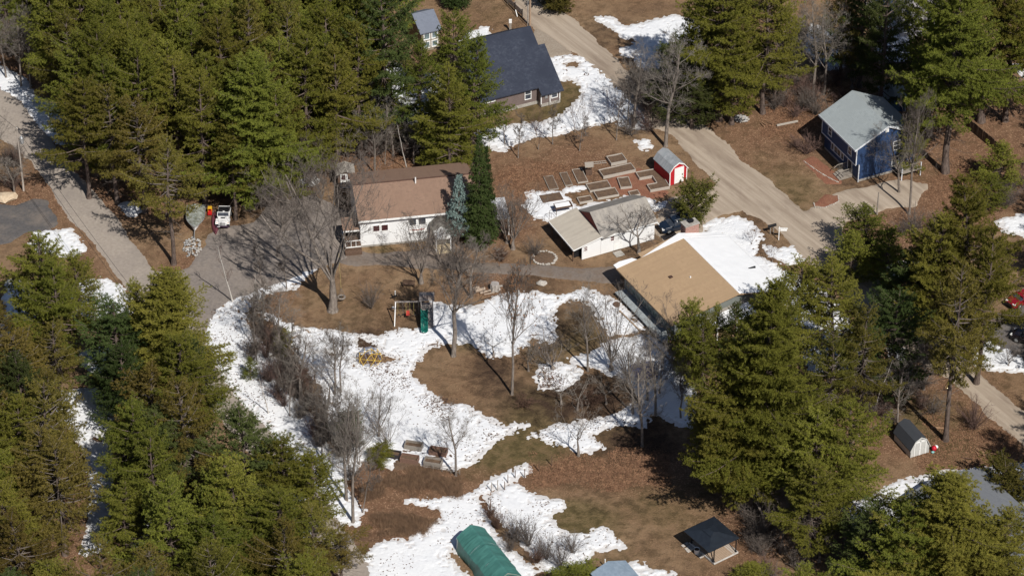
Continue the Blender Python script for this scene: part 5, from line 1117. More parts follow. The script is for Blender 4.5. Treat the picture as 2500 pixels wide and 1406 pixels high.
b4 = bare('shaft', 1250, 962, 18.5, .55, 'tall bare tree with a crown of clinging red brown leaves', name='bare_oak', rz=4, tilt=(0, .03))
rs = np.random.RandomState(5); TP = BT['shaft'].tips; TP = TP[TP[:, 2] > 7.0]; C = TP[rs.choice(len(TP), 260)] + rs.normal(size=(260, 3)) * .2
V, F = blades(rs, C, np.tile([[0, 0, -.3]], (260, 1)), 5, .22, .17, up=-.1, spread=1.0)
o = link('dead_leaves', np_mesh('dead_leaves', V, F, M_DEADLEAF), b4)
bare('clump', 1492, 903, 15, 1.0, 'bare many-stemmed tree on the snow in front of the tan roof', rz=0)
bare('clump', 1640, 880, 10, .75, 'smaller bare clump close to the long window wall', rz=2)
bare('round', 1560, 618, 8.8, 1.15, 'bare spreading tree before the white garage wall', rz=1)
bare('vee', 1252, 607, 10.5, .95, 'dense grey bare tree right of the spruces', rz=3)
bare('vee', 1238, 592, 8, .8, 'smaller grey bare tree tucked behind the dense one right of the spruces', rz=5)
bare('shaft2', 1625, 357, 15.5, 1.15, 'pale bare tree beside the dirt road above the red shed', rz=2)
bare('shaft2', 1547, 312, 12, .75, 'slim bare tree left of the pale roadside one')
bare('sapling2', 1533, 306, 9, 1.2, 'thin bare tree at the snow edge left of the slim roadside tree')
for k, (px, py, H, l) in enumerate([(1265, 385, 6, 'sapling clump nearest the garden beds left corner'), (1314, 364, 6, 'bare sapling below the cape house ell'), (1349, 352, 6.5, 'reddish sapling in the snow below the cape house corner'), (1404, 322, 6.5, 'reddish sapling standing alone in the middle of the snow'), (1415, 368, 5, 'low forked sapling on the brown edge of the snow'), (1430, 330, 6, 'thin sapling right of the lone reddish one'), (1505, 342, 8, 'tall sapling casting its shadow over the right end of the snow'), (1490, 300, 6, 'sapling in snow near the dirt road'), (1232, 352, 5.5, 'sapling at the left end of the snow strip'), (1310, 330, 4.5, 'short sapling halfway along the snow strip')]):
    bare('sapling' if k % 2 else 'sapling2', px, py, H, 1.0, l, 'saplings in the snow by the cape house', name='sapling')
bare('shaft2', 1113, 1160, 9.5, .62, 'bare tree growing at the corner of the lower raised beds')
bare('vee', 925, 1065, 9, .62, 'vase-shaped bare tree left of the lower raised beds')
bare('shaft2', 862, 1274, 17, .8, 'tallest bare tree between the lower forest and the leafy clearing')
bare('shaft2', 846, 1220, 14, .8, 'forked bare tree behind the tallest one by the leafy clearing')
bare('sapling2', 885, 1250, 9, 1.1, 'leaning sapling right of the tallest bare tree', tilt=(0, .15), name='sapling')
bare('clump', 850, 1130, 11, .6, 'dense bare clump above the snow at the end of the brush hedge')
bare('shaft', 817, 962, 9, .5, 'bare tree on the snow left of the climbing dome')
bare('shaft2', 832, 958, 8.5, .5, 'bare tree doubled beside the one left of the climbing dome')
bare('shaft2', 685, 868, 9, .6, 'grey tree at the head of the brush hedge')
bare('sapling', 750, 900, 6, 1.0, 'reddish sapling on the snow right of the brush hedge', name='sapling')
bare('birch', 568, 737, 10.3, 1.0, 'slender white birch leaning over the driveway', name='birch', tilt=(0, -.13))
bare('birch', 620, 760, 6.5, .8, 'small white birch at the bend of the snow bank', name='birch')
bare('birch', 655, 1010, 6.5, .7, 'pale birch stem in the lower half of the brush hedge', name='birch')
bare('orchard', 1412, 1112, 8.5, 1.3, 'bare spreading tree at the corner of the leafy lawn', rz=2)
bare('shaft2', 1568, 1088, 10.5, .75, 'bare tree at the dark edge of the woods above the lawn')
bare('shaft2', 1600, 1012, 11, .7, 'pale bare tree in the shaded snow behind the woods edge')
bare('shaft2', 1545, 1010, 9, .7, 'bare tree with pale forked limbs near the blue tarp')
bare('shaft', 1662, 1020, 7, .4, 'thin dark tree alone on the shaded blue snow')
bare('vee', 1610, 960, 8, .55, 'reddish bare clump right of the blue tarp')
for k, (px, py, H, l) in enumerate([(1370, 985, 4.5, 'low bare bush tree at the dark mulch patch'), (1410, 1000, 5.5, 'bare fruit tree above the snow tongue'), (1330, 868, 3.2, 'tiny bare tree at the tip of the snow lobe'), (1330, 925, 3.6, 'small fruit tree by the white bucket'), (1480, 985, 4.5, 'bare fruit tree left of the blue tarp'), (1205, 868, 4.5, 'small dark bare tree on the shaded snow'), (1290, 905, 5, 'grey twiggy tree right of the leafy oak')]):
    bare('orchard', px, py, H, 1.0 if H > 4 else .7, l, 'small bare trees round the lawn')
for px, py, H, R, l in [(1985, 228, 14, .95, 'bare grey tree left behind the blue house'), (2012, 232, 13, .8, 'second bare grey tree behind the blue house'), (2065, 190, 13, .8, 'bare tree above the ridge of the blue house'), (2150, 180, 15, .8, 'dark bare tree before the pale building'), (1940, 200, 11, .8, 'bare tree at the leaf covered bank left of the blue house')]:
    bare('shaft2', px, py, H, R, l, 'bare trees behind the blue house')
bare('shaft', 2220, 522, 17, .55, 'tall thin-crowned tree with grey trunk at the corner of the blue house')
bare('shaft2', 2195, 470, 9, .7, 'grey branching tree against the blue gable wall', tilt=(0, -.1))
bare('clump', 2217, 972, 11.5, .62, 'clump of grey upright stems left of the leaning trunk')
bare('shaft2', 2190, 1045, 9, .6, 'bare tree behind the white barn shed')
bare('birch', 2135, 1008, 9, .9, 'white birch left of the white barn shed', name='birch')
bare('birch', 2085, 945, 10, .8, 'white birch among the brownish pines', name='birch')
bare('clump', 2462, 893, 4.5, .42, 'bare shrubby tree on the snow beside the car lot')
for px, py, H, l in [(898, 352, 10, 'grey dead tree at the forest edge behind the ranch house'), (915, 425, 9, 'thin dead tree leaning behind the brown roof'), (960, 380, 8, 'bare tree behind the middle of the brown roof'), (880, 300, 9, 'dead tree in the shade of the upper forest'), (1010, 400, 6, 'bare stem left of the blue tarp behind the house')]:
    bare('shaft2', px, py, H, .6, l, 'bare trees behind the ranch house')
bare('birch', 994, 416, 8.5, .8, 'white leaning stem right behind the brown roof', name='birch', tilt=(0, -.14))
bare('clump', 738, 500, 12.5, .95, 'fine grey twiggy tree left behind the huge maple')
bare('clump', 690, 560, 10, .8, 'fine twiggy tree at the top of the driveway')
bare('vee', 785, 500, 9, .7, 'bare tree next to the small hut')
for px, py, H, l in [(75, 216, 12, 'bare leaning tree by the roadside snow at the left'), (52, 212, 11, 'grey bare tree left of the leaning roadside one'), (15, 190, 10, 'bare tree at the left edge by the road'), (-5, 420, 9, 'bare tree at the left edge by the utility pole'), (35, 470, 5, 'low bare tree beside the pale boulder')]:
    bare('shaft2', px, py, H, .6, l, 'bare trees at the left road edge')
for px, py, H, l in [(1865, 1300, 8, 'grey bare tree right of the gazebo'), (1905, 1345, 8.5, 'bare tree with long pale limbs near the bottom'), (2000, 1370, 9.5, 'bare tree in the dark hollow at the bottom'), (1940, 1290, 6.5, 'low bare tree below the big pines'), (1800, 1170, 6, 'bare tree in the shade under the largest pine'), (2060, 1330, 8, 'bare tree at the edge of the snow lower right')]:
    bare('clump' if H < 8 else 'round', px, py, H, .8, l, 'bare trees at the shaded hollow')
bare('sapling', 1835, 597, 3.2, .9, 'bare shrub tree between the snow pile and the mailboxes', name='sapling')
bare('sapling', 1885, 640, 3.5, .9, 'small bare shrub at the end of the snow pile', name='sapling')

for k, (P_, px, py, H, R, l) in enumerate([('shaft2', 870, 330, 10, .7, 'dead tree left of the black trunked pine'), ('sapling2', 940, 400, 6, 1, 'thin sapling behind the left part of the brown roof'), ('shaft2', 1035, 385, 8, .6, 'bare tree just left of the dull blue tarp'), ('sapling2', 975, 350, 7, 1, 'sapling in the dim gap behind the brown roof'), ('clump', 915, 300, 9, .6, 'grey thicket tree deep in the dim gap'), ('shaft2', 1150, 725, 7, .8, 'fine twiggy bare tree by the pale log pieces'), ('vee', 1075, 640, 6, .8, 'twiggy grey shrub tree before the portico path'), ('vee', 1120, 560, 6.5, .7, 'grey leafless tree in front of the blue spruce'), ('vee', 1108, 604, 6.5, .7, 'grey leafless bush tree beside the portico'), ('shaft2', 1435, 905, 11, .6, 'bare tree left of the many-stemmed one'), ('clump', 1530, 930, 8, .7, 'grey thicket tree next to the blue tarp'), ('round', 1580, 975, 8, .9, 'pale forked tree beyond the blue tarp'), ('vee', 1350, 900, 5, 1.0, 'reddish bare shrub tree by the leafy oak'), ('sapling2', 640, 700, 6.5, 1.0, 'thin sapling at the snow strip near the driveway'), ('sapling2', 700, 705, 6.5, 1.0, 'thin sapling at the narrow end of the snow strip'), ('shaft2', 640, 820, 8, .8, 'grey tree in the upper brush hedge'), ('shaft2', 735, 985, 9, .8, 'grey tree in the middle of the brush hedge'), ('shaft2', 790, 1080, 9, .8, 'grey tree at the lower part of the brush hedge'), ('clump', 945, 1095, 7, .6, 'grey thicket over the black box bed'), ('shaft2', 1640, 300, 9, .7, 'bare tree behind the pale roadside one'), ('vee', 1560, 250, 7, .8, 'bare thicket tree by the dirt road snow'), ('clump', 2080, 215, 9, .8, 'grey thicket tree behind the ridge of the blue house'), ('clump', 2255, 950, 9, .6, 'grey clump right of the grey upright stems'), ('shaft2', 2170, 935, 10, .7, 'bare grey tree left of the grey upright stems')]):
    bare(P_, px, py, H, R, l, 'scattered bare trees', name='bare_tree')

# ------------------------------------------------------------------ shrubs and brush
SH = []
for s, H, R, st, m_, r_ in ((51, 2.0, 1.4, 34, M_TWIGR, .018), (52, 2.2, 1.2, 26, M_TWIG, .018), (53, 1.5, 1.2, 40, mat('brush_brown', (.17, .10, .07), (.09, .055, .04), 3, .95), .02), (54, 3.0, 1.6, 30, M_TWIG, .02)):
    P = make_shrub(s, H, R, st, 6, r_); P.m = {'stems': np_mesh('shrub_stems', *P.stems, m_)}; SH.append(P)
def shrub(k, px, py, H, R, label, group=None): x, y = G(px, py); return put(SH[k], 'shrub', x, y, H, R, label, 'shrub', group)
shrub(2, 1221, 636, 1.9, 1.45, 'dense dark maroon shrub by the path right of the ranch house')
shrub(1, 1308, 622, 2.6, 1.5, 'bare shrub growing out of the stone ring')
shrub(3, 906, 752, 3.4, 1.6, 'bare vase-shaped shrub in the middle of the lawn')
shrub(0, 1968, 375, 2.6, 2.1, 'russet twiggy shrub at the corner of the blue house')
shrub(0, 1945, 360, 1.6, 1.3, 'low russet shrub left of the one by the blue house')
shrub(0, 2378, 1045, 3.4, 2.2, 'reddish wide shrub beside the lower dirt road')
shrub(2, 1278, 992, 1.4, 1.6, 'dark brush clump at the left end of the mulch patch'); shrub(2, 1440, 985, 1.5, 2.0, 'dark brush clump at the right end of the mulch patch')
for k, (px, py, kk, H, R, l) in enumerate([(1195, 1262, 2, 1.8, 1.0, 'brown shrub at the near end of the fence path by the tent'), (1215, 1290, 2, 2.2, 1.1, 'brown shrub touching the tent corner'), (1262, 1318, 1, 3.4, 1.7, 'tall grey shrub right of the tent ridge'), (1290, 1330, 1, 3.6, 1.7, 'tallest grey shrub clump right of the tent'), (1245, 1345, 3, 2.2, 1.3, 'low brush beside the snow strip along the tent'), (1335, 1365, 3, 3.2, 1.8, 'spreading grey shrub near the bottom beyond the tent'), (1370, 1385, 3, 3.2, 1.6, 'grey shrub left of the low green pine bush'), (1310, 1372, 2, 2.0, 1.4, 'brown underbrush at the right foot of the tent'), (1400, 1350, 1, 2.6, 1.3, 'grey shrub at the snow tip above the blue grey roof')]):
    shrub(kk, px, py, H, R, l, 'shrubs right of the tarp shelter')
rg = random.Random(21); hp = [(585, 800), (640, 770), (670, 800), (715, 880), (770, 960), (815, 1040), (880, 1130), (870, 1180), (800, 1130), (735, 1060), (670, 975), (610, 880)]
hpw = GP(hp); x0, x1 = min(p[0] for p in hpw), max(p[0] for p in hpw); y0, y1 = min(p[1] for p in hpw), max(p[1] for p in hpw)
n = 0; hedge = []
while n < 62:
    x, y = rg.uniform(x0, x1), rg.uniform(y0, y1)
    if not inside(hpw, x, y): continue
    n += 1
    if n % 2:
        P = BT[rg.choice(['sapling', 'sapling2', 'sapling2'])]; H = rg.uniform(5, 8.0); hedge.append(put(P, 'sapling', x, y, H, P.R * H / P.H * 1.05, 'bare sapling in the long brush hedge beside the curving snow bank', 'sapling', 'saplings of the brush hedge'))
    else: hedge.append(put(SH[rg.choice([1, 3, 3, 0])], 'shrub', x, y, rg.uniform(1.6, 3.2), rg.uniform(1.1, 1.7), 'bare shrub in the long brush hedge beside the curving snow bank', 'shrub', 'shrubs of the brush hedge'))
hs_ = sorted([o for o in hedge if o['category'] == 'sapling'], key=lambda o: -o.location.y)
hb_ = sorted([o for o in hedge if o['category'] == 'shrub'], key=lambda o: -o.location.y)
def ordn(k):
    tens = {2: 'twenty', 3: 'thirty', 4: 'forty', 5: 'fifty'}
    if k < 20: return ORD[k]
    d = (k + 1) // 10; u = (k + 1) % 10
    return (tens[d][:-1] + 'ieth') if u == 0 else tens[d] + '-' + ORD[u - 1]
for k, o in enumerate(hs_): o['label'] = f"{ordn(k)} sapling along the brush hedge counted from the driveway end"
for k, o in enumerate(hb_): o['label'] = f"{ordn(k)} shrub along the brush hedge counted from the driveway end"
x, y = G(690, 860); put(YP[0], 'young_pine', x, y, 3.6, 1.3, 'little green pine inside the upper brush hedge', 'pine tree')
x, y = G(612, 925); put(YP[1], 'young_pine', x, y, 3.2, 1.0, 'little green pine at the outer side of the brush hedge', 'pine tree')
x, y = G(850, 1085); put(WB[0], 'young_pine', x, y, 5.0, 2.2, 'dark twiggy evergreen at the lower end of the brush hedge', 'pine tree')
x, y = G(925, 1125); put(YP[0], 'young_pine', x, y, 2.4, 1.6, 'low green pine left of the lower raised beds', 'pine tree')
# leaf-dropped undergrowth in the woods
ug = [((1720, 1120), (1880, 1215), 16, 'dark undergrowth shrub in the shade of the big pines', 'undergrowth beneath the big pines'), ((1880, 180), (2080, 290), 22, 'bare shrub on the leafy bank behind the blue house', 'shrubs behind the blue house'), ((880, 330), (1120, 400), 18, 'bare brush behind the brown roof', 'brush behind the ranch house'),
      ((2080, 880), (2300, 1040), 16, 'bare brush at the foot of the grove by the barn shed', 'brush near the barn shed'), ((2160, 560), (2330, 700), 10, 'bare brush beside the dirt road under the pines', 'brush under the right hand pines'), ((0, 380), (60, 480), 6, 'bare brush by the utility pole', 'brush by the utility pole'), ((2430, 380), (2540, 520), 8, 'grey brush at the right edge', 'brush at the right edge'), ((1835, 1270), (2080, 1420), 22, 'dark brush in the hollow at the bottom', 'brush in the hollow'), ((1530, 200), (1600, 290), 8, 'bare brush along the dirt road below the snow patch', 'brush along the dirt road'), ((1540, 290), (1590, 330), 4, 'bare brush at the foot of the slim roadside tree', 'brush by the slim tree')]
for (ax, ay), (bx, by), n, lab, grp in ug:
    ol = [shrub(rg.choice([0, 1, 3]), rg.uniform(ax, bx), rg.uniform(ay, by), rg.uniform(1.4, 3.4), rg.uniform(1.2, 2.0), lab, grp) for _ in range(n)]
    for k, o in enumerate(sorted(ol, key=lambda o: o.location.x)): o['label'] = lab + f", {ordn(k)} from the left"
# ================================================================== VEHICLES
def wheel(par, x, y, r=.36, w=.24, name='wheel'):
    o = MB().build(name, None, par, (x, y, r)) if False else None
    b = MB(); s = 1 if y > 0 else -1
    prof = [(r * .62, -w / 2), (r * .93, -w / 2), (r, -w * .3), (r, w * .3), (r * .93, w / 2), (r * .62, w / 2)]
    n = 20; vs = [(pr * math.cos(6.2832 * k / n), z, pr * math.sin(6.2832 * k / n)) for pr, z in prof for k in range(n)]
    b.add(vs, [(i * n + k, i * n + (k + 1) % n, ((i + 1) % 6) * n + (k + 1) % n, ((i + 1) % 6) * n + k) for i in range(6) for k in range(n)])
    t = b.build('wheel', M_RUBBER, par, (x, y, r)); 
    rm = MB().tube([(0, s * w * .38, 0), (0, s * w * .44, 0)], r * .60, 16)
    for k in range(5): a = 6.2832 * k / 5; rm.beam((math.cos(a) * .05, s * w * .47, math.sin(a) * .05), (math.cos(a) * r * .55, s * w * .47, math.sin(a) * r * .55), .05, .05)
    rm.build('rim', M_METAL, t); return t
def paint(name, c, rough=.25):
    m, nt, p = nodes_of(name); co = N(nt, 'ShaderNodeTexCoord').outputs['Object']
    nt.links.new(mixc(nt, noise(nt, co, 3, 4), c, tuple(x * .88 for x in c)), p.inputs['Base Color']); p.inputs['Roughness'].default_value = rough; p.inputs['Specular IOR Level'].default_value = .5; p.inputs['Coat Weight'].default_value = .3; return m
def loft(prof_w):
    """rows of (x, halfwidth_bottom, halfwidth_top, z_bottom, z_top): closed car-body hull"""
    b = MB(); vs = []
    for x, wb, wt, zb, zt in prof_w: vs += [(x, -wb * .92, zb), (x, -wb, zb + (zt - zb) * .25), (x, -wb * .99, zb + (zt - zb) * .7), (x, -wt, zt), (x, wt, zt), (x, wb * .99, zb + (zt - zb) * .7), (x, wb, zb + (zt - zb) * .25), (x, wb * .92, zb)]
    n = 8; fs = [(i * n + k, i * n + (k + 1) % n, (i + 1) * n + (k + 1) % n, (i + 1) * n + k) for i in range(len(prof_w) - 1) for k in range(n)]
    fs += [tuple(range(n)), tuple(range((len(prof_w) - 1) * n, len(prof_w) * n))[::-1]]
    return b.add(vs, fs)
M_LAMP = mat('lamp_lens', (.75, .75, .72), (.6, .6, .6), 3, .15); M_TAIL = mat('tail_lens', (.35, .01, .01), None, 3, .2)
def suv(name, label, loc, rz, m, L=4.7, W=1.88, Hh=1.72):
    t = thing(name, label, 'car', loc, rz); h = W / 2; f = L / 2
    o = loft([(-f, h * .80, h * .72, .42, .88), (-f + .12, h * .93, h * .85, .30, 1.02), (-f + .9, h, h * .9, .26, 1.08), (0, h, h * .93, .26, 1.08), (f - 1.35, h, h * .9, .26, 1.06), (f - .5, h * .98, h * .82, .26, .98), (f - .1, h * .88, h * .70, .32, .82), (f, h * .76, h * .62, .42, .72)]).build('body', m, t, smooth=False, bevel=.05)
    g = loft([(-f + .12, h * .84, h * .62, 1.0, 1.15), (-f + .5, h * .88, h * .68, 1.04, Hh - .1), (-f + 1.0, h * .90, h * .70, 1.05, Hh - .03), (.35, h * .90, h * .70, 1.05, Hh - .05), (f - 1.75, h * .88, h * .68, 1.04, Hh - .32), (f - 1.15, h * .86, h * .80, 1.0, 1.07)]).build('windows', M_GLASS, t, bevel=.02)
    MB().prism([(-f + .42, Hh - .12), (-f + .9, Hh), (.3, Hh), (.75, Hh - .12), (.7, Hh - .16), (-f + .42, Hh - .16)], 'y', -h * .70, h * .70).build('roof', m, t, bevel=.03)
    for x in (-f + 1.25, -.15, .75):
        for s in (-1, 1): MB().beam((x, s * h * .91, 1.06), (x - .05, s * h * .71, Hh - .08), .07, .05).build('pillar', m, t)
    for s in (-1, 1):
        MB().cbox((f - .22, s * h * .66, .80), (.30, .36, .14), s * -.25).build('headlight', M_LAMP, t)
        MB().cbox((-f + .06, s * h * .70, .92), (.1, .26, .2)).build('taillight', M_TAIL, t)
        MB().cbox((f - 1.45, s * (h + .08), 1.10), (.16, .2, .14)).build('mirror', m, t, bevel=.03)
        for x in (-f + .95, f - .95): wheel(t, x, s * (h - .10))
        MB().cbox((-.35, s * (h * .70 - .08), Hh + .03), (1.9, .04, .04)).build('roof_rail', M_METAL, t)
    MB().cbox((f - .03, 0, .66), (.08, .9, .2)).build('grille', M_BLACK, t)
    MB().cbox((f - .02, 0, .44), (.1, 1.5, .12)).build('bumper', M_BLACK, t)
    return t
def yaw(p, q):
    a, b = G(*p), G(*q); return math.atan2(b[1] - a[1], b[0] - a[0])
x, y = G(1652, 558); suv('parked_car', 'dark navy sport utility car parked between the garage and the cedar', (x, y, .04), R_(203), paint('navy_car_paint', (.010, .018, .035)), 4.8)
x, y = G(2497, 738); suv('parked_car', 'red car with dark roof parked at the right edge', (x, y, .06), R_(215), paint('red_car_paint', (.22, .008, .015)), 4.6, 1.8, 1.5)
x, y = G(2512, 836); suv('parked_car', 'dark maroon-black car half cut by the right edge of the lot', (x, y, .06), R_(150), paint('dark_car_paint', (.018, .013, .016)), 4.5, 1.8, 1.5)
# white open jeep seen from the front
x, y = G(547, 541); J = thing('jeep', 'small white open-topped off-road jeep parked at the forest edge', 'jeep', (x, y, .04), R_(-91)); wp = paint('white_car_paint', (.78, .78, .78))
MB().box(-1.85, .45, -.78, .78, .45, 1.02).box(-1.85, -1.7, -.78, .78, .5, 1.1).build('tub', wp, J, bevel=.04)
loft([(.45, .76, .70, .5, 1.12), (1.0, .66, .60, .5, 1.10), (1.70, .52, .46, .5, 1.06)]).build('hood', wp, J, bevel=.03)
MB().box(.72, .98, -.28, .28, 1.115, 1.135).build('hood_vent', M_BLACK, J); MB().box(1.70, 1.74, -.5, .5, .52, 1.04).build('grille_panel', wp, J, bevel=.01)
for k in range(7): MB().box(1.74, 1.755, -.27 + k * .09 - .025, -.27 + k * .09 + .025, .62, .98).build('grille_slot', M_METAL if k % 2 else M_BLACK, J)
for s in (-1, 1):
    MB().prism([(.55, .5), (.62, .88), (.8, .97), (1.5, .97), (1.78, .86), (1.80, .78), (1.5, .9), (.82, .9)], 'y', *sorted((s * .50, s * .90))).build('fender', wp, J, bevel=.02)
    MB().cbox((1.765, s * .40, .86), (.05, .17, .12)).build('headlight', M_LAMP, J); MB().cbox((1.66, s * .7, .93), (.06, .14, .05)).build('turn_light', mat('amber_lens', (.6, .25, .03), None), J)
    wheel(J, 1.18, s * .72, .36, .22); wheel(J, -1.25, s * .72, .36, .22)
ws_ = MB().beam((.50, -.72, 1.08), (.36, -.70, 1.62), .06, .06).beam((.50, .72, 1.08), (.36, .70, 1.62), .06, .06).beam((.36, -.72, 1.62), (.36, .72, 1.62), .06, .06).beam((.5, -.72, 1.10), (.5, .72, 1.10), .06, .06).build('windshield_frame', wp, J)
MB().add([(.50, -.7, 1.10), (.50, .7, 1.10), (.36, .68, 1.60), (.36, -.68, 1.60), (.485, -.7, 1.10), (.485, .7, 1.10), (.345, .68, 1.60), (.345, -.68, 1.60)], [(0, 1, 2, 3), (7, 6, 5, 4), (0, 4, 5, 1), (2, 6, 7, 3)]).build('windshield', M_GLASS, ws_)
MB().box(1.80, 1.95, -.80, .80, .42, .60).build('bumper', mat('plum_bumper', (.06, .035, .06), None, 3, .4), J); MB().box(1.952, 1.96, -.62, -.30, .44, .58).build('licence_plate', M_WHITE, J)
for yy in (-.38, .38): MB().box(-.55, -.05, yy - .22, yy + .22, .75, .9).box(-.7, -.55, yy - .22, yy + .22, .75, 1.35).build('seat', M_BLACK, J)
rb = MB().tube([(-.8, -.68, 1.0), (-.8, -.62, 1.62), (-.8, .62, 1.62), (-.8, .68, 1.0)], .035, 6).tube([(-.8, -.6, 1.6), (.36, -.62, 1.6)], .03, 6).tube([(-.8, .6, 1.6), (.36, .62, 1.6)], .03, 6).build('roll_bar', M_BLACK, J)
MB().box(-1.8, -.85, -.7, .7, 1.02, 1.08).build('cargo_cover', M_BLACK, J)
# boat wrapped in clear sheeting on its trailer
x, y = G(478, 542); B = thing('covered_boat', 'small boat wrapped in a pale translucent sheet on a trailer', 'boat', (x, y, 0), R_(-88))
rows = []
for u in np.linspace(0, 1, 15):
    X = -2.3 + u * 4.9; w = 1.15 * (1 if u < .5 else max(.02, 1 - ((u - .5) / .5) ** 1.9)); rows.append((X, w))
b = MB(); n = 9; vs = []
for X, w in rows:
    for k in range(n): a = k / (n - 1) * 2 - 1; vs.append((X, a * w, .95 + .22 * (1 - a * a) + rnd.uniform(-.03, .03) if abs(a) < .9 else .95))
b.add(vs, [(i * n + k, (i + 1) * n + k, (i + 1) * n + k + 1, i * n + k + 1) for i in range(len(rows) - 1) for k in range(n - 1)])
b.build('cover_sheet', mat('clear_sheet', (.27, .28, .25), (.11, .115, .085), 2.2, .35, blot=.6, blotc=(.55, .60, .60), bsc=1.8), B, fix=False)
b = MB(); vs = []
for X, w in rows: vs += [(X, -w, .95), (X, -w * .6, .45), (X, w * .6, .45), (X, w, .95)]
b.add(vs, [(i * 4 + k, (i + 1) * 4 + k, (i + 1) * 4 + k + 1, i * 4 + k + 1) for i in range(len(rows) - 1) for k in range(3)]).build('hull', M_WHITE, B)
MB().tube([(X, -w, .97) for X, w in rows] + [(X, w, .97) for X, w in rows[::-1]] + [(rows[0][0], -rows[0][1], .97)], .06, 6).build('gunwale', M_METAL, B)
MB().box(-1.7, -1.45, -.4, .4, 1.18, 1.26).build('seat', M_WHITE, B)
MB().beam((2.3, 0, .5), (4.0, 0, .42), .1, .1).beam((-2, -.6, .4), (2.3, 0, .45), .08, .08).beam((-2, .6, .4), (2.3, 0, .45), .08, .08).build('trailer_frame', M_METAL, B)
for s in (-1, 1): wheel(B, -.9, s * 1.0, .28, .18)
MB().tube([(3.8, 0, .42), (3.8, 0, .02)], .04, 6).build('jack_stand', M_METAL, B)
# canoe and toy car
x, y = G(525, 547); K = thing('canoe', 'maroon upturned canoe lying between the toy car and the jeep', 'canoe', (x, y, 0), R_(-84))
b = MB(); vs = []; n = 9; M_ = 17
for i in range(M_):
    u = i / (M_ - 1) * 2 - 1; w = .44 * (1 - abs(u) ** 2.4) + .01; hgt = .36 + .10 * u * u
    for k in range(n): a = k / (n - 1) * math.pi; vs.append((u * 2.5, math.cos(a) * w, max(.03, math.sin(a) ** .7 * hgt * (1 - abs(u) ** 8 * .5))))
b.add(vs, [(i * n + k, (i + 1) * n + k, (i + 1) * n + k + 1, i * n + k + 1) for i in range(M_ - 1) for k in range(n - 1)])
b.build('hull', mat('maroon_hull', (.17, .055, .07), (.13, .04, .055), 4, .35), K, smooth=True); MB().tube([(-2.5 + k * .3125, 0, .40 + .10 * ((k - 8) / 8) ** 2) for k in range(17)], .018, 4).build('keel', M_BLACK, K)
x, y = G(513, 522); K = thing('toy_car', 'red and yellow plastic ride-on toy car', 'toy', (x, y, 0), R_(-90)); K.scale = (.85, .85, .85); MR, MY = mat('red_plastic', (.55, .02, .02), None, 3, .35), mat('yellow_plastic', (.75, .42, .03), None, 3, .35)
MB().box(-.5, .6, -.33, .33, .14, .48).box(.25, .62, -.30, .30, .48, .56).build('body', MR, K, bevel=.06); MB().box(-.5, .22, -.31, .31, .98, 1.06).build('roof', MY, K, bevel=.03)
for sx_, sy_ in ((-.42, -.27), (-.42, .27), (.15, -.27), (.15, .27)): MB().tube([(sx_, sy_, .46), (sx_, sy_, 1.0)], .035, 6).build('post', MY, K)
for X in (-.32, .4):
    for s in (-1, 1): wheel(K, X, s * .34, .13, .09)
x, y = G(755, 452); K = thing('covered_skiff', 'small white rounded skiff beside the brown hut', 'boat', (x, y, 0), R_(12))
loft([(-1.3, .25, .2, .15, .5), (-1.0, .55, .5, .1, .75), (0, .65, .6, .1, .85), (.9, .5, .42, .12, .8), (1.4, .12, .08, .3, .7)]).build('hull', M_WHITE, K, bevel=.06); MB().cbox((.75, .05, 1.05), (.5, .5, .45)).build('console', M_WHITE, K, bevel=.05)

# ================================================================== PLAYGROUND
t = thing('swing_set', 'wooden swing set with a tower roof, bench swings and a dark green slide', 'swing set', at(1043, 783), R_(1.5)); t.scale = (1.12, 1.12, 1.12)
M_PW = mat('grey_play_wood', (.38, .34, .32), (.22, .195, .18), 8, .9, (1, 1, 4), bs=.4)
MB().box(-.65, .65, -.05, 1.3, 1.38, 1.48).build('platform', M_PW, t)
for xx in (-.62, .62):
    for yy in (0, 1.25): MB().box(xx - .05, xx + .05, yy - .05, yy + .05, 0, 2.7).build('post', M_PW, t)
for k in range(8): MB().box(-.82, .82, -.12 + k * .20, .06 + k * .20, 2.72 + (.06 * k if k < 4 else .06 * (7 - k)), 2.76 + (.06 * k if k < 4 else .06 * (7 - k))).build('roof_plank', M_PW, t)
for z in (1.75, 2.0): MB().box(-.62, .62, -.06, -.02, z, z + .12).build('rail', M_PW, t)
for k in range(5): MB().beam((.06, -.1 - k * .26, 1.3 - k * .27), (.62, -.1 - k * .26, 1.3 - k * .27), .2, .05).build('ramp_plank', M_PW, t)
MB().beam((.04, -.05, 1.4), (.04, -1.45, 0), .06, .12).beam((.64, -.05, 1.4), (.64, -1.45, 0), .06, .12).add([(.06, -.05, 1.36), (.62, -.05, 1.36), (.62, -1.42, 0), (.06, -1.42, 0), (.06, -.08, 1.32), (.62, -.08, 1.32), (.62, -1.46, -.03), (.06, -1.46, -.03)], [(0, 1, 2, 3), (7, 6, 5, 4), (0, 4, 5, 1), (2, 6, 7, 3), (1, 5, 6, 2), (3, 7, 4, 0)]).build('climbing_ramp', M_PW, t)
b = MB(); vs = []; n = 7; m_ = 16
for i in range(m_):
    u = i / (m_ - 1); yy = -.05 - 2.35 * u; z = 1.42 - 1.25 * u - .10 * math.sin(u * math.pi * 3) * .9
    for k in range(n): a = k / (n - 1) * 2 - 1; vs.append((-.30 + a * .40, yy, z + .24 * abs(a) ** 3))
    
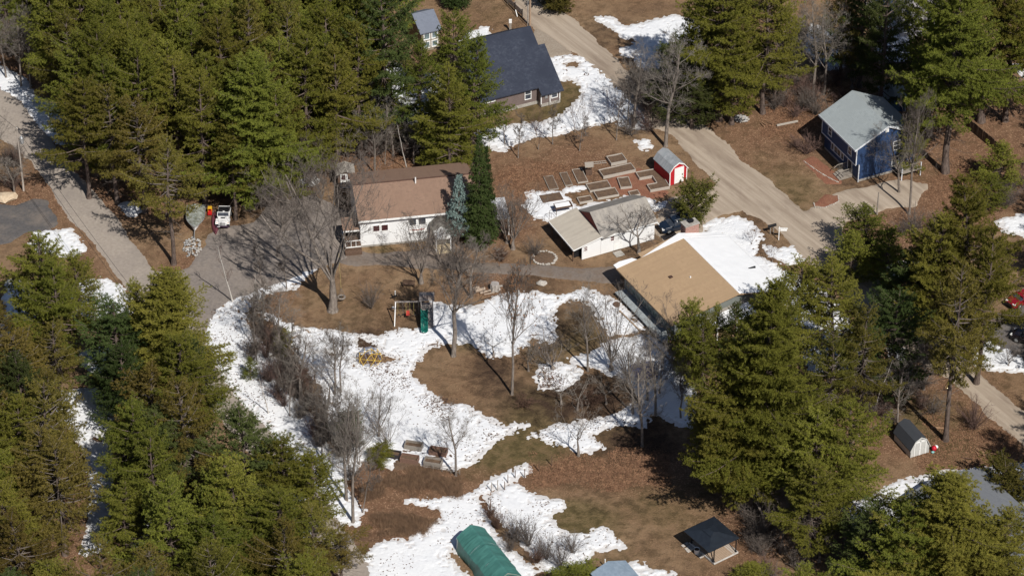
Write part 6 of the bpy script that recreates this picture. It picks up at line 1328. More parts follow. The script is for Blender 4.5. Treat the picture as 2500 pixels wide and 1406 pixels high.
b.add(vs, [(i * n + k, i * n + k + 1, (i + 1) * n + k + 1, (i + 1) * n + k) for i in range(m_ - 1) for k in range(n - 1)])
sl = b.build('slide', mat('green_plastic', (.010, .125, .095), (.008, .095, .075), 2, .22, spec=.6), t, smooth=True, fix=False); sm = sl.modifiers.new('solid', 'SOLIDIFY'); sm.thickness = .05
MB().beam((-.6, .4, 2.28), (-3.45, .4, 2.28), .10, .13).build('swing_beam', M_PW, t)
for s in (-1, 1): MB().beam((-3.35, .4 + s * .04, 2.3), (-3.5, .4 + s * 1.35, 0), .09, .09).build('leg', M_WHITE if s < 0 else M_PW, t)
M_ROPE = mat('yellow_rope', (.5, .42, .16), None); M_CH = mat('chain', (.16, .16, .17), None, 3, .5)
for xc, col in ((-2.85, M_RUBBER), (-1.15, M_RUBBER)):
    s_ = MB().tube([(xc - .28, .4, .62), (xc - .14, .4, .5), (xc, .4, .47), (xc + .14, .4, .5), (xc + .28, .4, .62)], .06, 6).build('swing_seat', col, t)
    for s in (-1, 1): MB().tube([(xc + s * .28, .4, .62), (xc + s * .26, .4, 2.22)], .016, 5).build('chain', M_ROPE if s < 0 else M_CH, s_)
b_ = MB().cbox((-2.05, .4, .62), (.42, .36, .14)).cbox((-2.05, .56, .82), (.40, .06, .34)).build('baby_swing', mat('coral_plastic', (.62, .09, .07), None, 3, .4), t, bevel=.04)
for s in (-1, 1): MB().tube([(-2.05 + s * .2, .4, .68), (-2.05 + s * .2, .4, 2.22)], .016, 5).build('chain', M_ROPE, b_)
# climbing dome
t = thing('climbing_dome', 'yellow and blue geodesic climbing dome in a bare patch of the snow', 'climbing frame', at(902, 877), .35)
import bmesh
bm = bmesh.new(); bmesh.ops.create_icosphere(bm, subdivisions=2, radius=1.0); R0 = 1.52
MYB, MBB = mat('yellow_tube', (.72, .48, .08), None, 3, .4), mat('blue_grey_tube', (.22, .25, .34), None, 3, .4)
ym = MB(); q = Matrix.Rotation(R_(58.28 - 26.5), 3, 'X'); kk = 0
for e in bm.edges:
    a, b_ = q @ e.verts[0].co, q @ e.verts[1].co
    if a.z < -.18 or b_.z < -.18: continue
    a.z = max(a.z, 0); b_.z = max(b_.z, 0)
    if (a - b_).length < .1: continue
    kk += 1; MB().tube([a * R0, b_ * R0], .028, 6).build('tube', MYB if (a.y + b_.y) < .35 and kk % 4 else MBB, t)
for v in bm.verts:
    c_ = q @ v.co
    if c_.z > -.02: MB().cbox(tuple(c_ * R0), (.09, .09, .09)).build('joint', MYB if c_.y < .3 else MBB, t)
bm.free()
# tyre swing hanging from the maple
x, y = G(834, 735); t = thing('tyre_swing', 'tyre swing hanging flat on ropes beside the huge maple', 'swing', (x, y, 0))
b = MB(); n, m_ = 18, 8; vs = [((.42 + .12 * math.cos(6.2832 * j / m_)) * math.cos(6.2832 * i / n), (.42 + .12 * math.cos(6.2832 * j / m_)) * math.sin(6.2832 * i / n), .6 + .12 * math.sin(6.2832 * j / m_)) for i in range(n) for j in range(m_)]
b.add(vs, [(i * m_ + j, i * m_ + (j + 1) % m_, ((i + 1) % n) * m_ + (j + 1) % m_, ((i + 1) % n) * m_ + j) for i in range(n) for j in range(m_)]).build('tyre', mat('dusty_tyre', (.26, .22, .19), (.15, .13, .11), 5), t, smooth=True)
for k in range(3): a = k * 2.09 + .5; MB().tube([(.42 * math.cos(a), .42 * math.sin(a), .7), (0, 0, 1.9)], .018, 5).build('strand', M_CH, t)
MB().tube([(0, 0, 1.9), (-.15, .2, 7.4)], .018, 5).build('rope', M_ROPE, t)
# log bench, small stake figure, ball, stump
t = thing('bench', 'dark plank bench under the multi-stemmed bare tree', 'bench', at(998, 700), R_(-4)); MB().box(-.75, .75, -.2, .2, .42, .50).build('seat', M_WOODB, t); MB().box(-.75, .75, .2, .26, .55, .85).build('backrest', M_WOODB, t)
for s in (-.65, .65): MB().box(s - .05, s + .05, -.18, .26, 0, .42).build('leg', M_WOODB, t)
t = thing('garden_stake', 'dark spring rider toy with a white-topped post on the lawn', 'toy', at(963, 732), 0); MB().tube([(0, 0, 0), (.0, .0, .9)], .04, 6).cbox((0, 0, .55), (.7, .12, .12), .3).build('frame', M_BLACK, t); MB().cbox((.12, .1, 1.0), (.12, .12, .55)).build('post_top', M_WHITE, t)
x, y = G(960, 754); tag(MB().lathe([(0, 0), (.13, .05), (.18, .17), (.13, .3), (0, .35)], 10).build('ball', M_WHITE, None, (x, y, 0), smooth=True), 'white ball on the brown lawn left of the swing set', 'ball')
def stump(px, py, r, h, label, seed):
    rg = random.Random(seed); x, y = G(px, py); t = thing('tree_stump', label, 'stump', (x, y, 0), 0); n = 18; rr = [r * (1 + rg.uniform(-.12, .12)) for _ in range(n)]; b = MB(); vs = []
    for z, k in ((0, 1.55), (.15, 1.2), (h * .5, 1.02), (h, 1.0)):
        for i in range(n): a = 6.2832 * i / n; q = k if z > .3 or i % 3 == 0 else 1 + (k - 1) * .4; vs.append((rr[i] * q * math.cos(a), rr[i] * q * math.sin(a), z))
    b.add(vs, [(j * n + i, j * n + (i + 1) % n, (j + 1) * n + (i + 1) % n, (j + 1) * n + i) for j in range(3) for i in range(n)]).build('trunk', mat('silvery_stump', (.48, .44, .40), (.24, .21, .19), 6, .95, (1, 1, .15), bs=.5), t)
    MB().add([(rr[i] * math.cos(6.2832 * i / n), rr[i] * math.sin(6.2832 * i / n), h + .004) for i in range(n)], [tuple(range(n))]).build('cut_face', mat('grey_cut_face', (.40, .37, .36), (.30, .27, .25), 4), t)
stump(1208, 706, .52, .85, 'tall weathered grey tree stump beside the path', 1)
rg = random.Random(8); t = thing('log_pile', 'pale fallen log pieces lying next to the grey stump', 'logs', at(1178, 712), 0)
for (ax, ay), (bx, by), r in (((-.9, -.2), (.3, .3), .22), ((-.3, -.5), (1.0, .1), .13), ((.2, -.7), (1.5, -.3), .08), ((-1.2, .3), (-.4, .6), .2), ((1.3, .8), (2.0, 1.1), .08)): MB().tube([(ax, ay, r), (bx, by, r * 1.05)], r, 9).build('log', mat('pale_log', (.42, .34, .27), (.28, .21, .16), 6, .9, (.3, 1, 1)), t)
tag(MB().rock((0, 0, .1), .6, random.Random(3), .35, 2).build('boulder', M_STONE, None, at(1323, 693)), 'flat pale boulder beside the path', 'boulder')
tag(MB().rock((0, 0, .2), 1.3, random.Random(4), .4, 2).build('boulder', mat('tan_stone', (.62, .50, .36), (.5, .38, .26), 4, .9, bs=.3), None, at(16, 485)), 'large tan boulder at the left edge above the dark driveway', 'boulder')

# ================================================================== GARDEN
def bed(px, py, ang, W, D, h=.32, label='', m=None, group='raised garden beds by the red shed', boards=1, name='raised_bed', soil=None, fill=.72):
    t = thing(name, label, 'garden bed', at(px, py), R_(ang), group); m = m or M_WOODG; w = .07
    for k in range(boards):
        z0, z1 = h * k / boards, h * (k + 1) / boards - .012
        MB().box(0, W, 0, w, z0, z1).build('board', m, t); MB().box(0, W, D - w, D, z0, z1).build('board', m, t)
        MB().box(0, w, w, D - w, z0, z1 - .002).build('board', m, t); MB().box(W - w, W, w, D - w, z0, z1 - .002).build('board', m, t)
    nx, ny = 14, 14; X, Y = np.meshgrid(np.linspace(w * .6, W - w * .6, nx), np.linspace(w * .6, D - w * .6, ny), indexing='ij'); Z = h * fill + .05 * fbm(X + px * .1, Y + py * .1, .6, 3, 4)
    a = (np.arange(nx - 1)[:, None] * ny + np.arange(ny - 1)[None]).ravel(); me = np_mesh('soil', np.stack([X.ravel(), Y.ravel(), Z.ravel()], 1), np.stack([a, a + ny, a + ny + 1, a + 1], 1), soil or M_SOIL); me.shade_smooth(); link('soil', me, t)
    return t
# front-left corner of each, sighted on the ground
MP = mat('pale_bed_board', (.47, .43, .38), (.34, .30, .26), 8, .85, (1, 1, 4))
for a in [(1341, 466, 14, 1.25, 3.1, .18, 'leftmost low bed in the back row of the garden', M_WOODG), (1380, 456, 14, 1.0, 3.0, .18, 'narrow second bed from the left in the back row', M_WOODG), (1411, 449, 14, 1.35, 3.1, .2, 'third bed from the left in the back row beside the little well', MP),
          (1492, 406, 20, 2.2, 1.8, .45, 'high pale-boarded bed farthest from the garage', MP), (1473, 438, 21, 4.5, 1.7, .45, 'longest pale-boarded bed in the middle of the garden', MP), (1515, 463, 10, 1.5, 2.3, .35, 'pale pointed bed left of the U-shaped one', MP),
          (1440, 471, 17, 2.9, 1.7, .32, 'bed with a snowy front board in the middle row', MP), (1459, 489, 18, 2.9, 1.7, .32, 'bed just behind the garage roof ridge', MP), (1415, 499, 17, 1.8, 1.2, .3, 'small square bed next to the snow behind the garage', MP), (1326, 497, 17, 2.7, 1.6, .2, 'low earthy bed in the snow at the left', M_WOODB), (1540, 483, 18, 1.3, 1.1, .3, 'small half hidden bed behind the garage tree', MP)]:
    bed(a[0], a[1], a[2], a[3], a[4], a[5], a[6], a[7])
# the U-shaped bed
t = thing('raised_bed', 'U-shaped pale-boarded bed beside the red shed', 'garden bed', at(1588, 470), R_(18), 'raised garden beds by the red shed')
U = [(0, 0), (2.6, 0), (2.6, 4.4), (-.4, 4.4), (-.4, 3.0), (1.35, 3.0), (1.35, 1.3), (0, 1.3)]
for i in range(8):
    (ax, ay), (bx, by) = U[i], U[(i + 1) % 8]; MB().beam((ax, ay, .2), (bx, by, .2), .08, .4).build('board', MP, t)
MB().prism([(x * .985 + .02, y * .99 + .02) for x, y in U], 'z', .05, .3).build('soil', M_SOIL, t)
# frame table with snow + arched rails
t = thing('cold_frame', 'standing frame table holding a slab of snow behind the garage', 'garden table', at(1358, 527), R_(17))
MB().box(0, 2.2, 0, .05, .95, 1.1).box(0, 2.2, 1.15, 1.2, .95, 1.1).box(0, .05, .05, 1.15, .95, 1.1).box(2.15, 2.2, .05, 1.15, .95, 1.1).box(.05, 2.15, .05, 1.15, .95, .98).build('tray', M_WOODB, t)
for xx in (.05, 2.15):
    for yy in (.05, 1.15): MB().tube([(xx, yy, 0), (xx, yy, .95)], .03, 5).build('leg', M_WOODB, t)
MB().box(.06, 2.0, .3, 1.14, .98, 1.08).build('snow', M_SNOWS, t, bevel=.03)
x, y = G(1341, 536); tag(MB().tube([(0, 0, 0), (0, 0, 1.3), (.1, 0, 1.4), (.8, .2, 1.45), (.9, .25, 1.3), (.9, .25, 0)], .025, 5).build('trellis', M_WOODB, None, (x, y, 0), .1), 'thin bent pipe trellis behind the lean-to roof', 'trellis')
x, y = G(1330, 538); tag(MB().tube([(0, 0, 0), (0, .05, .8), (.5, .3, .85), (.9, .35, .75), (.9, .35, 0)], .02, 5).build('trellis', M_WOODB, None, (x, y, 0), .1), 'lower pipe trellis left of the lean-to roof', 'trellis')
# little roofed well
t = thing('wishing_well', 'little roofed well with a weathered shingle top in the garden', 'well', at(1437, 424), R_(8))
MB().box(-.4, .4, -.4, .4, 0, .5).build('base', M_WOODB, t)
for s in (-1, 1): MB().box(s * .36 - .04, s * .36 + .04, -.05, .05, .5, 1.4).build('post', M_WOODB, t)
MB().slab([(-.55, 1.35), (0, 1.8), (.55, 1.35)], 'x', -.55, .55, .06).build('roof', M_WOODG, t); MB().tube([(-.34, 0, 1.0), (.34, 0, 1.0)], .05, 6).build('roller', M_WOODB, t)
t = thing('ladder', 'pale ladder lying on the grass beside the little well', 'ladder', at(1446, 402), R_(8)); MB().beam((0, 0, .05), (1.9, .1, .05), .05, .05).beam((0, .45, .05), (1.9, .55, .05), .05, .05).build('rail', MP, t)
for k in range(6): MB().beam((.2 + k * .3, 0, .06), (.2 + k * .3, .5, .06), .04, .04).build('rung', MP, t)
# stone ring
x, y = G(1330, 631); t = thing('stone_ring', 'ring of pale stones round a bare flower bed', 'stone ring', (x, y, 0)); rg = random.Random(14)
for k in range(26):
    a = 6.2832 * k / 26 + rg.uniform(-.05, .05); rr = 1.45 + rg.uniform(-.1, .1); MB().rock((rr * math.cos(a), rr * .98 * math.sin(a), .08), rg.uniform(.13, .24), rg).build('stone', M_STONE, t)
MB().lathe([(0, .09), (.9, .08), (1.35, .02)], 16).build('soil', M_SOIL, t)
# lower raised beds
MRB = mat('red_brown_boards', (.26, .155, .115), (.14, .085, .065), 7, .9, (1, 1, 4), bs=.3)
for a in [(986, 1097, 'upper left grey-boarded bed of the four lower raised beds', M_WOODG), (1046, 1111, 'upper right brown-boarded bed of the four lower raised beds', MRB), (976, 1129, 'lower left reddish bed of the four lower raised beds', MRB), (1033, 1137, 'lower right slatted grey bed of the four lower raised beds', M_WOODG)]:
    bed(a[0], a[1], -14, 2.05, 1.05, .68, a[2], a[3], 'lower raised garden beds', 3, fill=.55)
bed(940, 1117, -14, 1.7, .95, .6, 'near black box bed half under the twigs left of the lower beds', mat('charred_boards', (.045, .04, .045), (.025, .022, .025), 5), 'lower raised garden beds', 3, fill=.5)
sheet('bare_soil', [[(972, 1088), (985, 1082), (1040, 1095), (1040, 1108), (1020, 1110), (985, 1104)], [(1035, 1100), (1046, 1096), (1104, 1108), (1098, 1122), (1060, 1122)], [(965, 1125), (1018, 1122), (1026, 1130), (1015, 1140), (970, 1138)]], M_SOIL, .15, .07, .0, .3, .15, .6, kind='structure', seed=77)
t = thing('wire_fence', 'short wood and wire panel fence at the foot of the lower raised beds', 'fence', at(1036, 1143), R_(-16))
for k in range(5): MB().box(k * 1.05 - .03, k * 1.05 + .03, -.03, .03, 0, .95).build('post', M_WOODG, t)
for z in (.3, .6, .88): MB().box(0, 4.2, -.05, -.03, z, z + .05).build('rail', M_WOODG, t)
# posts by the leafy lawn
for k, (px, py, h, tl, l) in enumerate([(1200, 1199, 1.3, .1, 'grey post left at the corner of the snow'), (1215, 1196, 1.4, -.05, 'leaning grey post right of the corner post'), (1232, 1195, 1.2, 0, 'dark stake on the brown strip between snow'), (1240, 1178, 1.2, 0, 'dark stake beside the snow tongue'), (1258, 1166, 1.1, 0, 'thin stake further along the snow tongue'), (1281, 1165, 1.2, .2, 'leaning dark post near the snow tip'), (1316, 1150, 1.4, 0, 'straight dark post on the lawn edge'), (1347, 1136, 1.4, 0, 'last dark post of the row toward the bare tree'), (1198, 1240, 1.2, 0, 'red-brown stake in the snow above the tent')]):
    tag(MB().box(-.045, .045, -.045, .045, 0, h).build('fence_post', M_WOODB if k > 1 else M_WOODG, None, at(px, py)), l, 'post', 'old fence posts'); bpy.context.scene.collection.objects[-1]
# ================================================================== STREET FURNITURE
def pole(px, py, H, label, m, r=.15, xarm=False):
    t = thing('utility_pole', label, 'pole', at(px, py), R_(35)); MB().tube([(0, 0, -.1), (0, 0, H)], [r, r * .65], 10).build('shaft', m, t); return t
t = pole(58, 465, 9.5, 'pale utility pole with a transformer beside the left road', mat('pale_pole', (.52, .46, .40), (.36, .31, .27), 6, .9, (1, 1, .2)))
tr = MB().lathe([(0, 0), (.24, 0), (.26, .1), (.26, .85), (.2, .95), (0, .98)], 12, (.45, 0, 7.0)).build('transformer', M_METAL, t); MB().tube([(.45, 0, 8.0), (.45, 0, 8.25)], .05, 6).build('insulator', M_WHITE, tr)
MB().beam((-.1, 0, 7.5), (.5, 0, 7.5), .08, .08).build('bracket', M_METAL, t)
for z in (9.3, 7.9): MB().tube([(0, .2, z), (0, .2, z + .15)], .05, 6).build('insulator', M_WHITE, t)
pA = G(58, 465)
def wire(p, q, sag, label):
    P = [Vector(p).lerp(Vector(q), k / 24) - Vector((0, 0, sag * 4 * (k / 24) * (1 - k / 24))) for k in range(25)]
    tag(MB().tube(P, .022, 4).build('power_line', M_BLACK, None), label, 'wire', 'overhead wires')
q = G(420, 1000); d = ((q[0] - pA[0]), (q[1] - pA[1]))
far_ = (pA[0] + 28, pA[1] - 52)
wire((*pA, 9.3), (far_[0], far_[1], 9.3), 1.2, 'upper overhead wire crossing the verge left of the asphalt road'); wire((*pA, 8.0), (far_[0] - .8, far_[1], 8.0), 1.3, 'lower overhead wire crossing the verge left of the asphalt road')
wire((*pA, 9.3), (pA[0] - 30, pA[1] + 40, 9.3), .8, 'overhead wire running up left from the utility pole')
t = pole(1294, 64, 9, 'tan utility pole at the top beside the dirt road', mat('tan_pole', (.40, .29, .21), (.28, .20, .14), 6, .9, (1, 1, .2)), .16); MB().tube([(-.32, .1, 0), (-.3, .1, 9)], .06, 6).build('conduit', M_METAL, t)
t = pole(2141, 524, 3.4, 'short grey post at the blue house driveway', M_WOODG, .12)
t = thing('flag_marker', 'thin grey post standing in a bare hole in the snow near the dirt road', 'post', at(1433, 183), 0); MB().tube([(0, 0, 0), (0, 0, 1.15)], .05, 6).build('shaft', M_METAL, t)
tag(MB().tube([(.3 * math.cos(k * .524), .55 * math.sin(k * .524) * .6, .05) for k in range(13)], .07, 5).build('hole_rim', M_WOODB, None, at(1432, 183)), 'brown earthy rim around the thin grey post', 'soil rim')
t = thing('utility_box_post', 'white meter box on a grey post behind the cape house', 'utility box', at(1246, 75), 0); MB().box(-.16, .16, -.06, .06, 0, 1.2).build('post', M_WOODG, t); MB().box(-.2, .2, -.14, .14, 1.2, 1.75).build('box', M_WHITE, t, bevel=.02)
t = thing('guard_rail', 'grey timber guard rail fence at the top left of the dirt road', 'fence', at(1275, 43), 0)
a0 = G(1275, 43); a1 = G(1205, -22); dx, dy = a1[0] - a0[0], a1[1] - a0[1]
for k in range(5): MB().cbox((dx * k / 4, dy * k / 4, .65), (.14, .14, 1.3), .6).build('post', M_WOODG, t)
for z in (.4, .68, .96): MB().beam((0, 0, z), (dx, dy, z), .06, .22).build('board', M_METAL, t)
tag(MB().beam((0, 0, .1), (-.25, .5, .9), .1, .06).build('marker_stake', M_WHITE, None, at(1263, 43)), 'short white leaning stake below the guard rail', 'stake')
tag(MB().lathe([(.18, 0), (.30, .25), (.26, .5), (.1, .62), (0, .64)], 10).build('satellite_dish', M_METAL, None, (*G(1320, 84, 3.0), 3.0)), 'grey dish unit at the far corner of the navy roof', 'dish') if False else None
# mailboxes + sign
for px, py, rz, l in ((1880, 571, 20, 'left black mailbox on its post beside the dirt road'), (1888, 569, 25, 'right black mailbox close to its twin')):
    t = thing('mailbox', l, 'mailbox', at(px, py), R_(rz), 'pair of black mailboxes'); MB().box(-.05, .05, -.05, .05, 0, 1.05).build('post', M_WOODG, t)
    MB().prism([(-.14, 1.05), (-.14, 1.25), (-.09, 1.35), (0, 1.38), (.09, 1.35), (.14, 1.25), (.14, 1.05)], 'x', -.32, .32).build('box', M_BLACK, t)
t = thing('sign_post', 'white hanging yard sign post at the edge of the dirt road', 'sign', at(1901, 586), R_(-2)); MB().box(-.05, .05, -.05, .05, 0, 1.9).box(-.1, 1.05, -.045, .045, 1.72, 1.82).lathe([(0, 2.02), (.07, 1.95), (.07, 1.9)], 6).build('post', M_WHITE, t)
MB().box(.15, .95, -.02, .02, 1.38, 1.66).build('board', M_WHITE, t)
for s in (.25, .85): MB().tube([(s, 0, 1.66), (s, 0, 1.74)], .012, 4).build('hook', M_METAL, t)
# picket/board fence at right
a0 = G(2352, 305); a1 = G(2445, 382); n = 44; L = math.hypot(a1[0] - a0[0], a1[1] - a0[1]); t = thing('board_fence', 'brown upright board fence right of the giant pine trunk', 'fence', (*a0, 0), math.atan2(a1[1] - a0[1], a1[0] - a0[0])); rg = random.Random(2); bm_ = None
for k in range(n):
    w = L / n
    if bm_ is None or k % 7 == 0: bm_ = MB().box(0, w - .02, -.015, .015, 0, 1.55).mesh('board', mat('fence_brown', (.13, .095, .07), (.07, .05, .038), 6, .9, (1, 1, .3)))
    o = link('board', bm_, t, (k * w, rg.uniform(-.015, .015), rg.uniform(-.06, .06))); o.rotation_euler = (0, rg.uniform(-.02, .02), 0)
MB().box(0, L, .02, .08, .35, .45).box(0, L, .02, .08, 1.1, 1.2).build('rail', M_WOODB, t)
for k in range(5): MB().box(L * k / 4 - .05, L * k / 4 + .05, .08, .18, 0, 1.5).build('post', M_WOODB, t)
# small yard things
t = thing('inflatable_figure', 'small red and white inflatable yard decoration lying by the barn shed', 'decoration', at(2280, 1099), R_(40))
MB().lathe([(0, 0), (.26, .08), (.32, .3), (.24, .55), (0, .62)], 10).build('body', mat('red_fabric', (.55, .02, .04), None, 3, .5), t, smooth=True, loc=(0, 0, 0)); MB().lathe([(0, 0), (.2, .05), (.25, .2), (.15, .36), (0, .4)], 10, (.45, .1, .05)).build('head', M_WHITE, t, smooth=True); MB().lathe([(0, 0), (.2, .03), (.2, .16), (0, .22)], 8, (-.4, -.2, 0)).build('foot', mat('teal_fabric', (.25, .5, .5), None), t, smooth=True)
rg = random.Random(31)
def sticks(px, py, n, L, label, m, name='stick_pile', sp=.6):
    t = thing(name, label, 'sticks', at(px, py), 0)
    for k in range(n): a = rg.uniform(-.5, .5) - .8; x0_, y0_ = rg.uniform(-sp, sp), rg.uniform(-sp, sp); l = L * rg.uniform(.5, 1); MB().tube([(x0_, y0_, .06), (x0_ + math.cos(a) * l, y0_ + math.sin(a) * l, .12 + rg.uniform(0, .2))], rg.uniform(.03, .06), 5).build('stick', m, t)
M_STK = mat('split_wood', (.40, .25, .15), (.25, .15, .09), 5)
sticks(2390, 1098, 11, 2.0, 'scattered split branches on the leaf litter right of the barn shed', M_STK); sticks(2345, 1125, 3, 2.2, 'few long sticks below the barn shed yard', M_WOODB)
sticks(1865, 296, 4, 1.6, 'pale broken sticks near the stone heap', M_STK); sticks(2150, 990, 12, 2.0, 'tangle of fallen branches left of the barn shed', M_WOODG, sp=1.2)
t = tag(MB().cbox((0, 0, .1), (3.0, .22, .18), .35).build('timber', MP, None, at(1922, 303)), 'single pale timber lying on the leaves left of the blue house', 'timber')
for px, py, r, n, l, nm in ((470, 604, 1.15, 60, 'heap of grey and white stones at the driveway island', 'stone_heap'), (1810, 292, 1.0, 45, 'heap of grey stones at the foot of the bright roadside pine', 'stone_heap')):
    t = thing(nm, l, 'stone heap', at(px, py), 0)
    ms = [MB().rock((0, 0, 0), 1, random.Random(90 + q)).mesh('stone', [M_STONE, mat('grey_stone', (.36, .36, .36), (.22, .22, .22), 4), mat('white_stone', (.48, .47, .46), None, 3)][q % 3]) for q in range(6)]
    for k in range(n * 2): a = rg.uniform(0, 6.28); d_ = math.sqrt(rg.random()); s = rg.uniform(.10, .2); o = link('stone', ms[k % 6], t, (d_ * r * math.cos(a) * (1.0 if 's' in nm else 1), d_ * r * 1.9 * math.sin(a) * (1 if n == 60 else .5), s * .5 + .25 * (1 - d_)), a, (s, s * .9, s * .8))
# the blue tarps
def tarp(px, py, W, D, H, m, label, rz, name='tarp', seed=1):
    nx, ny = 26, 26; X, Y = np.meshgrid(np.linspace(-W / 2, W / 2, nx), np.linspace(-D / 2, D / 2, ny), indexing='ij'); e = np.minimum(W / 2 - abs(X), D / 2 - abs(Y)); Z = H * np.clip(e / .5, 0, 1) ** .6 + .12 * fbm(X, Y, .8, 3, seed) * H + .03
    a = (np.arange(nx - 1)[:, None] * ny + np.arange(ny - 1)[None]).ravel(); me = np_mesh(name, np.stack([X.ravel(), Y.ravel(), Z.ravel()], 1), np.stack([a, a + ny, a + ny + 1, a + 1], 1), m); me.shade_smooth()
    tag(link(name, me, None, at(px, py), rz), label, 'tarp')
M_BT = mat('blue_tarp', (.015, .07, .34), (.01, .045, .24), 3, .45); M_BT2 = mat('faded_blue_tarp', (.10, .18, .28), (.05, .09, .16), 3, .5)
tarp(1572, 908, 2.6, 3.0, .7, M_BT, 'bright blue tarp heaped on the shaded snow', .3); tarp(1033, 338, 3.0, 2.0, 1.3, M_BT2, 'dull blue tarp over a stack behind the ranch house', .1, seed=3)
x, y = G(1320, 933); t = thing('bucket', 'white bucket tipped on the brown grass below the snow lobe', 'bucket', (x, y, .02), 0); MB().lathe([(0, 0), (.16, 0), (.2, .42), (.18, .42), (.15, .04)], 10).build('pail', M_WHITE, t)
t = thing('stump_table', 'round dark plate like stump in the patch beside the house path', 'stump', at(1505, 745), 0); MB().lathe([(0, .25), (.42, .25), (.45, 0)], 12).build('trunk', M_WOODB, t)
t = thing('retaining_edge', 'low timber edge running beside the long window wall', 'timber edge', (0, 0, 0), 0)
e0, e1 = G(1512, 760), G(1660, 905)
for k in range(6):
    p, q = Vector((*e0, .1)).lerp(Vector((*e1, .1)), k / 6), Vector((*e0, .1)).lerp(Vector((*e1, .1)), (k + .97) / 6); MB().beam(p, q, .16, .16).build('timber', mat('tan_timber', (.40, .29, .20), (.28, .2, .14), 5), t)
for k, (p, q) in enumerate((((1963, 395), (2046, 446)), )):
    t = thing('stone_edging', 'line of small pale stones edging the red mulch by the blue house', 'edging', (0, 0, 0)); a_, b_ = G(*p), G(*q)
    for j in range(26): u = j / 25; MB().rock((a_[0] + (b_[0] - a_[0]) * u, a_[1] + (b_[1] - a_[1]) * u - .35 * math.sin(u * 3.14), .07), rg.uniform(.07, .13), rg).build('stone', M_STONE, t)
t = thing('stone_edging', 'curved stone edging of the mulch bed at the dirt road corner', 'edging', (0, 0, 0)); pts = GP([(1987, 497), (1990, 508), (2012, 508), (2035, 500), (2048, 492), (2046, 478)])
for i in range(5):
    for j in range(5): u = j / 5; MB().rock((pts[i][0] + (pts[i + 1][0] - pts[i][0]) * u, pts[i][1] + (pts[i + 1][1] - pts[i][1]) * u, .07), rg.uniform(.08, .13), rg).build('stone', M_STONE, t)
x, y = G(1160, 603); tag(MB().tube([(0, 0, 0), (0, 0, .75), (.1, 0, .9), (.3, 0, .9), (.35, 0, .7)], .05, 6).build('vent_pipe', M_WHITE, None, (x, y, 0)), 'white bent pipe sticking out of the lawn right of the portico', 'pipe')
for k, (px, py, L, a, l) in enumerate([(1215, 700, 1.2, .2, 'broken pale board right of the stump'), (975, 1290, 3.2, .05, 'long pale planks at the bottom edge of the brown thicket'), (2290, 1045, 1.6, -.1, 'pale plank on the leaves behind the barn shed')]):
    tag(MB().cbox((0, 0, .06), (L, .25, .08), a).build('plank', M_STK if k else M_STONE, None, at(px, py)), l, 'plank')
# dead grass, stalks and twigs standing in the brown thickets (nobody could count them)
def stalks(polys, n, h, m, name, seed, w=.03, lean=.5):
    rs = np.random.RandomState(seed); pw = [GP(p) for p in polys]; pts = []
    for P in pw:
        A = np.array(P); k = 0; X = rs.uniform(A[:, 0].min(), A[:, 0].max(), n * 4); Y = rs.uniform(A[:, 1].min(), A[:, 1].max(), n * 4); s = sdist(P, X, Y) + 2.2 * fbm(X, Y, 3, 3, seed) - .6 + rs.normal(size=X.shape) * .5; ok = s > 0; pts.append(np.stack([X[ok][:n], Y[ok][:n]], 1))
    p = np.concatenate(pts); k = len(p); b = np.concatenate([p, np.zeros((k, 1)) - .02], 1); d = rs.normal(size=(k, 3)) * lean; d[:, 2] = 1; d = unit(d); l = h * rs.uniform(.4, 1.2, (k, 1)); s = unit(np.cross(d, rs.normal(size=(k, 3))))
    V = np.stack([b - s * w / 2, b + s * w / 2, b + d * l], 1).reshape(-1, 3)
    tag(link(name, np_mesh(name, V, np.arange(3 * k).reshape(-1, 3), m)), kind='stuff')
M_STLK = mat('dry_stalks', (.27, .17, .105), (.15, .095, .062), 1.5, .95, world_co=True); M_LFL = mat('fallen_leaf', (.30, .17, .10), (.17, .09, .055), 1.5, .95, world_co=True)
stalks([[(880, 1150), (1090, 1140), (1120, 1160), (1130, 1200), (1000, 1215), (880, 1225)], [(900, 1250), (1060, 1240), (1070, 1275), (1000, 1310), (920, 1310)]], 14000, .6, M_STLK, 'dry_stalks', 1)
stalks([[(1290, 1130), (1470, 1090), (1620, 1110), (1640, 1180), (1500, 1200), (1300, 1190)]], 16000, .16, M_LFL, 'fallen_leaves', 2, .09, 2.5)
stalks([[(2250, 980), (2480, 1060), (2460, 1150), (2240, 1140)], [(2230, 420), (2400, 330), (2420, 520), (2280, 560)], [(1850, 250), (2040, 200), (1990, 320), (1860, 350)]], 9000, .16, M_LFL, 'fallen_leaves', 3, .10, 2.5)
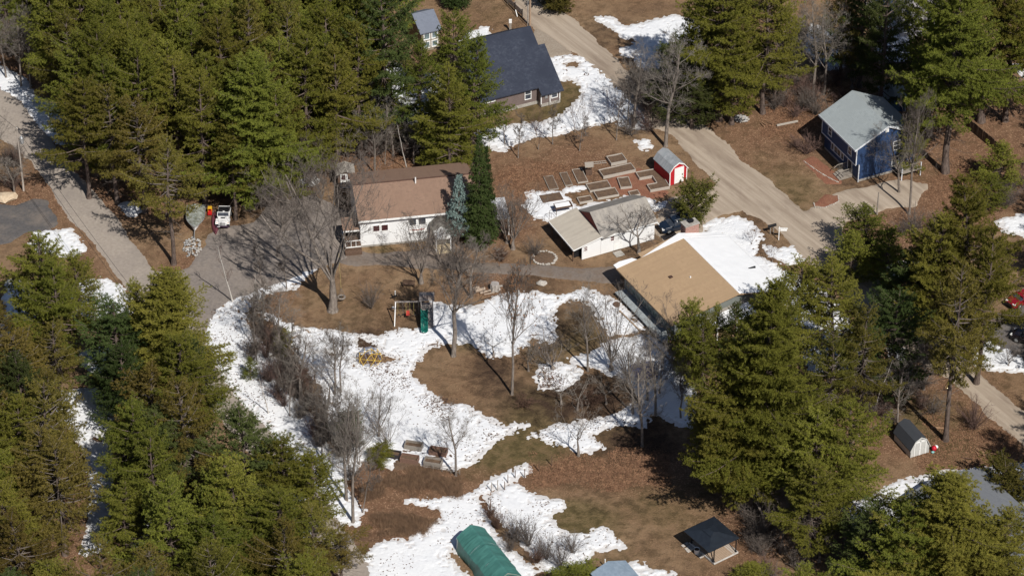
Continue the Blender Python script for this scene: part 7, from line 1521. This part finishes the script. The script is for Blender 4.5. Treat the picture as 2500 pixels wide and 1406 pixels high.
stalks([[(1210, 420), (1440, 380), (1420, 430), (1220, 520)], [(880, 350), (1130, 350), (1130, 400), (880, 430)]], 8000, .16, M_LFL, 'fallen_leaves', 4, .10, 2.5)
stalks([[(560, 770), (640, 765), (720, 880), (800, 1010), (870, 1120), (800, 1110), (700, 990)]], 2500, .6, mat('hedge_twigs', (.17, .13, .11), (.09, .07, .06), 2, .95, world_co=True), 'brush_twigs', 5)

# leaves, bark crumbs and needles blown over the snow
def crumbs(poly, n, seed, w=.10, l=.14):
    rs = np.random.RandomState(seed); P = GP(poly); A = np.array(P); X = rs.uniform(A[:, 0].min(), A[:, 0].max(), n * 3); Y = rs.uniform(A[:, 1].min(), A[:, 1].max(), n * 3)
    k = (sdist(P, X, Y) > 0) & (fbm(X, Y, 3.5, 3, seed) + rs.uniform(-.6, .6, X.shape) > .1); X, Y = X[k][:n], Y[k][:n]; m = len(X); a = rs.uniform(0, 6.28, m); s = rs.uniform(.4, 1.5, m)
    off = np.array([(-.5, -.4), (.5, -.35), (.35, .5), (-.45, .4)]); V = np.zeros((m, 4, 3))
    for q in range(4): ox, oy = off[q] * (l, w); V[:, q, 0] = X + (ox * np.cos(a) - oy * np.sin(a)) * s; V[:, q, 1] = Y + (ox * np.sin(a) + oy * np.cos(a)) * s; V[:, q, 2] = .085 + rs.uniform(0, .03, m)
    return V.reshape(-1, 3), np.arange(m * 4).reshape(-1, 4)
M_CRMB = mat('dark_leaf_crumbs', (.16, .09, .06), (.07, .045, .035), 2, .95, world_co=True)
for k, (poly, n) in enumerate([(SN[9][0], 3000), ([(870, 800), (1030, 800), (1080, 840), (1010, 900), (1000, 960), (940, 960), (880, 900)], 800), ([(1000, 960), (1120, 975), (1200, 1030), (1270, 1050), (1180, 1080), (1060, 1020)], 900), (SN[11][0], 500), (SN[12][0], 500), (SN[13][0], 600), (SN[14][0], 500), (SN[16][0], 600), ([(505, 760), (560, 760), (640, 900), (760, 1080), (720, 1120), (560, 950)], 1500)]):
    tag(link('leaf_crumbs', np_mesh('leaf_crumbs', *crumbs(poly, n, 60 + k), M_CRMB)), kind='stuff')
